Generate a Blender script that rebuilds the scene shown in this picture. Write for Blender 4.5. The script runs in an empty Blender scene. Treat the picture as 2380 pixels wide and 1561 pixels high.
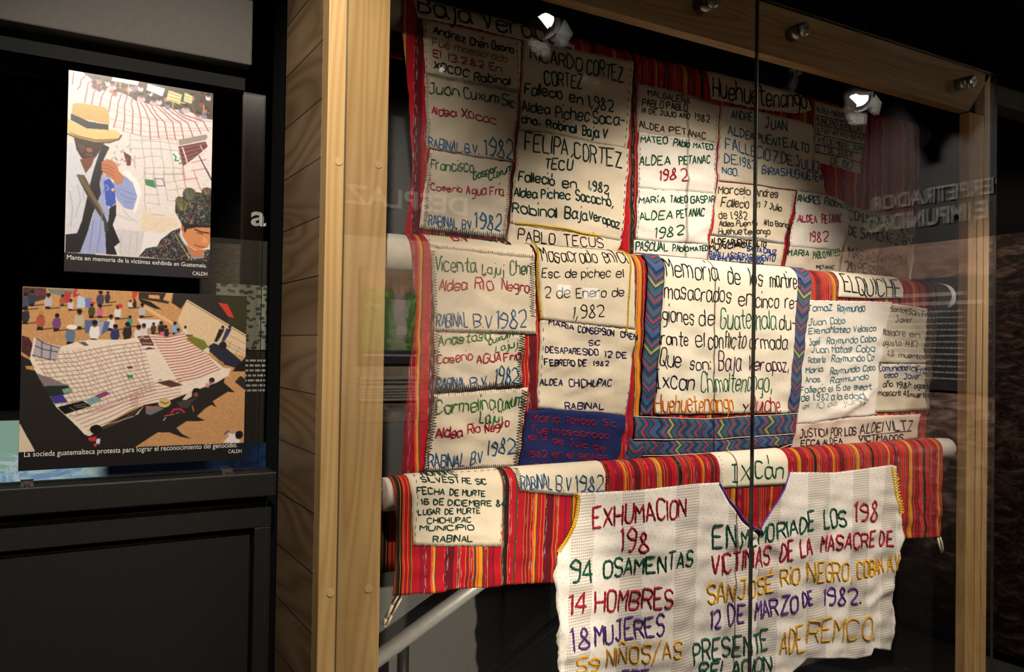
import bpy, bmesh, random
import numpy as np
from math import sin, cos, pi, atan2, hypot, radians, sqrt, floor, ceil
from mathutils import Vector, Matrix

# ------------------------------------------------------------------ camera, world, lights, exposure
sc = bpy.context.scene
col = sc.collection
sc.view_settings.view_transform = 'Standard'
sc.view_settings.look = 'None'
sc.view_settings.gamma = 1.0
sc.view_settings.use_curve_mapping = False
sc.view_settings.exposure = 0.0
sc.cycles.caustics_reflective = False
sc.cycles.caustics_refractive = False
sc.cycles.sample_clamp_indirect = 4.0
sc.cycles.transparent_max_bounces = 16

F_PX, YAW, PITCH, ROLL = 1890.0, radians(30.345), radians(.8), radians(.915)
EYE = Vector((0, -1.6, 1.6))
cd = bpy.data.cameras.new('camera')
cam = bpy.data.objects.new('camera', cd); col.objects.link(cam)
fw = Vector((sin(YAW)*cos(PITCH), cos(YAW)*cos(PITCH), sin(PITCH)))
rt = Vector((cos(YAW), -sin(YAW), 0)); up = rt.cross(fw)
rt, up = rt*cos(ROLL)+up*sin(ROLL), up*cos(ROLL)-rt*sin(ROLL)
cam.matrix_world = Matrix((( rt.x, up.x, -fw.x, EYE.x), (rt.y, up.y, -fw.y, EYE.y), (rt.z, up.z, -fw.z, EYE.z), (0, 0, 0, 1)))
cd.sensor_width = 36.0
cd.lens = 36.0*F_PX/2380.0
cd.clip_start = .05
sc.camera = cam

world = bpy.data.worlds.new('world'); sc.world = world
world.use_nodes = True
world.node_tree.nodes['Background'].inputs[0].default_value = (.55, .62, .8, 1)
world.node_tree.nodes['Background'].inputs[1].default_value = 0.0

# spot lamps: position, aim, watts, cone angle, blend, colour; the fixtures are built around them further down
LAMPS = {
 'main':  ((1.74, -1.15, 2.90), (1.70, .20, 1.18), 340, 66, .62, (1, .90, .77)),
 'side':  ((3.70, -1.15, 2.92), (2.70, .10, 1.15), 130, 44, .8, (1, .90, .77)),
 'fill':  ((0.80, -2.75, 1.78), (1.00, .45, 0.88), 480, 15, .8, (1, .90, .74)),  # unseen lamp, added to brighten the handrail and lower left of the case
 'photo': ((0.16, -1.15, 2.90), (.34, .40, 1.62), 165, 60, .7, (1, .90, .76)),
 'sign':  ((2.30, -1.60, 2.95), (2.0, -3.0, 2.3), 1100, 66, .6, (1, .92, .82)),
 'mural': ((3.11, -1.15, 2.93), (4.4, -1.15, 2.25), 1000, 80, .6, (1, .90, .80)),
 'floor': ((1.70, -2.00, 2.95), (1.75, -1.45, 0.0), 70, 92, .7, (1, .93, .84)),  # unseen downlight, added so the floor bounces fill light into the case
 'far':   ((3.45, 0.95, 2.98), (4.4, .85, 1.5), 14, 80, .6, (1, .85, .7)),
}

# ------------------------------------------------------------------ helpers
def tag(o, label=None, cat=None, group=None, kind=None):
    if label: o['label'] = label
    if cat: o['category'] = cat
    if group: o['group'] = group
    if kind: o['kind'] = kind
    return o
def empty(name, loc, label, cat, group=None):
    o = bpy.data.objects.new(name, None); col.objects.link(o); o.location = loc
    o.empty_display_size = .05
    return tag(o, label, cat, group)

class MB:
    """collects vertices and faces, then becomes one mesh object"""
    def __init__(s): s.v = []; s.f = []; s.m = []; s.uv = {}
    def quad(s, a, b, c, d, m=0, uv=None):
        i = len(s.v); s.v += [a, b, c, d]; s.face((i, i+1, i+2, i+3), m, uv)
    def face(s, idx, m=0, uv=None):
        if uv: s.uv[len(s.f)] = uv
        s.f.append(tuple(idx)); s.m.append(m)
    def box(s, x0, x1, y0, y1, z0, z1, m=0):
        i = len(s.v)
        s.v += [(x, y, z) for z in (z0, z1) for y in (y0, y1) for x in (x0, x1)]
        for q in ((0, 2, 3, 1), (4, 5, 7, 6), (0, 1, 5, 4), (2, 6, 7, 3), (0, 4, 6, 2), (1, 3, 7, 5)): s.face([i+k for k in q], m)
        return s
    def tube(s, pts, r, n=12, m=0, caps=True):
        pts = [Vector(p) for p in pts]; rs = r if isinstance(r, (list, tuple)) else [r]*len(pts)
        base = len(s.v); prev = None
        for k, p in enumerate(pts):
            t = (pts[min(k+1, len(pts)-1)]-pts[max(k-1, 0)]).normalized()
            a = prev if prev is not None else (Vector((0, 0, 1)) if abs(t.z) < .9 else Vector((1, 0, 0)))
            u = (a-t*a.dot(t)).normalized(); w = t.cross(u); prev = u
            for j in range(n):
                q = p+(u*cos(2*pi*j/n)+w*sin(2*pi*j/n))*rs[k]; s.v.append(tuple(q))
        for k in range(len(pts)-1):
            for j in range(n):
                a = base+k*n+j; b = base+k*n+(j+1) % n; s.face((a, b, b+n, a+n), m)
        if caps:
            s.face([base+j for j in range(n)][::-1], m); s.face([base+(len(pts)-1)*n+j for j in range(n)], m)
        return s
    def build(s, name, mats, parent=None, smooth=False, bevel=0, kind=None, label=None):
        me = bpy.data.meshes.new(name)
        me.from_pydata(s.v, [], s.f)
        for mt in (mats if isinstance(mats, (list, tuple)) else [mats]): me.materials.append(mt)
        me.polygons.foreach_set('material_index', s.m)
        if s.uv:
            ul = me.uv_layers.new(name='UVMap'); dat = np.zeros(len(me.loops)*2)
            for p in me.polygons:
                u = s.uv.get(p.index)
                if u:
                    for k, li in enumerate(p.loop_indices): dat[2*li], dat[2*li+1] = u[k]
            ul.data.foreach_set('uv', dat)
        if smooth: me.polygons.foreach_set('use_smooth', [True]*len(s.f))
        me.update()
        o = bpy.data.objects.new(name, me); col.objects.link(o)
        if parent is not None:
            o.parent = parent; o.matrix_parent_inverse = Matrix.Translation(-Vector(parent.location))
        if bevel:
            b = o.modifiers.new('bevel', 'BEVEL'); b.width = bevel; b.segments = 2; b.limit_method = 'ANGLE'
        if label: o['label'] = label
        if kind: o['kind'] = kind
        return o
def box(name, x0, x1, y0, y1, z0, z1, mat, parent=None, bevel=0, kind=None, label=None):
    return MB().box(x0, x1, y0, y1, z0, z1).build(name, mat, parent, False, bevel, kind, label)

def add_text(body, name, origin, xd, ud, width, mat, parent=None, height=None, depth=.001, bold=0., label=None):
    """lettering in the built-in sans face, its baseline start at origin, fitted to width"""
    cu = bpy.data.curves.new(name, 'FONT'); cu.body = body; cu.size = 1; cu.offset = bold; cu.resolution_u = 3
    cu.extrude = .0
    tmp = bpy.data.objects.new('tmp', cu); col.objects.link(tmp)
    dg = bpy.context.evaluated_depsgraph_get(); ev = tmp.evaluated_get(dg)
    me = bpy.data.meshes.new_from_object(ev); bpy.data.objects.remove(tmp); bpy.data.curves.remove(cu)
    co = np.zeros(len(me.vertices)*3); me.vertices.foreach_get('co', co); co = co.reshape(-1, 3)
    x0, x1 = co[:, 0].min(), co[:, 0].max(); sx = width/(x1-x0)
    sy = sx if height is None else height/.73
    xd, ud = Vector(xd), Vector(ud); nd = xd.cross(ud); O = Vector(origin)
    pts = [O+xd*((c[0]-x0)*sx)+ud*(c[1]*sy)+nd*depth for c in co]
    me.vertices.foreach_set('co', np.array(pts, dtype=np.float32).ravel())
    me.materials.clear(); me.materials.append(mat); me.name = name; me.update()
    o = bpy.data.objects.new(name, me); col.objects.link(o)
    if parent is not None:
        o.parent = parent; o.matrix_parent_inverse = Matrix.Translation(-Vector(parent.location))
    if label: o['label'] = label
    return o

# ------------------------------------------------------------------ materials
def srgb(r, g, b):
    f = lambda c: (c/255/12.92 if c/255 <= .04045 else ((c/255+.055)/1.055)**2.4)
    return (f(r), f(g), f(b), 1)
class NT:
    def __init__(s, name):
        s.mat = bpy.data.materials.new(name); s.mat.use_nodes = True; s.t = s.mat.node_tree
        s.b = s.t.nodes['Principled BSDF']; s.out = s.t.nodes['Material Output']
    def n(s, typ, **kw):
        nd = s.t.nodes.new('ShaderNode'+typ)
        for k, v in kw.items(): setattr(nd, k, v)
        return nd
    def l(s, a, b): s.t.links.new(a, b)
    def math(s, op, a, b=None, c=None):
        m = s.n('Math', operation=op)
        for i, v in enumerate((a, b, c)):
            if v is None: continue
            if isinstance(v, (int, float)): m.inputs[i].default_value = v
            else: s.l(v, m.inputs[i])
        return m.outputs[0]
    def mix(s, f, a, b, mode='MIX'):
        m = s.n('Mix', data_type='RGBA', blend_type=mode)
        for i, v in ((0, f), (6, a), (7, b)):
            if isinstance(v, (int, float)): m.inputs[i].default_value = v
            elif isinstance(v, tuple): m.inputs[i].default_value = v
            else: s.l(v, m.inputs[i])
        return m.outputs[2]
    def noise(s, vec, scale, detail=3, rough=.5, dist=0):
        nz = s.n('TexNoise'); nz.inputs['Scale'].default_value = scale; nz.inputs['Detail'].default_value = detail
        nz.inputs['Roughness'].default_value = rough; nz.inputs['Distortion'].default_value = dist
        if vec is not None: s.l(vec, nz.inputs['Vector'])
        return nz.outputs[0]
    def mapping(s, vec, scale=(1, 1, 1), loc=(0, 0, 0), rot=(0, 0, 0)):
        m = s.n('Mapping'); m.inputs['Scale'].default_value = scale; m.inputs['Location'].default_value = loc; m.inputs['Rotation'].default_value = rot
        s.l(vec, m.inputs[0]); return m.outputs[0]
    def ramp(s, fac, stops, interp='LINEAR'):
        r = s.n('ValToRGB'); cr = r.color_ramp; cr.interpolation = interp
        while len(cr.elements) > 1: cr.elements.remove(cr.elements[-1])
        cr.elements[0].position, cr.elements[0].color = stops[0][0], stops[0][1]
        for p, c in stops[1:]:
            e = cr.elements.new(p); e.color = c
        s.l(fac, r.inputs[0]); return r.outputs[0]
    def bump(s, h, strength, dist=.001):
        b = s.n('Bump'); b.inputs['Strength'].default_value = strength; b.inputs['Distance'].default_value = dist
        s.l(h, b.inputs['Height']); s.l(b.outputs[0], s.b.inputs['Normal'])
    def obj(s): return s.n('TexCoord').outputs['Object']
    def pos(s): return s.n('NewGeometry').outputs['Position']
    def set(s, rough=.5, spec=.5, metal=0., col=None, sheen=0):
        s.b.inputs['Roughness'].default_value = rough; s.b.inputs['Specular IOR Level'].default_value = spec; s.b.inputs['Metallic'].default_value = metal
        if sheen: s.b.inputs['Sheen Weight'].default_value = sheen
        if col is not None:
            if isinstance(col, tuple): s.b.inputs['Base Color'].default_value = col
            else: s.l(col, s.b.inputs['Base Color'])
        return s.mat

def plain(name, c, rough=.5, spec=.5, metal=0., bump=0, bscale=60):
    n = NT(name); p = n.pos(); v = n.noise(p, bscale, 4)
    colr = n.mix(v, tuple(x*.82 for x in c[:3])+(1,), tuple(min(1, x*1.15) for x in c[:3])+(1,))
    if bump: n.bump(v, bump, .002)
    return n.set(rough, spec, metal, colr)

def wood(name, light, dark, ring=9., axis='z', seams=0):
    n = NT(name); p = n.pos()
    st = {'z': (20, 20, 1.0), 'x': (1.0, 20, 20), 'y': (8, 1.5, 9)}[axis]
    mp = n.mapping(p, st)
    w1 = n.noise(mp, .5, 1.5, .45, .5)
    rings = n.math('FRACT', n.math('MULTIPLY', w1, ring))
    tri = n.math('ABSOLUTE', n.math('SUBTRACT', rings, .5))
    fine = n.noise(n.mapping(p, tuple(a*9 for a in st)), 1.2, 4, .65)
    c = n.ramp(tri, [(0, dark), (.16, tuple((a*.55+b*.45) for a, b in zip(dark, light))), (.45, light), (.5, tuple(min(1, a*1.06) for a in light))])
    c = n.mix(n.math('MULTIPLY', fine, .35), c, dark)
    blot = n.noise(p, 2.6, 3)
    c = n.mix(n.math('MULTIPLY', blot, .35), c, tuple(a*.62 for a in dark[:3])+(1,))
    h = n.math('ADD', tri, fine)
    if seams:
        sx = n.n('SeparateXYZ'); n.l(p, sx.inputs[0])
        wob = n.math('ADD', sx.outputs[2], .012)
        fr = n.math('FRACT', n.math('DIVIDE', wob, seams))
        d = n.math('MINIMUM', fr, n.math('SUBTRACT', 1, fr))
        line = n.math('LESS_THAN', d, .012)
        row = n.math('FLOOR', n.math('DIVIDE', wob, seams))
        wn = n.n('TexWhiteNoise', noise_dimensions='1D'); n.l(row, wn.inputs['W'])
        c = n.mix(n.math('MULTIPLY', wn.outputs[0], .45), c, tuple(a*.7 for a in dark[:3])+(1,))
        vor = n.n('TexVoronoi'); vor.inputs['Scale'].default_value = 1.0; n.l(n.mapping(p, (4, 4, 2.2)), vor.inputs['Vector'])
        knot = n.math('LESS_THAN', vor.outputs['Distance'], .085)
        c = n.mix(n.math('MULTIPLY', knot, .75), c, (.03, .018, .01, 1))
        c = n.mix(line, c, (.02, .013, .008, 1))
        h = n.math('SUBTRACT', h, n.math('MULTIPLY', line, 2))
    n.bump(h, .12, .001)
    return n.set(.45, .35, 0, c)

def cloth(name, base, mottle=.16, weave=.35, sheen=0., rough=.9):
    n = NT(name); uv = n.n('UVMap').outputs[0]
    nz = n.noise(uv, 26, 5, .6); big = n.noise(uv, 6, 2)
    thr = n.noise(n.mapping(uv, (900, 120, 1)), 1, 2); thr2 = n.noise(n.mapping(uv, (120, 900, 1)), 1, 2)
    wv = n.math('ADD', thr, thr2)
    dk = tuple(x*(1-mottle*1.7) for x in base[:3])+(1,)
    c = n.mix(n.math('MULTIPLY', nz, .8), base, dk)
    stn = n.ramp(big, [(.5, (0, 0, 0, 1)), (.8, (1, 1, 1, 1))])
    c = n.mix(n.math('MULTIPLY', stn, .25), c, (base[0]*.72, base[1]*.6, base[2]*.42, 1))
    c = n.mix(n.math('MULTIPLY', wv, mottle), c, tuple(x*.55 for x in base[:3])+(1,))
    h = n.math('ADD', n.math('MULTIPLY', wv, weave), n.math('MULTIPLY', n.noise(uv, 60, 3), 1.1))
    n.bump(h, .42, .0022)
    return n.set(rough, .15, 0, c, sheen)

RED, MAR, ORA, YEL, OLI, BLK, CRI, PUR, TAN = (srgb(172, 16, 32), srgb(92, 14, 28), srgb(204, 66, 26), srgb(214, 140, 30), srgb(66, 66, 40), srgb(30, 20, 24), srgb(140, 12, 34), srgb(110, 26, 62), srgb(150, 100, 50))
def striped(name, seq, period, swap=False, deep=1.0):
    """hand-woven warp stripes across the cloth; seq holds (width, colour)"""
    n = NT(name); uv = n.n('UVMap').outputs[0]; sp = n.n('SeparateXYZ'); n.l(uv, sp.inputs[0])
    u, v = sp.outputs[0], sp.outputs[1]
    wob = n.math('MULTIPLY', n.math('SUBTRACT', n.noise(n.mapping(uv, (4, 9, 1)), 1, 2), .5), .006)
    uu = n.math('ADD', u, wob)
    f = n.math('FRACT', n.math('DIVIDE', uu, period))
    tot = sum(w for w, c in seq); pos = 0; stops = []
    for w, c in seq:
        stops.append((pos/tot, tuple(x*deep for x in c[:3])+(1,))); pos += w
    c = n.ramp(f, stops[:31], 'CONSTANT')
    # pinstripes between the bands
    f2 = n.math('FRACT', n.math('DIVIDE', uu, .0094)); pin = n.math('LESS_THAN', f2, .16)
    grp = n.math('GREATER_THAN', n.noise(n.mapping(uv, (26, 0, 1)), 1, 0), .54)
    c = n.mix(n.math('MULTIPLY', n.math('MULTIPLY', pin, grp), .8), c, tuple(x*deep for x in YEL[:3])+(1,))
    # ikat flecks
    fl = n.noise(n.mapping(uv, (420, 34, 1)), 1, 3, .6)
    zone = n.math('GREATER_THAN', n.noise(n.mapping(uv, (60, 0, 1), (7, 0, 0)), 1, 0), .57)
    dash = n.math('GREATER_THAN', fl, .57)
    c = n.mix(n.math('MULTIPLY', n.math('MULTIPLY', zone, dash), .6), c, srgb(190, 160, 160))
    wv = n.noise(n.mapping(uv, (1100, 260, 1)), 1, 2)
    c = n.mix(n.math('MULTIPLY', wv, .42), c, (.012, .006, .006, 1))
    n.bump(n.math('ADD', wv, n.noise(uv, 40, 3)), .35, .0016)
    return n.set(.88, .15, 0, c)

def chevron(name, amp, reps, period):
    n = NT(name); uv = n.n('UVMap').outputs[0]; sp = n.n('SeparateXYZ'); n.l(uv, sp.inputs[0])
    u, v = sp.outputs[0], sp.outputs[1]
    tr = n.math('ABSOLUTE', n.math('SUBTRACT', n.math('FRACT', n.math('MULTIPLY', v, reps)), .5))
    nz = n.math('MULTIPLY', n.math('SUBTRACT', n.noise(n.mapping(uv, (500, 40, 1)), 1, 2), .5), .017)
    uu = n.math('ADD', n.math('ADD', u, n.math('MULTIPLY', tr, amp)), nz)
    f = n.math('FRACT', n.math('DIVIDE', uu, period))
    nav, gre, pur, blu, red, yel, blk, tea, mag = srgb(34, 46, 116), srgb(30, 122, 86), srgb(146, 60, 150), srgb(54, 110, 196), srgb(212, 30, 62), srgb(236, 204, 50), srgb(22, 22, 28), srgb(36, 106, 116), srgb(196, 50, 130)
    seq = [nav, gre, pur, gre, nav, tea, red, nav, gre, nav, pur, gre, blu, blk, nav, gre, mag, nav, gre, yel, nav, tea, gre, pur, nav, gre, red, tea, nav]
    c = n.ramp(f, [(i/len(seq), k) for i, k in enumerate(seq)], 'CONSTANT')
    sp2 = n.math('GREATER_THAN', n.noise(uv, 260, 2), .50)
    hue = n.ramp(n.noise(uv, 330, 1), [(0, srgb(30, 48, 150)), (.40, srgb(24, 140, 92)), (.49, srgb(26, 40, 110)), (.54, srgb(180, 50, 160)), (.60, srgb(50, 150, 190))], 'CONSTANT')
    c = n.mix(n.math('MULTIPLY', sp2, .42), c, hue)
    kn = n.noise(n.mapping(uv, (500, 40, 1)), 1, 2)
    c = n.mix(n.math('MULTIPLY', kn, .3), c, (.01, .01, .014, 1))
    n.bump(n.noise(uv, 300, 2), .7, .002)
    return n.set(.85, .2, 0, c)

HBANDS = [(1.151, 1.221), (1.308, 1.379), (1.486, 1.572), (1.683, 1.781), (1.809, 1.897), (2.006, 2.105), (2.213, 2.294), (2.38, 2.449)]
def gauze(name):
    n = NT(name); uv = n.n('UVMap').outputs[0]; sp = n.n('SeparateXYZ'); n.l(uv, sp.inputs[0])
    u, v = sp.outputs[0], sp.outputs[1]
    xx = n.math('ADD', u, n.math('MULTIPLY', v, -.03)); band = None
    for a, b in HBANDS:
        k = n.math('MULTIPLY', n.math('GREATER_THAN', xx, a), n.math('LESS_THAN', xx, b)); band = k if band is None else n.math('ADD', band, k)
    gx = n.math('LESS_THAN', n.math('FRACT', n.math('DIVIDE', u, .0065)), .34)
    gy = n.math('LESS_THAN', n.math('FRACT', n.math('DIVIDE', v, .0075)), .42)
    hole = n.math('MULTIPLY', band, gy)
    hole = n.math('MULTIPLY', hole, n.math('ADD', n.math('MULTIPLY', gx, .75), .25))
    base = (.80, .755, .70, 1)
    c = n.mix(n.noise(uv, 40, 4), base, tuple(x*.86 for x in base[:3])+(1,))
    c = n.mix(n.math('MULTIPLY', band, .22), c, (.42, .37, .32, 1))
    c = n.mix(n.math('MULTIPLY', hole, .75), c, (.16, .125, .10, 1))
    # zigzag openwork in the plain bands
    zz = n.math('ADD', v, n.math('MULTIPLY', n.math('ABSOLUTE', n.math('SUBTRACT', n.math('FRACT', n.math('DIVIDE', u, .1025)), .5)), .16))
    zl = n.math('LESS_THAN', n.math('FRACT', n.math('DIVIDE', zz, .042)), .09)
    dt = n.math('LESS_THAN', n.math('FRACT', n.math('DIVIDE', u, .009)), .5)
    c = n.mix(n.math('MULTIPLY', n.math('MULTIPLY', n.math('MULTIPLY', zl, dt), n.math('SUBTRACT', 1, band)), .5), c, (.4, .35, .3, 1))
    n.bump(n.math('ADD', n.math('MULTIPLY', hole, -1.2), n.noise(uv, 160, 3)), .5, .002)
    return n.set(.92, .1, 0, c)

def thread(name, c):
    n = NT(name); p = n.pos(); v = n.noise(p, 700, 2); w = n.noise(p, 60, 2)
    k = n.mix(n.math('MULTIPLY', v, .8), tuple(min(1, x*1.25) for x in c[:3])+(1,), tuple(x*.5 for x in c[:3])+(1,))
    k = n.mix(n.math('MULTIPLY', w, .25), k, tuple(min(1, x*1.3+.02) for x in c[:3])+(1,))
    n.bump(v, .5, .001)
    return n.set(.8, .2, 0, k)

def glass(name, tint):
    n = NT(name); n.t.nodes.remove(n.b)
    g = n.n('NewGeometry'); dt = n.n('VectorMath', operation='DOT_PRODUCT'); n.l(g.outputs['Normal'], dt.inputs[0]); n.l(g.outputs['Incoming'], dt.inputs[1])
    c = n.math('ABSOLUTE', dt.outputs['Value'])
    fr = n.math('ADD', .043, n.math('MULTIPLY', .957, n.math('POWER', n.math('SUBTRACT', 1.0, c), 5.0)))
    tr = n.n('BsdfTransparent'); tr.inputs[0].default_value = tint
    gl = n.n('BsdfGlossy'); gl.inputs['Roughness'].default_value = 0.0; gl.inputs[0].default_value = (1, 1, 1, 1)
    mx = n.n('MixShader'); n.l(fr, mx.inputs[0]); n.l(tr.outputs[0], mx.inputs[1]); n.l(gl.outputs[0], mx.inputs[2]); n.l(mx.outputs[0], n.out.inputs[0])
    return n.mat
def emit(name, c, strength):
    n = NT(name); n.t.nodes.remove(n.b); e = n.n('Emission'); e.inputs[1].default_value = strength
    if isinstance(c, tuple): e.inputs[0].default_value = c
    n.l(e.outputs[0], n.out.inputs[0]); return n, e

M = {}
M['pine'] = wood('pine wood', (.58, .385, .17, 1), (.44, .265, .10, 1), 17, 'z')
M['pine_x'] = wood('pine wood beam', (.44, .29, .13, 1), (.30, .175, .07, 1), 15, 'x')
M['plank'] = wood('dull plank wood', (.34, .235, .13, 1), (.17, .105, .05, 1), 14, 'y', .1255)
M['plug'] = plain('wood plug', (.50, .35, .17, 1), .6, .2, 0, .1, 300)
M['black_paint'] = plain('black paint', (.017, .016, .0155, 1), .42, .45, 0, .25, 130)
M['black_matt'] = plain('matt black', (.006, .006, .006, 1), .8, .2)
M['highlight'] = plain('highlight grey paint', (.10, .095, .088, 1), .4, .5, 0, .3, 300)  # pale grey for light painted along black edges
M['plaster'] = plain('grey painted plaster', (.072, .066, .06, 1), .75, .3, 0, .5, 70)
M['panel_grey'] = plain('dark grey panel', (.125, .123, .118, 1), .7, .3, 0, .1, 90)
M['floor_grey'] = plain('grey stone floor', (.24, .245, .26, 1), .6, .3, 0, .2, 12)
M['steel'] = plain('brushed steel', (.86, .84, .80, 1), .40, .6, .62)
M['nickel'] = plain('dull nickel', (.42, .40, .37, 1), .3, .5, 1.)
M['pvc'] = plain('white tube', (.50, .47, .41, 1), .55, .3, 0, .2, 30)
M['white_ink'] = plain('white print', (.80, .79, .76, 1), .6, .2)
M['dim_white'] = plain('grey white print', (.55, .54, .51, 1), .6, .2)
M['board'] = plain('black print board', (.018, .017, .020, 1), .45, .4)
M['glass'] = glass('clear glass', (.935, .930, .922, 1))
n = NT('glass edge'); M['glass_edge'] = n.set(.15, .5, 0, (.025, .04, .035, 1))
M['seal'] = plain('dark seal', (.010, .011, .012, 1), .4, .4)
M['cream'] = cloth('cream cotton', (.665, .58, .45, 1))
M['cream2'] = cloth('grey cream cotton', (.62, .545, .43, 1), .2)
M['cream3'] = cloth('dull cream cotton', (.64, .575, .455, 1), .2)
M['cream4'] = cloth('pinkish cream cotton', (.64, .53, .45, 1), .18)
M['white'] = cloth('white satin', (.70, .66, .60, 1), .07, .1, .2, .55)
M['ivory'] = cloth('ivory cotton', (.80, .735, .60, 1), .12)
M['navy'] = cloth('navy cotton', (.012, .02, .10, 1), .2, .3)
M['huipil'] = gauze('white gauze')
M['chev'] = chevron('zigzag brocade', .045, 1, .19)
M['chevh'] = chevron('zigzag brocade wide', .04, 1.5, .20)
SEQ = [(9, MAR), (6, RED), (2, OLI), (1.6, ORA), (9, RED), (2, PUR), (8, RED), (3, OLI), (1.5, YEL), (2, ORA), (5, YEL), (2, OLI), (15, CRI), (2, MAR), (11, RED), (1.6, ORA), (2, OLI), (7, BLK), (1.6, ORA), (9, RED), (3, OLI), (10, RED), (2, PUR), (13, CRI), (3, ORA), (2.5, YEL), (2, OLI), (12, RED), (3, MAR)]
M['stripe'] = striped('red striped weaving', SEQ, .27)
THREAD = {'N': (18, 24, 62), 'N2': (38, 34, 92), 'K': (22, 18, 18), 'k': (22, 34, 30), 'W': (150, 120, 36), 'R': (158, 30, 70), 'C': (164, 22, 52), 'c': (120, 24, 32), 'C2': (160, 20, 50), 'g': (40, 92, 58), 'g2': (14, 82, 56), 'g3': (62, 120, 62), 'G': (22, 104, 66), 'D': (18, 58, 52), 'D2': (18, 82, 62), 'b': (46, 96, 142), 'b2': (44, 68, 132), 't': (40, 92, 116), 't2': (46, 104, 122), 'F': (92, 130, 138), 'F2': (168, 176, 172), 'Y': (224, 186, 30), 'y': (214, 158, 26), 'O': (226, 128, 20), 'p': (72, 22, 66), 'P': (86, 46, 128), 'P2': (108, 72, 176), 'r': (176, 26, 46), 'E': (64, 44, 38), 'e': (122, 104, 90), 'o': (58, 54, 38), 'w': (168, 120, 50), 'i': (228, 220, 200)}
TM = {k: thread('thread '+k, srgb(*[c*.9 for c in v])) for k, v in THREAD.items()}
TINT = {'N': 'navy', 'N2': 'violet navy', 'K': 'black', 'k': 'dark green', 'W': 'mustard', 'R': 'pink', 'C': 'crimson', 'c': 'dark red', 'C2': 'crimson', 'g': 'green', 'g2': 'deep green', 'g3': 'light green', 'G': 'green', 'D': 'dark green', 'D2': 'bottle green', 'b': 'blue', 'b2': 'blue', 't': 'teal', 't2': 'teal', 'F': 'faded teal', 'F2': 'pale', 'Y': 'yellow', 'y': 'golden yellow', 'O': 'orange', 'p': 'plum', 'P': 'purple', 'P2': 'violet', 'r': 'red', 'E': 'brown', 'e': 'faint brown', 'o': 'olive', 'w': 'tan', 'i': 'ivory'}

# ------------------------------------------------------------------ the room
box('floor', -3.2, 4.6, -3.2, 3.2, -.1, 0, M['floor_grey'], kind='structure')
box('ceiling', -3.2, 4.6, -3.2, 3.2, 3.3, 3.4, M['black_matt'], kind='structure')
box('wall_back', -3.2, 4.6, -3.2, -3.0, 0, 3.3, M['black_matt'], kind='structure')
box('wall_left', -3.2, -3.0, -3.0, 3.0, 0, 3.3, M['black_matt'], kind='structure')
box('wall_front', -3.2, 4.6, 3.0, 3.2, 0, 3.3, M['black_matt'], kind='structure')
box('wall_right', 4.4, 4.6, -3.0, 3.0, 0, 3.3, M['black_matt'], kind='structure')
box('trim_1', -2.9, .435, .40, .80, 2.267, 2.424, M['plaster'], bevel=.004, kind='structure')
box('trim_2', -2.9, .440, .42, .85, 2.430, 2.70, M['black_paint'], bevel=.004, kind='structure')
box('trim_3', 3.02, 4.39, .50, .60, 2.755, 2.845, M['plaster'], kind='structure')

# mural photograph printed on the right and back walls
n = NT('rocky hillside print'); p = n.pos()
a = n.noise(n.mapping(p, (9, 9, 26)), 1, 8, .7, .8); b = n.noise(p, 2.2, 3)
c = n.ramp(a, [(.30, (.02, .013, .011, 1)), (.46, (.07, .043, .034, 1)), (.54, (.20, .125, .095, 1)), (.66, (.52, .37, .29, 1))])
M['rock'] = n.set(.6, .25, 0, n.mix(n.math('MULTIPLY', b, .6), c, (.03, .02, .016, 1)))
n = NT('dry grass print'); p = n.pos()
a = n.noise(n.mapping(p, (30, 30, 70)), 1, 8, .75, .3)
M['straw'] = n.set(.6, .25, 0, n.ramp(a, [(.3, (.05, .035, .025, 1)), (.5, (.20, .15, .10, 1)), (.66, (.46, .36, .25, 1))]))

def sign_panel():
    e = empty('wall_mural', (4.39, -.5, 1.1), 'brown rocky hillside mural filling the wall right of the case', 'mural')
    MB().box(4.385, 4.398, -2.9, 2.2, .05, 2.235).build('mural_print', M['rock'], e)
    add_text('PERPETRADOR', 'heading_letters', (4.384, -.775, 2.463), (0, -1, 0), (0, 0, 1), .80, M['white_ink'], e, .09, .001, .012)
    add_text('E IMPUNIDAD', 'heading_letters', (4.384, -.865, 2.336), (0, -1, 0), (0, 0, 1), .74, M['white_ink'], e, .098, .001, .02)
    t = empty('text_panel', (4.37, -1.0, 1.45), 'black wall text panel with thin white paragraph lines on the mural', 'panel')
    MB().box(4.372, 4.384, -1.9, -.60, 1.40, 2.03).build('board', M['board'], t)
    tm = MB(); random.seed(3)
    for i, z in enumerate((1.925, 1.875)): tm.box(4.370, 4.3725, -1.45, -.97+.1*i, z, z+.022)
    for z in np.arange(1.46, 1.84, .034):
        y = -.975
        while y > -1.42:
            w = random.uniform(.02, .06); tm.box(4.370, 4.3725, y-w, y, z, z+.010); y -= w+.012
    tm.build('paragraph_lines', M['white_ink'], t)
sign_panel()
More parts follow.
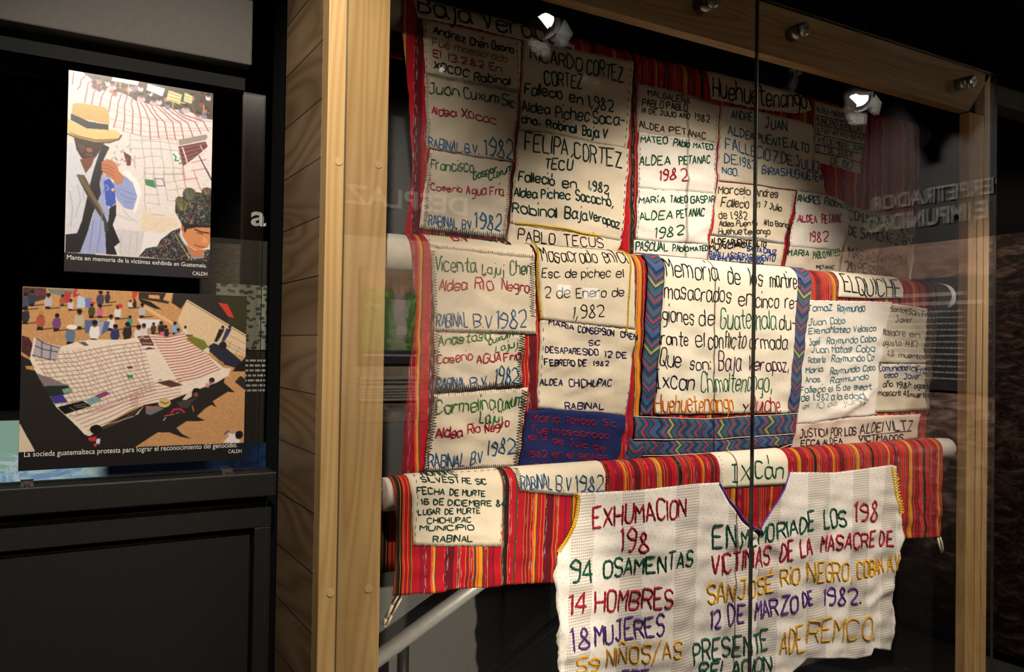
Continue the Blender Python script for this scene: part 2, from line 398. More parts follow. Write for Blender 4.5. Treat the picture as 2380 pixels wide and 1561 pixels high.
def back_panel():
    e = empty('exhibit_wall_panel', (2.0, -2.98, 1.2), 'wall panel behind the camera with a heading and dry grass print', 'panel')
    MB().box(.9, 3.6, -2.998, -2.985, 1.14, 2.245).build('mural_print', M['straw'], e)
    add_text('DESPLAZ', 'heading_letters', (2.345, -2.984, 2.432), (-1, 0, 0), (0, 0, 1), .80, M['white_ink'], e, .115, .001, .02)
    f = empty('grass_photograph', (1.83, -2.97, 1.5), 'photograph of a person on a green meadow hung on the wall panel', 'photograph')
    MB().box(1.64, 2.02, -2.984, -2.97, 1.49, 2.06).build('board', M['board'], f)
    n = NT('meadow print'); p = n.pos()
    a = n.noise(n.mapping(p, (40, 40, 40)), 1, 6, .7)
    sx = n.n('SeparateXYZ'); n.l(p, sx.inputs[0])
    g = n.ramp(a, [(.3, (.012, .03, .007, 1)), (.5, (.045, .10, .02, 1)), (.7, (.22, .30, .07, 1))])
    top = n.math('GREATER_THAN', n.math('ADD', sx.outputs[2], n.math('MULTIPLY', a, .12)), 1.99)
    M['meadow'] = n.set(.6, .25, 0, n.mix(top, g, (.16, .10, .06, 1)))
    MB().box(1.65, 2.01, -2.970, -2.968, 1.57, 2.05).build('meadow_print', M['meadow'], f)
    pm = MB()   # printed figure carrying a load
    pm.box(1.855, 1.925, -2.968, -2.967, 1.74, 1.92).box(1.87, 1.89, -2.968, -2.967, 1.64, 1.74).box(1.895, 1.915, -2.968, -2.967, 1.64, 1.74)
    pm.build('figure_print', plain('figure ink', (.20, .14, .12, 1), .6, .2), f)
    MB().box(1.84, 1.94, -2.968, -2.967, 1.92, 1.965).build('hat_print', plain('straw hat ink', (.45, .26, .14, 1), .6, .2), f)
    MB().box(1.87, 1.94, -2.967, -2.966, 1.665, 1.72).build('bundle_print', plain('bundle ink', (.5, .46, .38, 1), .6, .2), f)
    cm = MB(); random.seed(8); x = 1.66
    while x < 1.99:
        w = random.uniform(.01, .03); cm.box(x, x+w, -2.970, -2.9685, 1.535, 1.547); x += w+.006
    cm.build('caption_line', M['white_ink'], f)
    t = empty('caption_board', (1.84, -2.97, 1.26), 'cream caption board under the meadow photograph', 'sign')
    MB().box(1.645, 2.025, -2.984, -2.972, 1.268, 1.415).build('board', plain('cream board', (.62, .55, .46, 1), .6, .2), t)
    for k, z in enumerate((1.385, 1.362, 1.335, 1.318, 1.301, 1.284)):
        x = 1.66; tm = MB()
        while x < 2.0:
            w = random.uniform(.012, .04); tm.box(x, min(x+w, 2.01), -2.972, -2.9705, z, z+(.012 if k < 2 else .006)); x += w+.008
        tm.build('text_line', M['board'], t)
    s = empty('light_box', (3.2, -2.97, 1.95), 'small bright lightbox beside the meadow photograph', 'lightbox')
    nn, ee = emit('lightbox glow', (.95, .95, 1, 1), 3.0)
    MB().box(3.04, 3.14, -2.985, -2.97, 1.965, 2.03).build('lit_face', nn.mat, s); MB().box(3.26, 3.37, -2.985, -2.97, 1.945, 2.02).build('lit_face', nn.mat, s); MB().box(3.03, 3.38, -2.998, -2.9855, 1.94, 2.04).build('housing', M['board'], s)
    box('baseboard_back', .9, 3.6, -2.999, -2.96, .60, 1.13, M['panel_grey'], kind='structure')
back_panel()

# ------------------------------------------------------------------ the display case
case = empty('display_case', (1.75, .3, 0), 'large pine framed display case holding the hanging textiles', 'display case')
box('frame_post', .513, .648, .05, .09, .0, 2.605, M['pine'], case, .002, label='left pine post with round plugs')
fp = MB().box(2.812, 2.904, .05, .085, .0, 2.452); fp.box(2.908, 2.942, .05, .085, .0, 2.605); fp.build('frame_post', M['pine'], case, False, .0015, label='right pine post')
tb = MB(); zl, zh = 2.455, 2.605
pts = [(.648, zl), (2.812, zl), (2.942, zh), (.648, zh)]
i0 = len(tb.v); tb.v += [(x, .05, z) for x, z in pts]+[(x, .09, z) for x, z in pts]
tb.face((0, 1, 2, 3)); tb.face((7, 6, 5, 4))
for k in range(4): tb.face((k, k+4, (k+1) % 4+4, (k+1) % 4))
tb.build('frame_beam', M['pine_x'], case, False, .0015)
box('side_panel', .513, .533, .0905, .386, 0, 2.605, M['plank'], case, label='planked wooden side')
box('side_panel', .534, .546, .3865, .5995, 0, 2.605, M['black_matt'], case, label='recessed black side')
box('side_panel', 2.995, 3.012, .0905, .62, 0, 2.605, M['black_paint'], case)
box('back_panel', .547, 2.994, .60, .62, 0, 2.605, M['panel_grey'], case, label='dark grey back panel')
box('case_top', .513, 3.012, .0905, .62, 2.606, 2.63, M['black_paint'], case)
box('case_base', .547, 2.994, .30, .598, 0, .36, M['black_matt'], case)
for x, z in ((.539, 1.983), (.627, 1.988), (.539, 1.085), (.622, 1.082)):
    MB().tube([(x, .052, z), (x, .0485, z)], .0085, 20).build('wood_plug', M['plug'], case)
def pane(x0, x1):
    m = MB().box(x0, x1, 0, .010, .30, 2.585); m.m = [1, 1, 0, 0, 1, 1]
    return m.build('glass_pane', [M['glass'], M['glass_edge']], case)
pane(.537, 1.7118); pane(1.7162, 2.896)
box('joint_seal', 1.7122, 1.7158, .0, .0098, .30, 2.585, M['seal'], case, label='dark seal between the two glass panes')
for x in (1.175, 1.539, 1.898, 2.739):
    z = 2.533
    so = MB().tube([(x, .0495, z), (x, .0105, z)], .021, 24).build('standoff', M['nickel'], case, True)
    MB().tube([(x, -.0005, z), (x, -.006, z), (x, -.010, z)], [.020, .020, .015], 24).build('standoff_cap', M['nickel'], so).matrix_parent_inverse = Matrix.Identity(4)
    so.children[0].matrix_parent_inverse = (case.matrix_basis @ so.matrix_parent_inverse).inverted()
    MB().tube([(x, -.0101, z), (x, -.0112, z)], .004, 12).build('standoff_screw', M['seal'], so).matrix_parent_inverse = (case.matrix_basis @ so.matrix_parent_inverse).inverted()

# handrail seen inside the case behind the cloths
hr = empty('handrail', (.9, .45, .4), 'sloping brushed steel handrail behind the lowest cloth', 'handrail')
sl = (.915-.784)/(1.049-.801)
MB().tube([(.56, .45, .784+(.56-.801)*sl-.018), (2.1, .45, .784+(2.1-.801)*sl-.018)], .0215, 20).build('rail', M['steel'], hr, True)
for x in (.875, 1.75):
    z = .784+(x-.801)*sl-.02
    MB().tube([(x, .45, z), (x, .45, .361)], .016, 14).build('post', M['black_paint'], hr, True)
MB().tube([(.95, .52, .50), (2.05, .52, 1.08)], .015, 14).build('lower_bar', M['black_paint'], hr, True)
# the bar is held by two posts as well
for x in (1.345,):
    box('upright_board', 1.262, 1.428, .57, .598, .361, 1.3, M['black_paint'], hr)

# ------------------------------------------------------------------ cloth geometry
BAN = {'T': (.325, 2.443, .045), 'M': (.21, 1.813, .055), 'B': (.10, 1.270, .040)}   # rod axis depth, rod axis height, cloth radius
FOLDS = {'T': [((1.6854, -0.3173), (1.8133, -0.3253), 0.01, 0.006), ((1.521, -0.4794), (1.5948, -0.4857), 0.01, 0.006), ((1.7149, -0.4965), (1.7967, -0.4484), 0.011, 0.005), ((1.537, -0.2615), (1.6524, -0.2771), 0.012, 0.003), ((2.2639, -0.4886), (2.3867, -0.4636), 0.01, 0.004), ((1.7747, -0.2654), (1.7814, -0.3228), 0.009, 0.004), ((2.2123, -0.4101), (2.2318, -0.4835), 0.01, 0.004), ((1.1302, -0.4972), (1.358, -0.4461), 0.014, 0.004), ((1.2775, -0.48), (1.4015, -0.5059), 0.012, 0.004)], 'M': [((2.1581, -0.431), (2.3592, -0.3781), 0.013, 0.008), ((2.2639, -0.4286), (2.4551, -0.3264), 0.012, 0.008), ((2.2715, -0.0646), (2.1127, -0.2053), 0.01, 0.004), ((2.5181, -0.0733), (2.4107, -0.2371), 0.013, 0.006), ((2.3598, -0.2287), (2.2111, -0.3496), 0.014, 0.004), ((1.1209, -0.3013), (1.2976, -0.2163), 0.011, 0.004), ((1.1497, -0.3492), (1.3754, -0.2594), 0.011, 0.004), ((1.1884, -0.3622), (1.3768, -0.3224), 0.012, 0.005), ((1.1085, -0.2717), (1.2263, -0.2051), 0.01, 0.004), ((1.2244, -0.2598), (1.3917, -0.2025), 0.01, 0.003), ((0.8719, -0.0499), (0.964, -0.1112), 0.013, 0.005), ((0.83, -0.0389), (0.9081, -0.0807), 0.012, 0.004), ((0.9325, -0.0466), (1.045, -0.091), 0.014, 0.004), ((0.8277, -0.2276), (0.9459, -0.2773), 0.012, 0.003), ((0.8416, -0.3983), (0.975, -0.4484), 0.012, 0.003)], 'B': [((0.7652, -0.0631), (0.9382, -0.1185), 0.012, 0.004), ((0.8275, -0.0244), (0.9458, -0.0704), 0.011, 0.004), ((0.7593, -0.1001), (0.9001, -0.0949), 0.01, 0.003), ((1.8037, -0.1868), (1.6851, -0.2224), 0.014, 0.007), ((1.8037, -0.1868), (1.9079, -0.2646), 0.014, 0.005), ((1.1232, -0.4326), (1.2298, -0.4183), 0.012, 0.005), ((2.4347, -0.4269), (2.2807, -0.4672), 0.014, 0.006), ((1.1177, -0.3265), (1.164, -0.4471), 0.016, 0.006), ((2.3978, -0.2427), (2.4375, -0.3775), 0.014, 0.006)]}
def disp(k, X, s):
    """how far the hanging cloth bulges towards the viewer"""
    r = min(1., max(0., -s/.22)); r = r*r*(3-2*r)
    if k == 'T':
        d = .004*sin(11*X+1)+.003*sin(27*X+4*s)+.0016*sin(52*X-9*s)
    elif k == 'M':
        d = .003*sin(13*X+.4)+.003*sin(29*X-3*s)+.0016*sin(57*X+8*s)
    else:
        d = .006*sin(9.5*X+.8)+.005*sin(23*X+2*s)+.002*sin(49*X-6*s)
    w = .0011*sin(46*(s+.55*X)+2.5*sin(7*X))+.0009*sin(83*(s-.4*X)+2*sin(11*X+5*s))+.0006*sin(130*(s+.2*X)+3*sin(9*s))
    for (x0, s0), (x1, s1), fw_, fh in FOLDS.get(k, ()):
        dx, ds = x1-x0, s1-s0; t = ((X-x0)*dx+(s-s0)*ds)/(dx*dx+ds*ds)
        if -.3 < t < 1.3:
            e = hypot(X-x0-t*dx, s-s0-t*ds)/fw_
            if e < 3: d += fh*2.718**(-e*e)*max(0., 1-((t-.5)/.8)**2)
    return r*(d+1.6*w)
def surf(k, X, s, off=0.):
    Yr, Zr, R = BAN[k]
    if s <= 0: return (X, Yr-R-off-disp(k, X, s), Zr+s)
    a = s/R
    if a <= pi: return (X, Yr-(R+off)*cos(a), Zr+(R+off)*sin(a))
    return (X, Yr+R+off, Zr-(s-pi*R))


def path(pts, step):
    """resample a polyline in cloth coordinates"""
    out = []
    for (x0, s0), (x1, s1) in zip(pts, pts[1:]):
        n = max(1, int(ceil(hypot(x1-x0, s1-s0)/step)))
        for i in range(n): out.append((x0+(x1-x0)*i/n, s0+(s1-s0)*i/n))
    out.append(tuple(pts[-1])); return out
def along(pts, t):
    L = [hypot(b[0]-a[0], b[1]-a[1]) for a, b in zip(pts, pts[1:])]; T = sum(L)*t
    for (a, b), l in zip(zip(pts, pts[1:]), L):
        if T <= l or b is pts[-1]:
            f = T/l if l else 0; return (a[0]+(b[0]-a[0])*f, a[1]+(b[1]-a[1])*f)
        T -= l
def ribbon(mb, k, pts, w, off, stitch=.007, step=.006, amp=.2, high=.5):
    pts = path(pts, step); d = 0; base = len(mb.v); n = len(pts)
    for i, p in enumerate(pts):
        a = pts[max(0, i-1)]; b = pts[min(n-1, i+1)]; tx, ts = b[0]-a[0], b[1]-a[1]; L = hypot(tx, ts) or 1e-6
        if i: d += hypot(p[0]-pts[i-1][0], p[1]-pts[i-1][1])
        ww = w*.5*(1+amp*sin(2*pi*d/stitch))*(.75 if i in (0, n-1) else 1); nx, ns = -ts/L, tx/L
        mb.v += [surf(k, p[0]+nx*ww, p[1]+ns*ww, off), surf(k, p[0], p[1], off+ww*2*high), surf(k, p[0]-nx*ww, p[1]-ns*ww, off)]
    for i in range(n-1):
        q = base+3*i; mb.face((q, q+1, q+4, q+3)); mb.face((q+1, q+2, q+5, q+4))

# stroke letters: pairs of hex digits x,y; baseline y=2, small letters to 6, capitals to 8
GL = {'A': '0228 2842 1434', 'B': '0208 0838474635 053544433202', 'C': '4738180703123243', 'D': '0208 082846442202', 'E': '48080242 0535', 'F': '480802 0535', 'G': '47381807031232434525', 'H': '0208 4248 0545', 'I': '0208', 'İ': '0828 1812 0222', 'J': '3833221203 1848', 'K': '0208 4805 0542', 'L': '080242', 'M': '0208 0825 2548 4842', 'N': '0208 0842 4248', 'O': '381807031232434738', 'P': '0208 0838474635 3505', 'Q': '381807031232434738 2451', 'R': '0208 0838474635 3505 2542', 'S': '473818070615354443321203', 'T': '0848 2822', 'U': '080312324348', 'V': '082248', 'W': '0812263248', 'X': '0248 0842', 'Y': '0825 4825 2522', 'Z': '08480242',
 'a': '4536160503123244 464352', 'b': '0802 051636454332120 3', 'c': '45361605031232 43', 'd': '4536160503123244 4842', 'e': '04444536160503123243', 'f': '48382722 1646', 'g': '4636160504134344 46413010', 'h': '0802 0516364542', 'i': '0602 0809', 'j': '26211000 2829', 'k': '0802 4604 1542', 'l': '0802', 'm': '0602 05163632 35566562', 'n': '0602 0516364542', 'o': '361605031232434536', 'p': '0600 0516364543321203', 'q': '4636160503123244 4640', 'r': '0602 041636', 's': '453616051434433212 03', 't': '28233242 0646', 'u': '0603123244 4642', 'v': '062246', 'w': '0612253246', 'x': '0246 0642', 'y': '0624 4600', 'z': '06460242',
 '0': '381807031232434738', '1': '071812', '2': '07183847450242', '3': '071838474635 25354443321203', '4': '380444 3832', '5': '480805354443321203', '6': '4728180503123243443505', '7': '084812 1535', '8': '2817162534433212031425363728', '9': '45250617284746443212', '.': '0203', ',': '1301', '-': '0535', ':': '0203 0506', '/': '0149', "'": '0807'}
GL['b'] = '0802 0516364543321203'; GL['c'] = '4536160503123243'; GL['s'] = '45361605144433321203'
for ch, bs in (('á', 'a'), ('é', 'e'), ('í', 'i'), ('ó', 'o'), ('ú', 'u')): GL[ch] = GL[bs].replace(' 0809', '')+(' 273a' if ch != 'í' else ' 081a')
for ch, bs in (('É', 'E'), ('Í', 'I'), ('Ú', 'U'), ('Ó', 'O')): GL[ch] = GL[bs]+' 293b'
GL['ñ'] = GL['n']+' 07183748'; GL['Ñ'] = GL['N']+' 091a394a'
ROUND = set('BCDGJOPQRSUabcdefghjmnopqrstuy023568 9áéóúñÓÚ')
WID = {'I': 0, 'İ': 2, 'i': 0, 'í': 1, 'l': 0, '.': 0, ',': 1, ':': 0, "'": 0, '1': 1, 'm': 6, 'j': 2, '-': 3, 'r': 3, 'f': 4, ' ': 2.2}
def strokes(ch):
    out = []
    for part in GL.get(ch, '').split(' '):
        part = part.strip()
        if len(part) >= 4: out.append([(int(part[i], 16), int(part[i+1], 16)-2) for i in range(0, len(part)-1, 2)])
    return out
def chaikin(p):
    if len(p) < 3: return p
    for _ in range(2):
        q = [p[0]]
        for a, b in zip(p, p[1:]): q += [(a[0]*.75+b[0]*.25, a[1]*.75+b[1]*.25), (a[0]*.25+b[0]*.75, a[1]*.25+b[1]*.75)]
        q.append(p[-1]); p = q
    return p
def write(mb, k, text, base, h, w, sty, off, rng):
    """embroider a line of handwriting along the baseline polyline"""
    adv = []; x = 0
    for ch in text:
        wd = WID.get(ch, 4)
        adv.append(x); x += wd+(1.25 if ch != ' ' else .9)
    total = max(.6, x-1.25)
    L = sum(hypot(b[0]-a[0], b[1]-a[1]) for a, b in zip(base, base[1:]))
    sx = L/total if total > 1 else h/8; sy = h/6
    narrow = 1
    for ch, x0 in zip(text, adv):
        jx, jy, js, jr = rng.uniform(-.18, .18), rng.uniform(-.32, .32), rng.uniform(.9, 1.1), rng.uniform(-.09, .09)
        for stq in strokes(ch):
            p = stq
            if sty == 'a': p = [(a+rng.uniform(-.42, .42), b+rng.uniform(-.42, .42)) for a, b in p]
            else: p = [(a+rng.uniform(-.15, .15), b+rng.uniform(-.15, .15)) for a, b in p]
            if sty != 'a' and ch in ROUND: p = chaikin(p)
            q = []
            for a, b in p:
                a += b*jr; gx = (x0+jx+a)*sx; t = gx/L
                c = along(base, min(1, max(0, t))); ex = (t-min(1, max(0, t)))*L
                q.append((c[0]+ex, c[1]+(jy+b*js)*sy))
            ribbon(mb, k, q, w, off, max(.005, w*1.4), .007)
def stitches(mb, k, kind, pts, w, dash, amp, off, rng):
    if kind == 'c': ribbon(mb, k, pts, w, off, dash, min(.003, dash/3), .25, .55); return
    if kind == 'd':
        p = path(pts, dash)
        for i in range(0, len(p)-1, 2):
            a, b = p[i], p[i+1]; f = rng.uniform(.7, 1.05); j = rng.uniform(-.0008, .0008)
            ribbon(mb, k, [(a[0]+j, a[1]+j), (a[0]+(b[0]-a[0])*f+j, a[1]+(b[1]-a[1])*f-j)], w, off, 1, .02, 0)
    else:
        p = path(pts, max(.0025, dash*.55)); q = []
        for i, a in enumerate(p):
            b = p[min(i+1, len(p)-1)]; c = p[max(0, i-1)]; tx, ts = b[0]-c[0], b[1]-c[1]; L = hypot(tx, ts) or 1
            s = (1 if i % 2 else -1)*amp*rng.uniform(.9, 1.7); q.append((a[0]-ts/L*s, a[1]+tx/L*s))
        ribbon(mb, k, q, w*1.15, off, 1, .02, 0)
LAYER = .0013
def loft(mb, k, top, bot, lay, rng, fray=.0013, trim=False, mat=0):
    off = lay*LAYER+.0006
    L = max(sum(hypot(b[0]-a[0], b[1]-a[1]) for a, b in zip(t, t[1:])) for t in (top, bot))
    H = max(abs(top[0][1]-bot[0][1]), abs(top[-1][1]-bot[-1][1]), hypot(top[0][0]-bot[0][0], top[0][1]-bot[0][1]))
    nx = max(4, int(L/.010)); ny = max(4, int(H/.010)); base = len(mb.v); uvs = []
    for j in range(ny+1):
        for i in range(nx+1):
            a = along(top, i/nx); b = along(bot, i/nx); t = j/ny; x, s = a[0]+(b[0]-a[0])*t, a[1]+(b[1]-a[1])*t
            if i in (0, nx): x += rng.uniform(-fray, fray)
            if j in (0, ny): s += rng.uniform(-fray, fray)
            mb.v.append(surf(k, x, s, off))
            uvs.append(((i/nx*L, t) if L > H else (t*H, i/nx)) if trim else (x, s))
    g = lambda i, j: base+j*(nx+1)+i
    for j in range(ny):
        for i in range(nx):
            q = (g(i, j), g(i, j+1), g(i+1, j+1), g(i+1, j)); mb.face(q, mat, [uvs[v-base] for v in q])
    rim = [g(i, 0) for i in range(nx)]+[g(nx, j) for j in range(ny)]+[g(i, ny) for i in range(nx, 0, -1)]+[g(0, j) for j in range(ny, 0, -1)]
    low = len(mb.v)
    for v in rim:
        x, y, z = mb.v[v]; mb.v.append((x, y+min(off, .0022), z))
    m = len(rim)
    for i in range(m):
        a, b = rim[i], rim[(i+1) % m]; mb.face((a, b, low+(i+1) % m, low+i), mat, [uvs[a-base], uvs[b-base], uvs[b-base], uvs[a-base]])

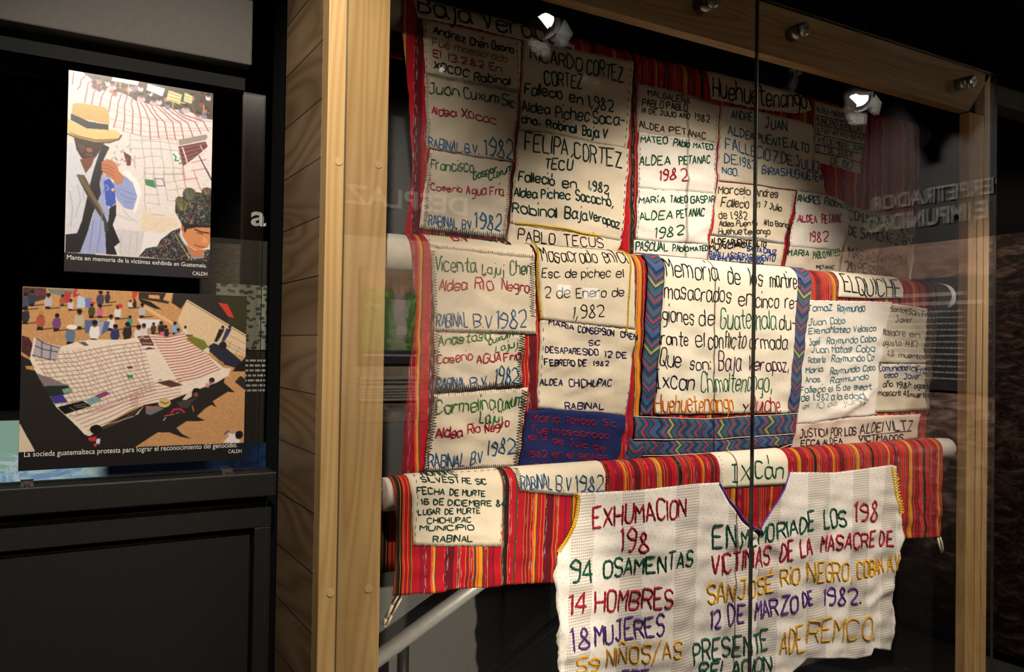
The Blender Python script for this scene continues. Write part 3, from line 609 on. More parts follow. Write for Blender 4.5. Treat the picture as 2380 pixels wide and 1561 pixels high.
DATA = [
dict(k='T',mat='cream',lay=1,name='title_patch',lab='cream title strip with navy lettering',
 top=[(0.7859,0.0659),(1.0529,0.0569),(1.2886,0.0069)],bot=[(0.812,-0.0179),(0.9626,-0.0107),(1.1104,-0.0121),(1.2885,-0.0081)],
 st=[('d',[(0.8213,-0.01),(0.9625,-0.0046),(1.1103,-0.0074),(1.2845,-0.004)],'K',0.0017,0.0054,0.0)],
 txt=[('Baja Verapaz',[(0.8134,-0.0074),(0.9625,-0.0046),(1.1175,-0.0012),(1.2767,-0.0055)],0.0538,0.006,'N','r')]),
dict(k='T',mat='cream',lay=2,name='name_patch',lab='cream patch with black, yellow and crimson lettering',
 top=[(0.8231,-0.0199),(1.1123,-0.0164)],bot=[(0.8348,-0.1563),(1.109,-0.1561)],
 st=[('d',[(0.8312,-0.0255),(0.8362,-0.1532)],'K',0.0024,0.0098,0.0),('d',[(1.0998,-0.0236),(1.1058,-0.1506)],'K',0.0025,0.0104,0.0),('d',[(0.8311,-0.0196),(1.0996,-0.0159)],'K',0.0016,0.0054,0.0),('z',[(0.8364,-0.1561),(1.1089,-0.1546)],'K',0.0015,0.0044,0.0044)],
 txt=[('Andrez',[(0.8544,-0.0499),(0.9452,-0.0565)],0.0192,0.0038,'K','r'),('Chén Osorio',[(0.9587,-0.0598),(1.0891,-0.0541)],0.02,0.0039,'K','r'),('Fué masacrado',[(0.8523,-0.0809),(1.0701,-0.0842)],0.018,0.0034,'W','r'),('El 13.2.82 En',[(0.8553,-0.11),(1.0558,-0.1127)],0.0179,0.0034,'R','r'),('XOCOC',[(0.8581,-0.1375),(0.9561,-0.1431)],0.0191,0.0038,'K','r'),('Rabinal',[(0.9724,-0.1497),(1.078,-0.1421)],0.0214,0.004,'K','r')]),
dict(k='T',mat='cream2',lay=1,name='name_patch',lab='grey cream patch with green, crimson and blue lettering',
 top=[(0.8332,-0.1566),(1.109,-0.1561)],bot=[(0.8423,-0.3422),(1.0936,-0.3476)],
 st=[('z',[(0.8398,-0.1613),(0.8405,-0.25),(0.8476,-0.3397)],'K',0.0015,0.0054,0.0044),('z',[(1.1092,-0.1591),(1.0938,-0.3443)],'K',0.0016,0.0058,0.0046),('z',[(0.8492,-0.3455),(1.0953,-0.3505)],'K',0.0015,0.0044,0.0044)],
 txt=[('Juan',[(0.8453,-0.2015),(0.9312,-0.1968)],0.0271,0.0041,'g','a'),('Cuxum',[(0.9466,-0.1994),(1.0453,-0.1957)],0.0294,0.0039,'g','a'),('Sic',[(1.0566,-0.2005),(1.0953,-0.2038)],0.0302,0.004,'g','a'),('Aldea',[(0.8542,-0.2547),(0.9233,-0.2502)],0.021,0.0036,'C','a'),('Xococ',[(0.9389,-0.2483),(1.0385,-0.2534)],0.0236,0.0037,'C','a'),('RABINAL.',[(0.8477,-0.3382),(0.9433,-0.3407)],0.0252,0.0036,'b','a'),('B.V.',[(0.95,-0.3367),(0.9911,-0.3393)],0.0225,0.0037,'b','a'),('1982',[(1.0055,-0.3409),(1.0905,-0.34)],0.0465,0.0042,'b','a')]),
dict(k='T',mat='cream2',lay=2,name='name_patch',lab='grey cream patch with a zigzag stitched border',
 top=[(0.8511,-0.3444),(1.0885,-0.351)],bot=[(0.8243,-0.5478),(1.0735,-0.5545)],
 st=[('z',[(0.8497,-0.3546),(0.8468,-0.4374),(0.8402,-0.5434)],'K',0.0015,0.0054,0.0044),('z',[(1.0886,-0.3555),(1.0775,-0.4751),(1.0684,-0.5474)],'K',0.0018,0.0058,0.0058),('z',[(0.8274,-0.549),(1.0718,-0.5516)],'K',0.0019,0.0054,0.0076)],
 txt=[('Francisco',[(0.856,-0.3933),(0.9759,-0.3887)],0.0262,0.0038,'g','a'),('Gaspar',[(0.9775,-0.4072),(1.043,-0.3785)],0.0176,0.0042,'g','a'),('Cuxum',[(1.0193,-0.4068),(1.0884,-0.3702)],0.0194,0.0037,'g','a'),('Caserio',[(0.8558,-0.4475),(0.9459,-0.4429)],0.0148,0.0036,'C','a'),('Agua Fria',[(0.959,-0.4473),(1.0638,-0.4405)],0.0239,0.0037,'C','a'),('RABINAL B.V.',[(0.8498,-0.5382),(0.9773,-0.5396)],0.0261,0.0036,'b','a'),('1982',[(0.9852,-0.5302),(1.0589,-0.5331)],0.0385,0.0045,'b','a')]),
dict(k='T',mat='cream',lay=2,name='name_patch',lab='cream patch with large dark green lettering',
 top=[(1.1177,-0.0121),(1.4991,0.0013)],bot=[(1.1128,-0.2533),(1.481,-0.2584)],
 st=[('d',[(1.1215,-0.0177),(1.4949,-0.003)],'K',0.0014,0.0047,0.0),('d',[(1.4866,-0.0199),(1.4713,-0.2532)],'N',0.0028,0.0114,0.0),('d',[(1.1197,-0.0196),(1.1162,-0.2498)],'K',0.0016,0.0081,0.0),('d',[(1.1215,-0.249),(1.4761,-0.2541)],'K',0.0014,0.0046,0.0)],
 txt=[('RICARDO',[(1.1422,-0.0594),(1.3138,-0.0637)],0.0369,0.0049,'D','r'),('CORTEZ',[(1.3298,-0.0657),(1.4591,-0.0666)],0.0434,0.0051,'D','r'),('CORTEZ',[(1.1879,-0.1234),(1.3152,-0.1109)],0.0375,0.0049,'D','r'),('Fallecio',[(1.1278,-0.1573),(1.2443,-0.1526)],0.0297,0.0046,'D','r'),('en',[(1.2706,-0.1559),(1.3152,-0.1562)],0.0318,0.0048,'D','r'),('1,982',[(1.3363,-0.1573),(1.4262,-0.1572)],0.0339,0.0046,'D','r'),('Aldea',[(1.1192,-0.2069),(1.204,-0.2022)],0.0284,0.0043,'D','r'),('Pichec',[(1.2251,-0.2085),(1.3418,-0.1984)],0.0331,0.0044,'D','r'),('Saca-',[(1.3569,-0.1991),(1.4641,-0.1937)],0.0326,0.0046,'D','r'),('cho,',[(1.1178,-0.2369),(1.1746,-0.237)],0.0243,0.0051,'D','r'),('Rabinal',[(1.1953,-0.2409),(1.2939,-0.24)],0.0234,0.0052,'D','r'),('Baja V',[(1.3171,-0.2411),(1.4097,-0.2371)],0.0263,0.0053,'D','r')]),
dict(k='T',mat='cream',lay=3,name='name_patch',lab='cream patch with green lettering and a yellow cord below',
 top=[(1.1094,-0.2564),(1.4875,-0.2565)],bot=[(1.0845,-0.5132),(1.4682,-0.5262)],
 st=[('d',[(1.4813,-0.2723),(1.4648,-0.5231)],'N',0.003,0.0113,0.0),('d',[(1.1097,-0.3014),(1.0894,-0.5128)],'K',0.0016,0.0081,0.0),('c',[(1.1009,-0.5125),(1.1764,-0.5091),(1.2532,-0.5123),(1.317,-0.5189),(1.3846,-0.5204)],'Y',0.0063,0.0058,0.0)],
 txt=[('FELIPA',[(1.1305,-0.3098),(1.2645,-0.3094)],0.046,0.0049,'D','r'),('CORTEZ',[(1.286,-0.3131),(1.4595,-0.3163)],0.0486,0.005,'D','r'),('TECÚ',[(1.1934,-0.3519),(1.2817,-0.3463)],0.0274,0.0047,'D','r'),('Falleció',[(1.1113,-0.3951),(1.2226,-0.3955)],0.0257,0.0046,'D','r'),('en',[(1.2481,-0.399),(1.2948,-0.3954)],0.0268,0.0047,'D','r'),('1,982',[(1.3428,-0.3914),(1.4156,-0.396)],0.0258,0.0046,'D','r'),('Aldea Pichec',[(1.0964,-0.4396),(1.273,-0.4295)],0.0248,0.0043,'D','r'),('Sacachó,',[(1.292,-0.429),(1.432,-0.4337)],0.0285,0.0048,'D','r'),('Rabinal',[(1.0914,-0.4839),(1.2316,-0.4838)],0.0299,0.0048,'D','r'),('Baja',[(1.2577,-0.4817),(1.3362,-0.4802)],0.0302,0.0047,'D','r'),('Verapaz',[(1.3462,-0.4745),(1.457,-0.4931)],0.0241,0.0048,'D','r')]),
dict(k='T',mat='cream',lay=2,name='name_patch',lab='cream strip with thin black lettering',
 top=[(1.0846,-0.5101),(1.4721,-0.5226)],bot=[(1.0777,-0.5705),(1.4478,-0.5671)],
 st=[],
 txt=[('PABLO',[(1.1131,-0.5541),(1.229,-0.5583)],0.0285,0.0033,'K','r'),('TECÚS',[(1.2577,-0.5587),(1.3997,-0.5532)],0.0305,0.0034,'K','r')]),
dict(k='T',mat='cream2',lay=1,name='name_patch',lab='grey cream patch with brown capital lettering',
 top=[(1.5168,-0.0586),(1.6706,-0.0563),(1.8443,-0.07)],bot=[(1.5169,-0.2061),(1.8358,-0.1923)],
 st=[('d',[(1.5238,-0.0624),(1.6932,-0.0669),(1.8396,-0.0726)],'K',0.0015,0.0051,0.0),('d',[(1.8323,-0.0793),(1.8266,-0.1866)],'K',0.0018,0.0068,0.0),('d',[(1.524,-0.0675),(1.5238,-0.2016)],'K',0.0015,0.0064,0.0)],
 txt=[('MALGALEÑA',[(1.5566,-0.0879),(1.7165,-0.0881)],0.0178,0.0034,'E','r'),('PABLO PABLO',[(1.5348,-0.1221),(1.7081,-0.1131)],0.0206,0.0036,'E','r'),('14 DE JULIO AÑO',[(1.533,-0.1424),(1.7168,-0.1346)],0.016,0.0034,'E','r'),('1982',[(1.7363,-0.1321),(1.799,-0.1325)],0.0215,0.0038,'E','r'),('ALDEA PETANAC',[(1.5244,-0.1875),(1.7831,-0.1873)],0.0196,0.0039,'E','r')]),
dict(k='T',mat='white',lay=2,name='name_patch',lab='white satin patch with green lettering and a crimson year',
 top=[(1.5216,-0.2019),(1.8333,-0.1926)],bot=[(1.5193,-0.3689),(1.8295,-0.3516)],
 st=[('d',[(1.53,-0.2093),(1.8269,-0.197)],'K',0.0019,0.0064,0.0),('d',[(1.5298,-0.249),(1.5229,-0.3653)],'N',0.0023,0.0076,0.0),('d',[(1.8256,-0.2088),(1.8248,-0.3479)],'K',0.0024,0.0081,0.0),('d',[(1.5231,-0.3701),(1.7243,-0.3648)],'N',0.0023,0.0089,0.0)],
 txt=[('MATEO',[(1.5294,-0.2315),(1.6338,-0.2215)],0.0187,0.0042,'g2','r'),('PAblo',[(1.6552,-0.226),(1.7132,-0.222)],0.0202,0.0043,'g2','r'),('MATEO',[(1.7294,-0.2227),(1.8185,-0.2143)],0.017,0.0044,'g2','r'),('ALDEA',[(1.5257,-0.299),(1.6404,-0.2829)],0.0263,0.0048,'g2','r'),('PETANAC',[(1.6727,-0.2815),(1.7994,-0.2597)],0.0248,0.0046,'g2','r'),('198',[(1.6079,-0.3349),(1.6633,-0.3258)],0.0309,0.0051,'C','r'),('2',[(1.678,-0.328),(1.7036,-0.3249)],0.0344,0.0046,'C','r')]),
dict(k='T',mat='white',lay=3,name='name_patch',lab='white satin patch with green lettering and a green year',
 top=[(1.5193,-0.3689),(1.8294,-0.3527)],bot=[(1.5126,-0.5206),(1.7939,-0.5141)],
 st=[('d',[(1.5233,-0.375),(1.518,-0.5186)],'N',0.002,0.0076,0.0),('d',[(1.824,-0.3586),(1.7919,-0.5108)],'N',0.0024,0.0081,0.0)],
 txt=[('MARíA',[(1.5247,-0.4135),(1.6252,-0.3999)],0.0178,0.0045,'g2','r'),('TAdEO',[(1.6443,-0.398),(1.7098,-0.3933)],0.0194,0.0043,'g2','r'),('GASPAR',[(1.7214,-0.3948),(1.8252,-0.3791)],0.0213,0.0044,'g2','r'),('ALDEA',[(1.5246,-0.4632),(1.6518,-0.446)],0.0234,0.0047,'g2','r'),('PETANAC',[(1.6674,-0.4432),(1.7758,-0.427)],0.024,0.0046,'g2','r'),('1982',[(1.583,-0.5133),(1.6961,-0.4909)],0.031,0.0045,'g2','r')]),
dict(k='T',mat='white',lay=2,name='name_patch',lab='white strip with green lettering',
 top=[(1.5107,-0.5207),(1.7968,-0.5138)],bot=[(1.5074,-0.5743),(1.7924,-0.5672)],
 st=[],
 txt=[('PASCUAL',[(1.5154,-0.5529),(1.6356,-0.5442)],0.0249,0.0045,'g2','r'),('PAblo',[(1.6561,-0.545),(1.7195,-0.5397)],0.0203,0.0043,'g2','r'),('MATEO',[(1.727,-0.5393),(1.7917,-0.5332)],0.0143,0.0044,'g2','r')]),
dict(k='T',mat='cream',lay=3,name='title_patch',lab='cream label with rounded end and black lettering',
 top=[(1.7914,0.0299),(1.8456,0.0426),(1.9681,0.0425),(2.1077,0.0423),(2.2088,0.0422),(2.2543,0.0142)],bot=[(1.8049,-0.0565),(1.8689,-0.055),(1.9613,-0.0545),(2.1005,-0.0489),(2.212,-0.037),(2.2697,-0.0178)],
 st=[('d',[(1.8048,-0.0547),(1.9612,-0.0508),(2.1004,-0.0451),(2.2062,-0.034)],'K',0.0019,0.0067,0.0)],
 txt=[('Huehuetenango',[(1.8117,-0.047),(1.9983,-0.0445),(2.2435,-0.0181)],0.0627,0.0059,'K','r')]),
dict(k='T',mat='cream3',lay=1,name='name_patch',lab='large cream patch with blue capital lettering',
 top=[(1.8491,-0.0675),(2.0468,-0.0594),(2.2768,-0.0643)],bot=[(1.8405,-0.3101),(2.015,-0.3045),(2.1999,-0.3025),(2.3479,-0.2993)],
 st=[('d',[(1.845,-0.3061),(2.1942,-0.2983)],'K',0.0016,0.0054,0.0),('d',[(1.8542,-0.0721),(1.8441,-0.301)],'C',0.0022,0.0163,0.0),('d',[(2.2798,-0.0658),(2.291,-0.1921)],'K',0.0018,0.0059,0.0)],
 txt=[('ANDRES',[(1.8943,-0.1027),(2.0128,-0.0983)],0.0259,0.0045,'t','r'),('JUAN.',[(2.0519,-0.1092),(2.1553,-0.1066)],0.0321,0.0047,'t','r'),('ALDEA.PUENTE.ALTO',[(1.8813,-0.158),(2.2623,-0.1634)],0.0275,0.0045,'t','r'),('FALLECIO.7.DE.JULIO-',[(1.8722,-0.2053),(2.3312,-0.2268)],0.0354,0.0045,'b','r'),('DE.1982',[(1.869,-0.2483),(2.0166,-0.2524)],0.0266,0.0042,'b','r'),('BARIAS.HUEHUETEN-',[(2.0422,-0.2596),(2.3409,-0.2555)],0.0266,0.004,'b','r'),('NGO.',[(1.8644,-0.2818),(1.9254,-0.2851)],0.0204,0.0039,'b','r')]),
dict(k='T',mat='cream3',lay=2,name='name_patch',lab='cream patch with dark red lines between rows of lettering',
 top=[(2.2882,0.021),(2.5652,0.0115)],bot=[(2.2807,-0.1894),(2.5333,-0.2038)],
 st=[('c',[(2.2861,-0.0311),(2.5542,-0.0262)],'c',0.0035,0.0118,0.0),('c',[(2.2868,-0.0628),(2.5554,-0.0593)],'c',0.0035,0.0118,0.0),('c',[(2.2857,-0.0972),(2.5549,-0.0951)],'c',0.0035,0.0118,0.0),('c',[(2.2849,-0.1313),(2.5582,-0.1297)],'c',0.0035,0.0118,0.0),('c',[(2.2887,-0.1581),(2.5643,-0.1616)],'c',0.0035,0.0118,0.0)],
 txt=[('ALDEA PUENTE ALTO',[(2.2917,-0.0171),(2.5157,-0.0208)],0.017,0.0042,'F','r'),('MUNICIPIO BARILLAS',[(2.2893,-0.0565),(2.5389,-0.0547)],0.0195,0.0042,'F','r'),('DEPARTAMENTO HUEHUE',[(2.2887,-0.0927),(2.5527,-0.0827)],0.0198,0.0039,'F','r'),('FAYECIO MIGUEL JUAN',[(2.2818,-0.1258),(2.5508,-0.1212)],0.0211,0.0039,'F','r'),('EL 7 DE JULIO DE',[(2.2886,-0.1541),(2.4968,-0.1529)],0.0204,0.0042,'F','r'),('DE 1982',[(2.3666,-0.1925),(2.4868,-0.1949)],0.0263,0.0046,'F','r')]),
dict(k='T',mat='cream',lay=2,name='name_patch',lab='cream patch with olive lettering and a red piped edge',
 top=[(1.8405,-0.3101),(2.015,-0.3034),(2.197,-0.3028)],bot=[(1.8178,-0.482),(2.1458,-0.4841)],
 st=[('c',[(1.8432,-0.3107),(2.015,-0.3016),(2.1999,-0.3013),(2.1825,-0.4125),(2.1493,-0.5205),(2.1422,-0.5537)],'c',0.0035,0.0108,0.0),('d',[(2.1788,-0.317),(2.1548,-0.4664)],'K',0.0019,0.0087,0.0),('z',[(1.8201,-0.4818),(2.0142,-0.4748),(2.1461,-0.4822)],'b',0.0022,0.0081,0.0027)],
 txt=[('Marcelo',[(1.8441,-0.3499),(1.9833,-0.3378)],0.0258,0.0042,'o','r'),('Andres',[(2.0044,-0.34),(2.1189,-0.3315)],0.0259,0.0043,'o','r'),('Fallecio',[(1.8574,-0.3892),(1.9788,-0.3809)],0.0276,0.0042,'o','r'),('en',[(2,-0.3786),(2.0314,-0.3751)],0.0261,0.004,'o','r'),('7 Julio',[(2.0523,-0.371),(2.1294,-0.3768)],0.0205,0.004,'o','r'),('de 1.982',[(1.845,-0.4296),(1.9679,-0.4181)],0.0247,0.0039,'o','r'),('Aldea Puente',[(1.8459,-0.452),(2.0152,-0.4358)],0.0167,0.0039,'o','r'),('Alto Barias',[(2.0537,-0.4278),(2.1764,-0.4285)],0.0178,0.0044,'o','r'),('Huehuetenango',[(1.8444,-0.4775),(2.0822,-0.4569)],0.0199,0.0042,'o','r')]),
dict(k='T',mat='cream',lay=1,name='name_patch',lab='small cream patch packed with black and blue lettering',
 top=[(1.8156,-0.4839),(2.1458,-0.4841)],bot=[(1.7968,-0.5652),(2.1397,-0.5612)],
 st=[],
 txt=[('ALDEA.PUENTE ALTO',[(1.8145,-0.5103),(2.0658,-0.5005)],0.0185,0.0053,'K','r'),('MUNICIPIO',[(1.8053,-0.5309),(1.9667,-0.5077)],0.0146,0.005,'K','r'),('SANTA CRUZ',[(1.973,-0.5189),(2.1116,-0.5221)],0.0151,0.0052,'b2','r'),('BARILLAS.DEPARTAMENTO',[(1.8042,-0.5526),(2.1063,-0.5452)],0.0191,0.0047,'b2','r'),('HUEHUETENANGO',[(1.8087,-0.5651),(2.0528,-0.5543)],0.0161,0.0044,'b2','r')]),
dict(k='T',mat='white',lay=3,name='name_patch',lab='white satin patch with green and crimson lettering',
 top=[(2.1999,-0.3013),(2.3528,-0.2981),(2.4903,-0.33)],bot=[(2.1697,-0.4899),(2.4327,-0.4872)],
 st=[('d',[(2.2,-0.3069),(2.1754,-0.4838)],'K',0.0019,0.0087,0.0),('d',[(2.211,-0.2982),(2.3482,-0.2946)],'K',0.0017,0.0058,0.0),('d',[(2.4658,-0.3482),(2.4292,-0.4756)],'C',0.0023,0.0091,0.0)],
 txt=[('ANdRES',[(2.2005,-0.3367),(2.3176,-0.3354)],0.0253,0.0048,'g2','r'),('PAblo',[(2.3409,-0.3337),(2.3995,-0.3343)],0.0263,0.0049,'g2','r'),('MATEO',[(2.4057,-0.3368),(2.4825,-0.3435)],0.0198,0.005,'g2','r'),('ALDEA',[(2.2014,-0.4062),(2.2963,-0.401)],0.0247,0.0051,'C','r'),('PETANAC',[(2.3247,-0.4),(2.4231,-0.3894)],0.0294,0.0052,'C','r'),('1982',[(2.2599,-0.4692),(2.3544,-0.4585)],0.0346,0.0048,'C','r')]),
dict(k='T',mat='cream3',lay=2,name='name_patch',lab='cream strip with green lettering',
 top=[(2.1697,-0.4899),(2.4327,-0.4872)],bot=[(2.1532,-0.5698),(2.417,-0.5735)],
 st=[],
 txt=[('MARIA',[(2.1657,-0.5218),(2.2506,-0.52)],0.0213,0.0044,'g2','r'),('PABLO MATEO',[(2.2795,-0.5258),(2.4206,-0.5036)],0.0229,0.0045,'g2','r'),('PETANAC',[(2.2995,-0.5584),(2.3912,-0.5525)],0.0106,0.0042,'K','r')]),
dict(k='T',mat='cream3',lay=1,name='name_patch',lab='cream patch at the right edge with heavy dark green lettering',
 top=[(2.4846,-0.3247),(2.7388,-0.3292),(2.8533,-0.3276)],bot=[(2.4205,-0.5655),(2.8318,-0.5865)],
 st=[('d',[(2.4969,-0.3293),(2.7388,-0.3354),(2.8451,-0.3324)],'K',0.0018,0.0061,0.0),('c',[(2.4587,-0.4192),(2.4233,-0.5576)],'w',0.0036,0.0121,0.0)],
 txt=[('COMUNIDAD',[(2.4708,-0.371),(2.6996,-0.3738)],0.0314,0.007,'k','r'),('DE SANCHEZ B.V',[(2.4631,-0.4268),(2.8422,-0.4412)],0.0347,0.007,'k','r'),('PLAN',[(2.7726,-0.4001),(2.8376,-0.3956)],0.0199,0.006,'k','r'),('MASACRARON',[(2.4649,-0.5084),(2.8073,-0.5181)],0.0355,0.0067,'k','r'),('281 PERSONAS',[(2.451,-0.557),(2.742,-0.5593)],0.0342,0.0063,'k','r')]),
dict(k='M',mat='cream',lay=1,name='name_patch',lab='cream strip over the rod with red letters',
 top=[(0.7912,0.1107),(1.0947,0.1059)],bot=[(0.8011,0.0198),(1.0907,0.0126)],
 st=[('z',[(0.8041,0.02),(1.0892,0.014)],'K',0.0015,0.0051,0.0051),('d',[(1.1025,0.0809),(1.0846,0.0167)],'N',0.0022,0.0078,0.0),('d',[(0.8108,0.086),(0.8004,0.0242)],'N',0.0021,0.0073,0.0)],
 txt=[('B.V',[(0.87,0.0462),(0.9145,0.0466)],0.0379,0.0039,'C','r'),('Rabinal',[(0.9357,0.0698),(1.0331,0.0517)],0.0331,0.0035,'K','r'),('Vicente',[(0.8317,0.0855),(0.9203,0.0871)],0.0159,0.0035,'K','r')]),
dict(k='M',mat='cream2',lay=2,name='name_patch',lab='grey cream patch with green, crimson and blue lettering and a zigzag border',
 top=[(0.7997,0.0196),(1.089,0.0125)],bot=[(0.8162,-0.1777),(1.0961,-0.179)],
 st=[('z',[(0.8032,0.0128),(0.8105,-0.072),(0.8129,-0.1462)],'N',0.0016,0.0061,0.0051),('z',[(1.0837,0.0106),(1.0825,-0.0723),(1.0845,-0.1348)],'K',0.0017,0.0055,0.0055),('z',[(0.819,-0.1768),(1.0948,-0.1761)],'K',0.0016,0.0041,0.0041)],
 txt=[('Vicenta',[(0.8123,-0.0347),(0.92,-0.0308)],0.0323,0.0038,'g','a'),('Lajuj',[(0.9386,-0.0338),(0.9987,-0.0344)],0.0244,0.0037,'g','a'),('Chen',[(1.018,-0.0305),(1.0772,-0.0275)],0.0325,0.004,'g','a'),('Aldea',[(0.8226,-0.082),(0.896,-0.0758)],0.0255,0.0036,'C','a'),('Río',[(0.9184,-0.072),(0.971,-0.072)],0.0297,0.0037,'C','a'),('Negro',[(0.9933,-0.0715),(1.0742,-0.0727)],0.0247,0.0038,'C','a'),('RABINAL',[(0.819,-0.1685),(0.9001,-0.1637)],0.0327,0.0034,'b','a'),('B.V',[(0.916,-0.1661),(0.9694,-0.1675)],0.0298,0.0035,'b','a'),('1982',[(0.9789,-0.1652),(1.0659,-0.1592)],0.0434,0.004,'b','a')]),
dict(k='M',mat='cream2',lay=1,name='name_patch',lab='small cream patch with green slanting lettering',
 top=[(0.8162,-0.1788),(1.0612,-0.1813)],bot=[(0.817,-0.324),(1.0524,-0.3116)],
 st=[('z',[(0.8219,-0.1836),(0.8214,-0.3213)],'K',0.0018,0.0061,0.0051),('z',[(1.0547,-0.1843),(1.0491,-0.3107)],'K',0.0022,0.0054,0.0065),('z',[(0.82,-0.32),(0.9134,-0.315),(1.0491,-0.3107)],'K',0.0023,0.0051,0.0092)],
 txt=[('Anastasia',[(0.8279,-0.2124),(0.9639,-0.1947)],0.0224,0.0036,'g3','a'),('Cuxum',[(0.9595,-0.2076),(1.028,-0.1848)],0.0149,0.0037,'g3','a'),('Lajuj',[(0.9832,-0.2259),(1.0423,-0.2084)],0.0167,0.0035,'g3','a'),('Caserio',[(0.8241,-0.2565),(0.9139,-0.244)],0.02,0.0034,'C','a'),('AGUA',[(0.9256,-0.2532),(0.9972,-0.2473)],0.0194,0.0039,'C','a'),('Fria',[(1.007,-0.2493),(1.0503,-0.242)],0.0197,0.0038,'C','a'),('RABINAL',[(0.8228,-0.3158),(0.901,-0.3101)],0.0244,0.0034,'b','a'),('B.V',[(0.9134,-0.3141),(0.9564,-0.3063)],0.0248,0.0034,'b','a'),('1982',[(0.9812,-0.3056),(1.0443,-0.3011)],0.0398,0.004,'b','a')]),
dict(k='M',mat='cream2',lay=2,name='name_patch',lab='cream patch lowest in the left column with zigzag border',
 top=[(0.8183,-0.3268),(1.0713,-0.3138)],bot=[(0.7941,-0.5098),(1.0457,-0.513)],
 st=[('z',[(0.8193,-0.3322),(0.8095,-0.4307),(0.7968,-0.5059)],'K',0.002,0.0061,0.0061),('z',[(1.0628,-0.321),(1.0512,-0.4168),(1.0422,-0.5093)],'K',0.0022,0.0065,0.0065),('z',[(0.797,-0.5087),(1.0439,-0.5108)],'p',0.002,0.0051,0.0061)],
 txt=[('Carmelina',[(0.8221,-0.3733),(0.9803,-0.3637)],0.0308,0.0036,'g3','a'),('Cuxum',[(0.9913,-0.3721),(1.0546,-0.3564)],0.0318,0.0038,'g3','a'),('Lajuj',[(0.9375,-0.3966),(1.0023,-0.4009)],0.0251,0.0035,'g3','a'),('Aldea',[(0.823,-0.4282),(0.8878,-0.429)],0.0227,0.0036,'C','a'),('Rio',[(0.9049,-0.4244),(0.9427,-0.4219)],0.0221,0.0034,'C','a'),('Negro',[(0.955,-0.4242),(1.0199,-0.4077)],0.0194,0.0035,'C','a'),('RABINAL',[(0.8058,-0.5002),(0.8988,-0.4996)],0.0299,0.0034,'b','a'),('B.V',[(0.915,-0.4999),(0.9476,-0.4946)],0.0279,0.0034,'b','a'),('1982',[(0.9608,-0.477),(1.036,-0.477)],0.0368,0.004,'b','a')]),
dict(k='M',mat='cream',lay=3,name='name_patch',lab='cream patch framed with yellow cord and thin black lettering',
 top=[(1.0949,0.0907),(1.2565,0.0813),(1.4074,0.0837)],bot=[(1.1083,-0.1404),(1.4161,-0.1583)],
 st=[('c',[(1.1157,0.0862),(1.0951,-0.0002),(1.0978,-0.0573),(1.1079,-0.1398)],'Y',0.0062,0.0056,0.0),('c',[(1.4002,0.089),(1.4013,0.0398),(1.3951,-0.0112),(1.3893,-0.1278),(1.3843,-0.1677)],'Y',0.006,0.006,0.0),('z',[(1.1261,0.0741),(1.2195,0.0654),(1.37,0.0817)],'K',0.0016,0.0157,0.0022),('d',[(1.1206,-0.145),(1.3921,-0.1577)],'K',0.0013,0.0044,0.0)],
 txt=[('Masacrado',[(1.1104,0.006),(1.2885,0.0159)],0.0389,0.0029,'K','r'),('en',[(1.3111,0.0175),(1.3456,0.02)],0.044,0.003,'K','r'),('la',[(1.3533,0.0205),(1.3864,0.0223)],0.0601,0.0031,'K','r'),('Esc.',[(1.1108,-0.0336),(1.1658,-0.0305)],0.0237,0.0029,'K','r'),('de',[(1.1815,-0.0301),(1.2169,-0.0281)],0.0228,0.003,'K','r'),('pichec',[(1.233,-0.0266),(1.3284,-0.0212)],0.0239,0.0027,'K','r'),('el',[(1.3472,-0.0201),(1.372,-0.0187)],0.0244,0.0028,'K','r'),('2 de',[(1.1175,-0.085),(1.1996,-0.0811)],0.0275,0.0029,'K','r'),('Enero',[(1.2192,-0.0803),(1.3151,-0.0736)],0.0261,0.003,'K','r'),('de',[(1.3333,-0.0722),(1.3746,-0.0698)],0.0242,0.0028,'K','r'),('1,982',[(1.2072,-0.1371),(1.3107,-0.1268)],0.0342,0.0032,'K','r')]),
dict(k='M',mat='cream',lay=2,name='name_patch',lab='cream patch with small navy capital lettering',
 top=[(1.1082,-0.1395),(1.4202,-0.1592)],bot=[(1.0985,-0.3668),(1.3885,-0.3952)],
 st=[('d',[(1.117,-0.1623),(1.1098,-0.3012),(1.1016,-0.3624)],'K',0.0022,0.0121,0.0),('d',[(1.4173,-0.1895),(1.4025,-0.2878),(1.3867,-0.3889)],'N',0.0021,0.0106,0.0)],
 txt=[('MARIA',[(1.1333,-0.153),(1.2148,-0.1658)],0.0135,0.0032,'N2','r'),('CONSEPSION',[(1.2276,-0.1691),(1.3429,-0.1783)],0.016,0.0032,'N2','r'),('CHEN',[(1.3658,-0.1794),(1.4238,-0.1884)],0.0164,0.0036,'N2','r'),('SIC',[(1.2653,-0.206),(1.2991,-0.204)],0.0136,0.003,'N2','r'),('DESAPARESIDO',[(1.1229,-0.2243),(1.2904,-0.2306)],0.0157,0.0031,'N2','r'),('12 DE',[(1.3119,-0.2338),(1.3899,-0.2373)],0.0156,0.0033,'N2','r'),('FEBRERO DE',[(1.1195,-0.2568),(1.2552,-0.2582)],0.015,0.0034,'N','r'),('1.982',[(1.2749,-0.2581),(1.3281,-0.258)],0.0124,0.003,'N','r'),('ALDEA',[(1.1082,-0.3062),(1.1785,-0.3093)],0.016,0.0034,'N2','r'),('CHICHUPAC',[(1.2024,-0.3133),(1.337,-0.3141)],0.0191,0.0035,'N2','r'),('RABINAL',[(1.1888,-0.3711),(1.3144,-0.3742)],0.0175,0.0034,'N2','r')]),
dict(k='M',mat='navy',lay=3,name='name_patch',lab='dark blue patch with crimson lettering',
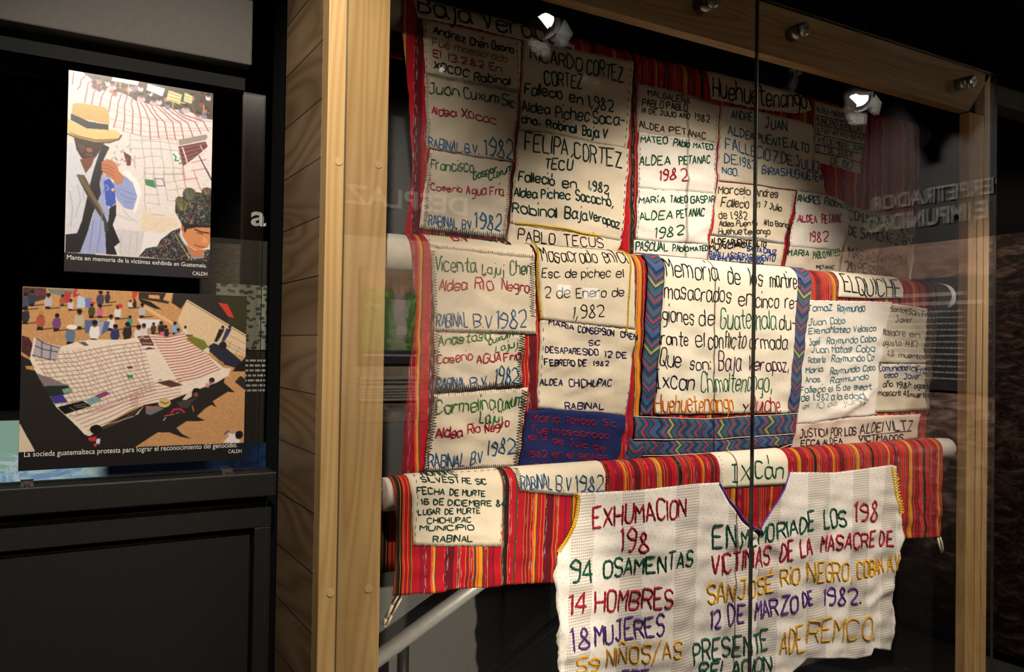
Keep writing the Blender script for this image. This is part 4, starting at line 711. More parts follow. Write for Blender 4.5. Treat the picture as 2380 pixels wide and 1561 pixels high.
 top=[(1.0686,-0.372),(1.1311,-0.3679),(1.3191,-0.3837),(1.3904,-0.3953)],bot=[(1.0468,-0.5271),(1.3637,-0.5356)],
 st=[],
 txt=[('Maria',[(1.0822,-0.4008),(1.169,-0.407)],0.0214,0.0026,'C2','r'),('Tomasa',[(1.1901,-0.4072),(1.2833,-0.4163)],0.0178,0.0027,'C2','r'),('S.c.',[(1.3045,-0.4174),(1.3571,-0.4245)],0.0177,0.0028,'C2','r'),('fue masacrado',[(1.0773,-0.4269),(1.3288,-0.4536)],0.0182,0.0026,'C2','r'),('el 14 de Julio de',[(1.0743,-0.444),(1.3164,-0.4857)],0.0164,0.0026,'C2','r'),('1982 en el',[(1.0693,-0.4876),(1.2175,-0.4998)],0.0173,0.0026,'C2','r'),('RIONEG',[(1.2358,-0.5047),(1.3278,-0.514)],0.0144,0.0027,'C2','r'),('victima',[(1.0641,-0.5108),(1.1913,-0.518)],0.0088,0.0026,'C2','r')]),
dict(k='M',mat='ivory',lay=3,name='title_patch',lab='large white patch with tall black and coloured lettering',
 top=[(1.5252,0.0793),(1.8932,0.0635),(2.0799,0.0819)],bot=[(1.4842,-0.3919),(2.0245,-0.4039)],
 st=[],
 txt=[('Memoria',[(1.5239,-0.0077),(1.72,-0.0103)],0.0528,0.0037,'K','r'),('de',[(1.76,-0.0114),(1.8119,-0.0136)],0.0508,0.0039,'K','r'),('los',[(1.8535,-0.014),(1.9075,-0.0126)],0.0517,0.004,'K','r'),('martires',[(1.9387,-0.0153),(2.0772,-0.0141)],0.0457,0.0041,'K','r'),('masacrados',[(1.5164,-0.0671),(1.775,-0.0728)],0.0462,0.0037,'K','r'),('en',[(1.8045,-0.0772),(1.8651,-0.0765)],0.0463,0.004,'K','r'),('cinco',[(1.8774,-0.0803),(1.9756,-0.0783)],0.0439,0.004,'K','r'),('re-',[(2.0025,-0.079),(2.0627,-0.0774)],0.0414,0.0041,'K','r'),('giones',[(1.51,-0.1323),(1.6281,-0.1391)],0.0442,0.0037,'K','r'),('de',[(1.6515,-0.1419),(1.7081,-0.1404)],0.0452,0.0038,'K','r'),('Guatemala',[(1.7361,-0.1467),(1.9602,-0.1448)],0.0603,0.0039,'G','r'),('du-',[(1.9766,-0.1436),(2.0534,-0.1425)],0.0484,0.0041,'K','r'),('rante',[(1.5041,-0.1968),(1.6063,-0.2015)],0.037,0.0037,'K','r'),('el',[(1.6402,-0.2017),(1.6727,-0.2023)],0.0438,0.0038,'K','r'),('conflicto',[(1.6859,-0.2056),(1.8393,-0.2054)],0.052,0.0039,'K','r'),('armado.',[(1.8576,-0.2059),(2.0149,-0.2068)],0.0464,0.004,'K','r'),('Que',[(1.5013,-0.2579),(1.5773,-0.2621)],0.0471,0.0037,'K','r'),('son:',[(1.6123,-0.268),(1.6963,-0.2698)],0.0385,0.0038,'K','r'),('Baja',[(1.729,-0.2709),(1.8184,-0.271)],0.0557,0.0039,'p','r'),('Verapaz,',[(1.857,-0.2712),(2.0208,-0.2754)],0.0417,0.004,'p','r'),('İxcan',[(1.4892,-0.32),(1.6346,-0.3276)],0.0497,0.0045,'N','r'),('Chimaltenango,',[(1.6638,-0.3315),(1.9465,-0.3348)],0.0572,0.0036,'G','r'),('Huehuetenango',[(1.4868,-0.3859),(1.7916,-0.3953)],0.0505,0.0047,'O','r'),('y',[(1.8312,-0.3956),(1.8554,-0.3975)],0.0405,0.004,'k','r'),('Quiche',[(1.8633,-0.3951),(1.9846,-0.3998)],0.0474,0.004,'r','r')]),
dict(k='M',mat='chev',lay=4,name='woven_trim',lab='multicoloured zigzag woven strip',
 top=[(1.461,0.0958),(1.5219,0.0809)],bot=[(1.4394,-0.3946),(1.4784,-0.3925)],
 st=[],
 txt=[]),
dict(k='M',mat='chev',lay=4,name='woven_trim',lab='multicoloured zigzag woven strip',
 top=[(2.0716,0.0895),(2.1356,0.0798)],bot=[(2.0227,-0.4038),(2.0698,-0.4037)],
 st=[],
 txt=[]),
dict(k='M',mat='chev',lay=4,name='woven_trim',lab='thin multicoloured woven strip over the rod',
 top=[(1.4571,0.0972),(1.6932,0.0856),(2.0899,0.093)],bot=[(1.5252,0.0696),(1.6933,0.0728),(2.0799,0.0798)],
 st=[],
 txt=[]),
dict(k='M',mat='chevh',lay=4,name='woven_trim',lab='wide zigzag woven band below the white patch',
 top=[(1.4204,-0.3967),(1.6821,-0.412),(2.0654,-0.4051)],bot=[(1.4158,-0.4591),(1.7251,-0.472),(2.0494,-0.4688)],
 st=[('c',[(1.4204,-0.3967),(1.6821,-0.412),(2.0654,-0.4051)],'i',0.0026,0.0059,0.0),('c',[(1.4158,-0.4591),(1.7251,-0.472),(2.0494,-0.4688)],'i',0.0028,0.0059,0.0)],
 txt=[]),
dict(k='M',mat='chevh',lay=3,name='woven_trim',lab='lower zigzag woven band with flower row',
 top=[(1.4524,-0.4622),(1.7251,-0.4737),(2.0459,-0.4698)],bot=[(1.4487,-0.5067),(1.729,-0.5161),(2.0509,-0.5029)],
 st=[('c',[(1.4493,-0.5057),(1.7282,-0.5132),(1.9777,-0.5117),(2.0508,-0.501)],'i',0.0026,0.0059,0.0)],
 txt=[]),
dict(k='M',mat='chev',lay=2,name='woven_trim',lab='dark woven scrap left of the zigzag band',
 top=[(1.4078,-0.4565),(1.4543,-0.4632)],bot=[(1.385,-0.522),(1.4509,-0.5153)],
 st=[],
 txt=[]),
dict(k='M',mat='ivory',lay=3,name='title_patch',lab='white label with black lettering',
 top=[(2.2729,0.0898),(2.3939,0.0811),(2.5998,0.0686)],bot=[(2.2567,-0.0326),(2.4104,-0.0309),(2.5958,-0.0189)],
 st=[('c',[(2.2567,-0.0318),(2.4104,-0.0301),(2.5927,-0.019)],'c',0.0028,0.0084,0.0)],
 txt=[('EL',[(2.2864,-0.0109),(2.3562,-0.0141)],0.0592,0.0053,'K','r'),('QUICHE',[(2.3563,-0.0178),(2.5835,-0.0194)],0.0636,0.0054,'K','r')]),
dict(k='M',mat='white',lay=2,name='name_patch',lab='white patch with faded teal handwriting',
 top=[(2.1137,-0.0476),(2.5392,-0.0361)],bot=[(2.068,-0.4408),(2.2775,-0.4312),(2.462,-0.4206)],
 st=[('d',[(2.1168,-0.0538),(2.5246,-0.0421)],'K',0.0014,0.0055,0.0),('d',[(2.0744,-0.4369),(2.276,-0.4267),(2.4587,-0.4183)],'K',0.0016,0.0068,0.0)],
 txt=[('TomaZ',[(2.1111,-0.0843),(2.2271,-0.0771)],0.0204,0.0036,'t2','r'),('Raymundo',[(2.2542,-0.0791),(2.3919,-0.0742)],0.0228,0.0037,'t2','r'),('Juan Cobo',[(2.1176,-0.1287),(2.2937,-0.1169)],0.0205,0.0036,'F','r'),('Elena',[(2.1209,-0.1547),(2.2147,-0.1492)],0.0195,0.0036,'F','r'),('Mateo',[(2.218,-0.1491),(2.3233,-0.1449)],0.0198,0.0037,'F','r'),('Velasco',[(2.3376,-0.1446),(2.4475,-0.1376)],0.0204,0.0038,'F','r'),('José',[(2.1175,-0.1905),(2.1705,-0.1876)],0.0195,0.0036,'F','r'),('Raymundo Cobo',[(2.2079,-0.187),(2.4412,-0.1735)],0.021,0.0037,'F','r'),('Juan Matias',[(2.129,-0.2144),(2.336,-0.2114)],0.0215,0.0036,'F','r'),('Cobo',[(2.3545,-0.2103),(2.4386,-0.2079)],0.023,0.0038,'F','r'),('Roberto',[(2.1177,-0.2481),(2.1947,-0.2448)],0.0195,0.0036,'F','r'),('Raymundo Co',[(2.2303,-0.2447),(2.4373,-0.2379)],0.021,0.0037,'F','r'),('Maria',[(2.1091,-0.2818),(2.182,-0.2725)],0.0186,0.0036,'F','r'),('Raymundo Cobo',[(2.2228,-0.2833),(2.4466,-0.2704)],0.0201,0.0037,'F','r'),('Anas.',[(2.1091,-0.3112),(2.1738,-0.3064)],0.0185,0.0036,'F','r'),('Raymundo',[(2.2303,-0.3137),(2.4062,-0.2991)],0.0201,0.0037,'F','r'),('Fallecio el 15 de sept',[(2.0847,-0.3422),(2.4244,-0.3341)],0.0199,0.0036,'F','r'),('de 1.982 a la edad',[(2.0824,-0.367),(2.3826,-0.3652)],0.0221,0.0036,'F','r'),('el 10 de junio',[(2.0946,-0.3939),(2.3937,-0.3785)],0.0181,0.0027,'F2','r')]),
dict(k='M',mat='cream3',lay=3,name='name_patch',lab='cream patch with faint brown handwriting',
 top=[(2.5355,-0.0417),(2.8053,-0.0545)],bot=[(2.4676,-0.2481),(2.7791,-0.2485)],
 st=[('d',[(2.5391,-0.0497),(2.7979,-0.061)],'K',0.0018,0.0074,0.0),('d',[(2.4702,-0.2436),(2.7732,-0.2447)],'K',0.0018,0.0073,0.0),('z',[(2.7868,-0.0637),(2.7793,-0.2399)],'E',0.0025,0.0108,0.0077)],
 txt=[('Santos',[(2.5291,-0.0683),(2.6204,-0.072)],0.0192,0.0033,'e','r'),('San Fran',[(2.6244,-0.0741),(2.7855,-0.0876)],0.0197,0.0033,'e','r'),('Javier.',[(2.5527,-0.1049),(2.6549,-0.1042)],0.0203,0.0033,'e','r'),('Masacre',[(2.4824,-0.1498),(2.6033,-0.1532)],0.0238,0.0032,'e','r'),('en',[(2.6268,-0.1536),(2.6976,-0.155)],0.0187,0.0033,'e','r'),('agosto',[(2.4829,-0.1872),(2.5844,-0.1857)],0.0209,0.0032,'e','r'),('1982',[(2.6042,-0.19),(2.6813,-0.188)],0.0222,0.0033,'e','r'),('48',[(2.5044,-0.2239),(2.5495,-0.2227)],0.0236,0.0032,'e','r'),('muertos',[(2.5727,-0.2261),(2.7351,-0.2316)],0.0186,0.0033,'e','r')]),
dict(k='M',mat='cream3',lay=3,name='name_patch',lab='cream patch with blue and brown handwriting',
 top=[(2.4655,-0.2494),(2.7803,-0.2485)],bot=[(2.4519,-0.4136),(2.7591,-0.4125)],
 st=[('z',[(2.7836,-0.2542),(2.7631,-0.4103)],'E',0.0025,0.0108,0.0077),('d',[(2.4746,-0.4076),(2.7486,-0.4051)],'K',0.0018,0.0073,0.0)],
 txt=[('Comunidad',[(2.4671,-0.2736),(2.6182,-0.2718)],0.0218,0.0039,'b2','r'),('la',[(2.6379,-0.2729),(2.6719,-0.2739)],0.0204,0.004,'b2','r'),('Fran',[(2.6807,-0.28),(2.7566,-0.2817)],0.0244,0.004,'b2','r'),('cisco',[(2.4912,-0.2952),(2.5686,-0.2934)],0.0173,0.0039,'b2','r'),('Javier.',[(2.5951,-0.3002),(2.7154,-0.3014)],0.0196,0.0039,'b2','r'),('año',[(2.4858,-0.3276),(2.5463,-0.3266)],0.0199,0.0039,'E','r'),('1981-',[(2.5653,-0.3322),(2.6408,-0.3307)],0.0212,0.0039,'E','r'),('agosto',[(2.6646,-0.3334),(2.7738,-0.3374)],0.0179,0.004,'E','r'),('masacre',[(2.4614,-0.3566),(2.583,-0.3574)],0.0199,0.0038,'E','r'),('48',[(2.5976,-0.3609),(2.635,-0.363)],0.0202,0.0039,'E','r'),('muertos',[(2.6395,-0.3631),(2.7687,-0.3681)],0.0168,0.004,'E','r')]),
dict(k='M',mat='cream4',lay=2,name='name_patch',lab='pinkish cream strip with brown capital lettering',
 top=[(2.0683,-0.4388),(2.3614,-0.423),(2.7145,-0.4258)],bot=[(2.042,-0.5166),(2.3604,-0.5229),(2.6906,-0.5137)],
 st=[('c',[(2.3687,-0.4894),(2.6474,-0.4812)],'k',0.0023,0.0086,0.0)],
 txt=[('JUSTICIA',[(2.0771,-0.4824),(2.2143,-0.4823)],0.0246,0.0042,'E','r'),('POR',[(2.2368,-0.4859),(2.2857,-0.4863)],0.0268,0.0043,'E','r'),('LOS',[(2.3007,-0.486),(2.357,-0.486)],0.0279,0.0047,'E','r'),('ALDEI',[(2.3744,-0.483),(2.4911,-0.4799)],0.0323,0.0047,'k','r'),('VILTZ',[(2.5087,-0.4767),(2.6527,-0.4806)],0.033,0.0048,'k','r'),('VICTIMADOS',[(2.3651,-0.506),(2.6025,-0.5139)],0.0202,0.0047,'k','r'),('ECCA ALDEA',[(2.0861,-0.5101),(2.2873,-0.5092)],0.019,0.0045,'E','r')]),
dict(k='B',mat='cream',lay=1,name='name_patch',lab='cream patch with green dashed border and small green lettering',
 top=[(0.7171,0.0762),(0.9515,0.0762)],bot=[(0.7273,-0.1092),(0.9516,-0.1354)],
 st=[('d',[(0.7381,0.0503),(0.7307,-0.1065)],'G',0.0019,0.0087,0.0),('d',[(0.729,-0.1079),(0.9493,-0.1334)],'G',0.0019,0.0085,0.0),('d',[(0.961,0.0416),(0.9553,-0.0483),(0.9467,-0.1263)],'G',0.002,0.0092,0.0),('d',[(0.7349,0.0508),(0.9583,0.0479)],'G',0.0019,0.0087,0.0)],
 txt=[('NOMBRE',[(0.7576,0.043),(0.8431,0.0406)],0.0295,0.003,'D','r'),('SILVEST',[(0.7501,0.028),(0.8432,0.0185)],0.0137,0.003,'D','r'),('RE SIC',[(0.8483,0.0171),(0.9096,0.0111)],0.0122,0.0028,'D','r'),('FECHA',[(0.7336,0.0035),(0.8007,-0.0033)],0.0131,0.0029,'D','r'),('DE MURTE',[(0.8149,-0.0059),(0.9055,-0.0152)],0.0128,0.003,'D','r'),('16',[(0.7448,-0.0207),(0.7629,-0.0223)],0.0119,0.0029,'D','r'),('DE',[(0.775,-0.0239),(0.7994,-0.0266)],0.0126,0.003,'D','r'),('DICIEMBRE',[(0.8099,-0.0287),(0.9226,-0.0397)],0.0129,0.003,'D','r'),('84',[(0.9347,-0.0415),(0.9603,-0.0447)],0.0139,0.0031,'D','r'),('LUGAR',[(0.7378,-0.0441),(0.7908,-0.0466)],0.0119,0.0027,'D','r'),('DE MURTE',[(0.803,-0.0477),(0.8927,-0.0533)],0.0121,0.0028,'D','r'),('CHICHUPAC',[(0.7601,-0.0641),(0.8696,-0.072)],0.012,0.0027,'D','r'),('MUNICIPIO',[(0.7415,-0.0779),(0.8765,-0.0894)],0.0107,0.0029,'D','r'),('RABINAL',[(0.7746,-0.107),(0.8735,-0.1156)],0.0148,0.003,'D','r')]),
dict(k='B',mat='cream',lay=1,name='name_patch',lab='cream strip over the rod with blue lettering',
 top=[(0.984,0.0878),(1.2541,0.0867)],bot=[(0.9987,-0.0102),(1.1533,-0.0347),(1.2528,-0.0346)],
 st=[('z',[(1.0019,0.0492),(1.0006,-0.0087)],'K',0.0016,0.0052,0.0041),('z',[(1.0006,-0.0087),(1.1533,-0.0333)],'K',0.0015,0.0051,0.0041),('z',[(1.2643,0.0397),(1.2518,-0.0328)],'K',0.0018,0.0055,0.0044)],
 txt=[('RABINAL',[(1.0025,-0.0061),(1.0906,-0.012)],0.0312,0.0032,'b','a'),('B.V',[(1.1031,-0.0181),(1.1447,-0.0229)],0.0337,0.0032,'b','a'),('1982',[(1.1615,-0.0224),(1.2438,-0.0286)],0.0379,0.0038,'b','a')]),
dict(k='B',mat='ivory',lay=1,name='title_patch',lab='white label with green lettering',
 top=[(1.6426,0.0712),(1.7139,0.0731),(1.9191,0.0683)],bot=[(1.6497,-0.0529),(1.9221,-0.0614)],
 st=[('d',[(1.6584,0.0381),(1.6554,-0.049)],'G',0.0017,0.006,0.0),('d',[(1.6554,-0.0503),(1.9159,-0.0588)],'G',0.0014,0.006,0.0),('d',[(1.9277,0.0308),(1.9211,-0.0568)],'G',0.0018,0.0064,0.0)],
 txt=[('İX',[(1.6947,-0.0344),(1.7666,-0.0395)],0.0445,0.005,'G','r'),('Cán',[(1.7851,-0.035),(1.8968,-0.038)],0.0457,0.0052,'G','r')]),
dict(k='B',mat='huipil',lay=2,name='embroidered_blouse',lab='white gauze blouse with large coloured embroidered lettering',
 top=[(1.163,-0.0284),(1.3482,-0.0346),(1.5629,-0.0326),(1.6434,-0.0353)],bot=[(2.4196,-0.6368),(2.3252,-0.6104),(2.3151,-0.6311),(2.227,-0.6264),(2.1018,-0.6003),(2.0006,-0.5803),(1.9604,-0.611),(1.9031,-0.6436)],
 st=[('c',[(1.163,-0.0284),(1.167,-0.0421),(1.1601,-0.0873),(1.1398,-0.1311),(1.1136,-0.1697)],'Y',0.0064,0.0064,0.0),('c',[(1.1686,-0.0307),(1.1726,-0.0463),(1.166,-0.0878),(1.1453,-0.1315),(1.1195,-0.1719)],'y',0.0037,0.0064,0.0),('c',[(1.6435,-0.0374),(1.6803,-0.0855),(1.7394,-0.1412),(1.7715,-0.168),(1.803,-0.1844)],'P2',0.0072,0.006,0.0),('c',[(1.9264,-0.0245),(1.9041,-0.0738),(1.862,-0.1305),(1.8034,-0.1822)],'P2',0.0051,0.0064,0.0),('c',[(2.4058,-0.037),(2.4217,-0.0877),(2.4395,-0.1446),(2.4592,-0.1972)],'Y',0.0063,0.0084,0.0),('z',[(2.419,-0.0418),(2.4364,-0.0886),(2.4528,-0.1504),(2.4698,-0.1979)],'Y',0.0034,0.0098,0.0084),('d',[(1.1724,-0.031),(1.3482,-0.0358),(1.563,-0.0351),(1.6377,-0.0362)],'G',0.0019,0.0085,0.0),('d',[(1.933,-0.0258),(2.1305,-0.0394),(2.2705,-0.0366),(2.4039,-0.0338)],'G',0.002,0.0102,0.0),('d',[(2.4685,-0.2078),(2.4859,-0.2659)],'G',0.002,0.0085,0.0),('d',[(1.1112,-0.1731),(1.1068,-0.212),(1.1114,-0.2426)],'G',0.0015,0.0063,0.0)],
 txt=[('EXHUMACION',[(1.2113,-0.1194),(1.5212,-0.118)],0.0486,0.0073,'C','r'),('198',[(1.3017,-0.1902),(1.3878,-0.1941)],0.0558,0.0074,'C','r'),('94',[(1.1419,-0.2432),(1.2144,-0.2507)],0.0532,0.0071,'D2','r'),('OSAMENTAS',[(1.247,-0.2496),(1.5469,-0.2532)],0.0449,0.0073,'D2','r'),('14',[(1.1436,-0.3239),(1.1946,-0.3315)],0.0531,0.0071,'C','r'),('HOMBRES',[(1.2231,-0.332),(1.4711,-0.3508)],0.0513,0.0073,'C','r'),('18',[(1.1509,-0.4117),(1.2072,-0.4138)],0.0526,0.0072,'P','r'),('MUJERES',[(1.2229,-0.4123),(1.4413,-0.4169)],0.0501,0.0073,'P','r'),('59',[(1.1668,-0.4738),(1.2368,-0.4807)],0.0392,0.0072,'y','r'),('NIÑOS/AS',[(1.2586,-0.4752),(1.5004,-0.4877)],0.0459,0.0073,'y','r'),('TRE',[(1.3129,-0.5175),(1.4002,-0.5275)],0.0245,0.0074,'P','r'),('EN',[(1.6303,-0.2138),(1.7042,-0.2185)],0.0646,0.0081,'D2','r'),('VICTIMAS',[(1.6218,-0.2893),(1.8546,-0.2892)],0.0518,0.008,'C','r'),('SAN',[(1.6124,-0.3648),(1.7079,-0.3717)],0.0516,0.008,'y','r'),('JOSÉ',[(1.7244,-0.3693),(1.8683,-0.3673)],0.0482,0.0082,'y','r'),('12',[(1.623,-0.4368),(1.6574,-0.4382)],0.0522,0.008,'P','r'),('DE',[(1.69,-0.437),(1.7483,-0.4399)],0.0529,0.0081,'P','r'),('MARZO',[(1.7898,-0.4416),(1.9606,-0.436)],0.0509,0.0083,'P','r'),('PRESENTE',[(1.5561,-0.5214),(1.8494,-0.5334)],0.0551,0.0079,'D2','r'),('RELACION',[(1.5853,-0.5668),(1.8614,-0.5957)],0.0419,0.0079,'D2','r'),('MEMORIA',[(1.7276,-0.2321),(1.8049,-0.2247),(1.8742,-0.2192),(1.9569,-0.2068)],0.0485,0.0076,'D2','r'),('DE',[(1.9647,-0.204),(2.0245,-0.2029)],0.0496,0.0079,'D2','r'),('LOS',[(2.0683,-0.2024),(2.1818,-0.2073)],0.0501,0.0081,'D2','r'),('198',[(2.2205,-0.1993),(2.3422,-0.2079)],0.0597,0.0084,'C','r'),('DE',[(1.8947,-0.2832),(1.9374,-0.2788)],0.054,0.0078,'C','r'),('LA',[(1.966,-0.2744),(2.0151,-0.2751)],0.0484,0.0079,'C','r'),('MASACRE',[(2.0588,-0.2742),(2.3214,-0.2858)],0.0459,0.0081,'C','r'),('DE',[(2.3592,-0.289),(2.4246,-0.2948)],0.05,0.0086,'C','r'),('RiO',[(1.8961,-0.3566),(1.9678,-0.3538)],0.0459,0.0078,'y','r'),('NEGRO,',[(1.9968,-0.3543),(2.2126,-0.3805)],0.0567,0.008,'y','r'),('COBAN A.V',[(2.2366,-0.3777),(2.4596,-0.3805)],0.0498,0.0084,'y','r'),('DE',[(1.9805,-0.4252),(2.0154,-0.4221)],0.0391,0.0079,'P','r'),('1982.',[(2.0734,-0.4373),(2.2537,-0.4552)],0.0523,0.0081,'P','r'),('ADE',[(1.8981,-0.5589),(1.9856,-0.5499)],0.0685,0.0078,'y','r'),('REMCO.',[(1.996,-0.5321),(2.3238,-0.5838)],0.0644,0.008,'y','r')])]
BASE = {'T':{'L':[(0.7687,-0.0567),(0.7852,-0.169),(0.7942,-0.2695),(0.8019,-0.3848),(0.8015,-0.3735),(0.8035,-0.429),(0.7942,-0.5035),(0.7864,-0.5554),(0.7845,-0.6268)],'R':[(2.884,-0.0713),(2.8666,-0.1894),(2.8656,-0.2262),(2.8512,-0.3527),(2.8412,-0.4364),(2.8351,-0.5863)]},'M':{'L':[(0.7506,0.017),(0.7543,-0.0094),(0.7584,-0.0747),(0.7693,-0.1087),(0.7633,-0.1903),(0.7528,-0.2717),(0.7447,-0.3792),(0.7396,-0.5134)],'R':[(2.8067,-0.0009),(2.8015,-0.0489),(2.7961,-0.2159),(2.7585,-0.4101),(2.746,-0.4995)]},'B':{'L':[(0.6804,0.006),(0.6876,-0.0557),(0.6839,-0.1458),(0.6794,-0.2127)],'R':[(2.6896,-0.0105),(2.6886,-0.0896),(2.6792,-0.2945)],'BOT':[(0.6794,-0.2127),(0.7655,-0.2195),(0.8455,-0.221),(0.9535,-0.2295),(1.1008,-0.2444),(2.486,-0.2791),(2.6792,-0.2945)]}}
HUI = {'LT':[(1.163,-0.0284),(1.3482,-0.0346),(1.5629,-0.0326),(1.6434,-0.0353)],'RT':[(1.9264,-0.0245),(2.1304,-0.0384),(2.2705,-0.0351),(2.4037,-0.0318),(2.4279,-0.0362)],'L':[(1.163,-0.0284),(1.167,-0.0421),(1.1601,-0.0873),(1.1398,-0.1311),(1.1093,-0.1712),(1.1034,-0.2117),(1.1154,-0.2888),(1.114,-0.3627),(1.1211,-0.4323),(1.1261,-0.4925)],'VL':[(1.6434,-0.0353),(1.6801,-0.0832),(1.7394,-0.1412),(1.803,-0.1844)],'VR':[(1.9264,-0.0245),(1.9041,-0.0738),(1.862,-0.1305),(1.8034,-0.1822)],'R':[(2.4279,-0.0362),(2.4364,-0.0886),(2.4662,-0.1977),(2.4859,-0.2708),(2.4627,-0.3089),(2.4681,-0.3402),(2.4418,-0.373),(2.4305,-0.4263),(2.4317,-0.4733),(2.4481,-0.5055),(2.4448,-0.5702),(2.4196,-0.6368)],'BOT':[(2.4196,-0.6368),(2.3252,-0.6104),(2.3151,-0.6311),(2.227,-0.6264),(2.1018,-0.6003),(2.0006,-0.5803),(1.9604,-0.611),(1.9031,-0.6436)]}

def edge_x(E, s):
    if s >= E[0][1]: return E[0][0]
    for a, b in zip(E, E[1:]):
        if b[1] <= s <= a[1]: return a[0]+(b[0]-a[0])*(s-a[1])/((b[1]-a[1]) or 1)
    return E[-1][0]
def interp(P, x):
    if x <= P[0][0]: return P[0][1]
    for a, b in zip(P, P[1:]):
        if a[0] <= x <= b[0]: return a[1]+(b[1]-a[1])*(x-a[0])/((b[0]-a[0]) or 1)
    return P[-1][1]
def base_cloth(k, name, parent, low, back):
    Yr, Zr, R = BAN[k]; B = BASE[k]; rng = random.Random(4)
    nx = 220; mb = MB(); rows = []
    nf = 44; tops = [R*pi*i/14 for i in range(15)]+[R*pi+back*i/6 for i in range(1, 7)]
    grid = []
    for j in range(nf+len(tops)):
        row = []
        for i in range(nx+1):
            t = i/nx
            if j < nf:
                xa = edge_x(B['L'], -1); xb = edge_x(B['R'], -1); xm = xa+(xb-xa)*t
                bot = interp(B['BOT'], xm) if 'BOT' in B else low
                s = bot*(1-j/nf)
            else: s = tops[j-nf]
            xa = edge_x(B['L'], s); xb = edge_x(B['R'], s)
            if s > pi*R: xa -= .02*min(1, (s-pi*R)/.1)
            x = xa+(xb-xa)*t
            if j == 0: s += rng.uniform(-.0015, .0015)
            row.append((x, s)); mb.v.append(surf(k, x, s, 0))
        grid.append(row)
    W = nx+1
    for j in range(len(grid)-1):
        for i in range(nx):
            q = (j*W+i, j*W+i+1, (j+1)*W+i+1, (j+1)*W+i); mb.face(q, 0, [grid[v//W][v % W] for v in q])
    o = mb.build(name, M['stripe'], parent, True)
    so = o.modifiers.new('thickness', 'SOLIDIFY'); so.thickness = .0012; so.offset = -1 if k else 1
    return o

LAB = {'T': ('upper red striped textile with sewn name patches over the highest rod', 'T'),
       'M': ('middle red striped textile with the tall lettered white patch at its centre', 'M'),
       'B': ('lowest red striped textile carrying the white embroidered blouse', 'B')}
ROD_X = {'T': (.60, 2.975), 'M': (.60, 2.94), 'B': (.668, 2.79)}
ROD_LAB = {'T': 'white hanging tube under the uppermost textile', 'M': 'thick white hanging tube under the middle textile', 'B': 'white hanging tube under the lowest textile with wrinkled end'}
for k in 'TMB':
    Yr, Zr, R = BAN[k]; r = R-.0028; x0, x1 = ROD_X[k]
    e = empty('hanging_rod', ((x0+x1)/2, Yr, Zr), ROD_LAB[k], 'rod', 'tubes carrying the textiles')
    xs = [x0, x0+.003]+list(np.linspace(x0+.02, x1-.05, 40))+[x1-.012, x1-.003, x1]
    rs = [r*.9, r]+[r]*40+[r*.93, r*.55, r*.12]
    MB().tube([(x, Yr, Zr) for x in xs], rs, 28).build('tube', M['pvc'], e, True)
    for x in (x0+.012, x1-.022):
        MB().tube([(x, Yr+r*.6, Zr), (x, .60, Zr)], .009, 12).build('bracket', M['nickel'], e, True)
    if k == 'B': MB().tube([(x0-.010, Yr, Zr+.01), (x0+.004, Yr, Zr+.01)], [.005, .007], 14).build('end_bolt', M['nickel'], e, True)

ban = {}
for k, low, back in (('T', -.64, .10), ('M', -.57, .10), ('B', -.24, .185)):
    Yr, Zr, R = BAN[k]
    ban[k] = empty('textile_banner', (1.75, Yr, Zr), LAB[k][0], 'textile', 'striped textiles draped over tubes')
    base_cloth(k, 'striped_cloth', ban[k], low, back)

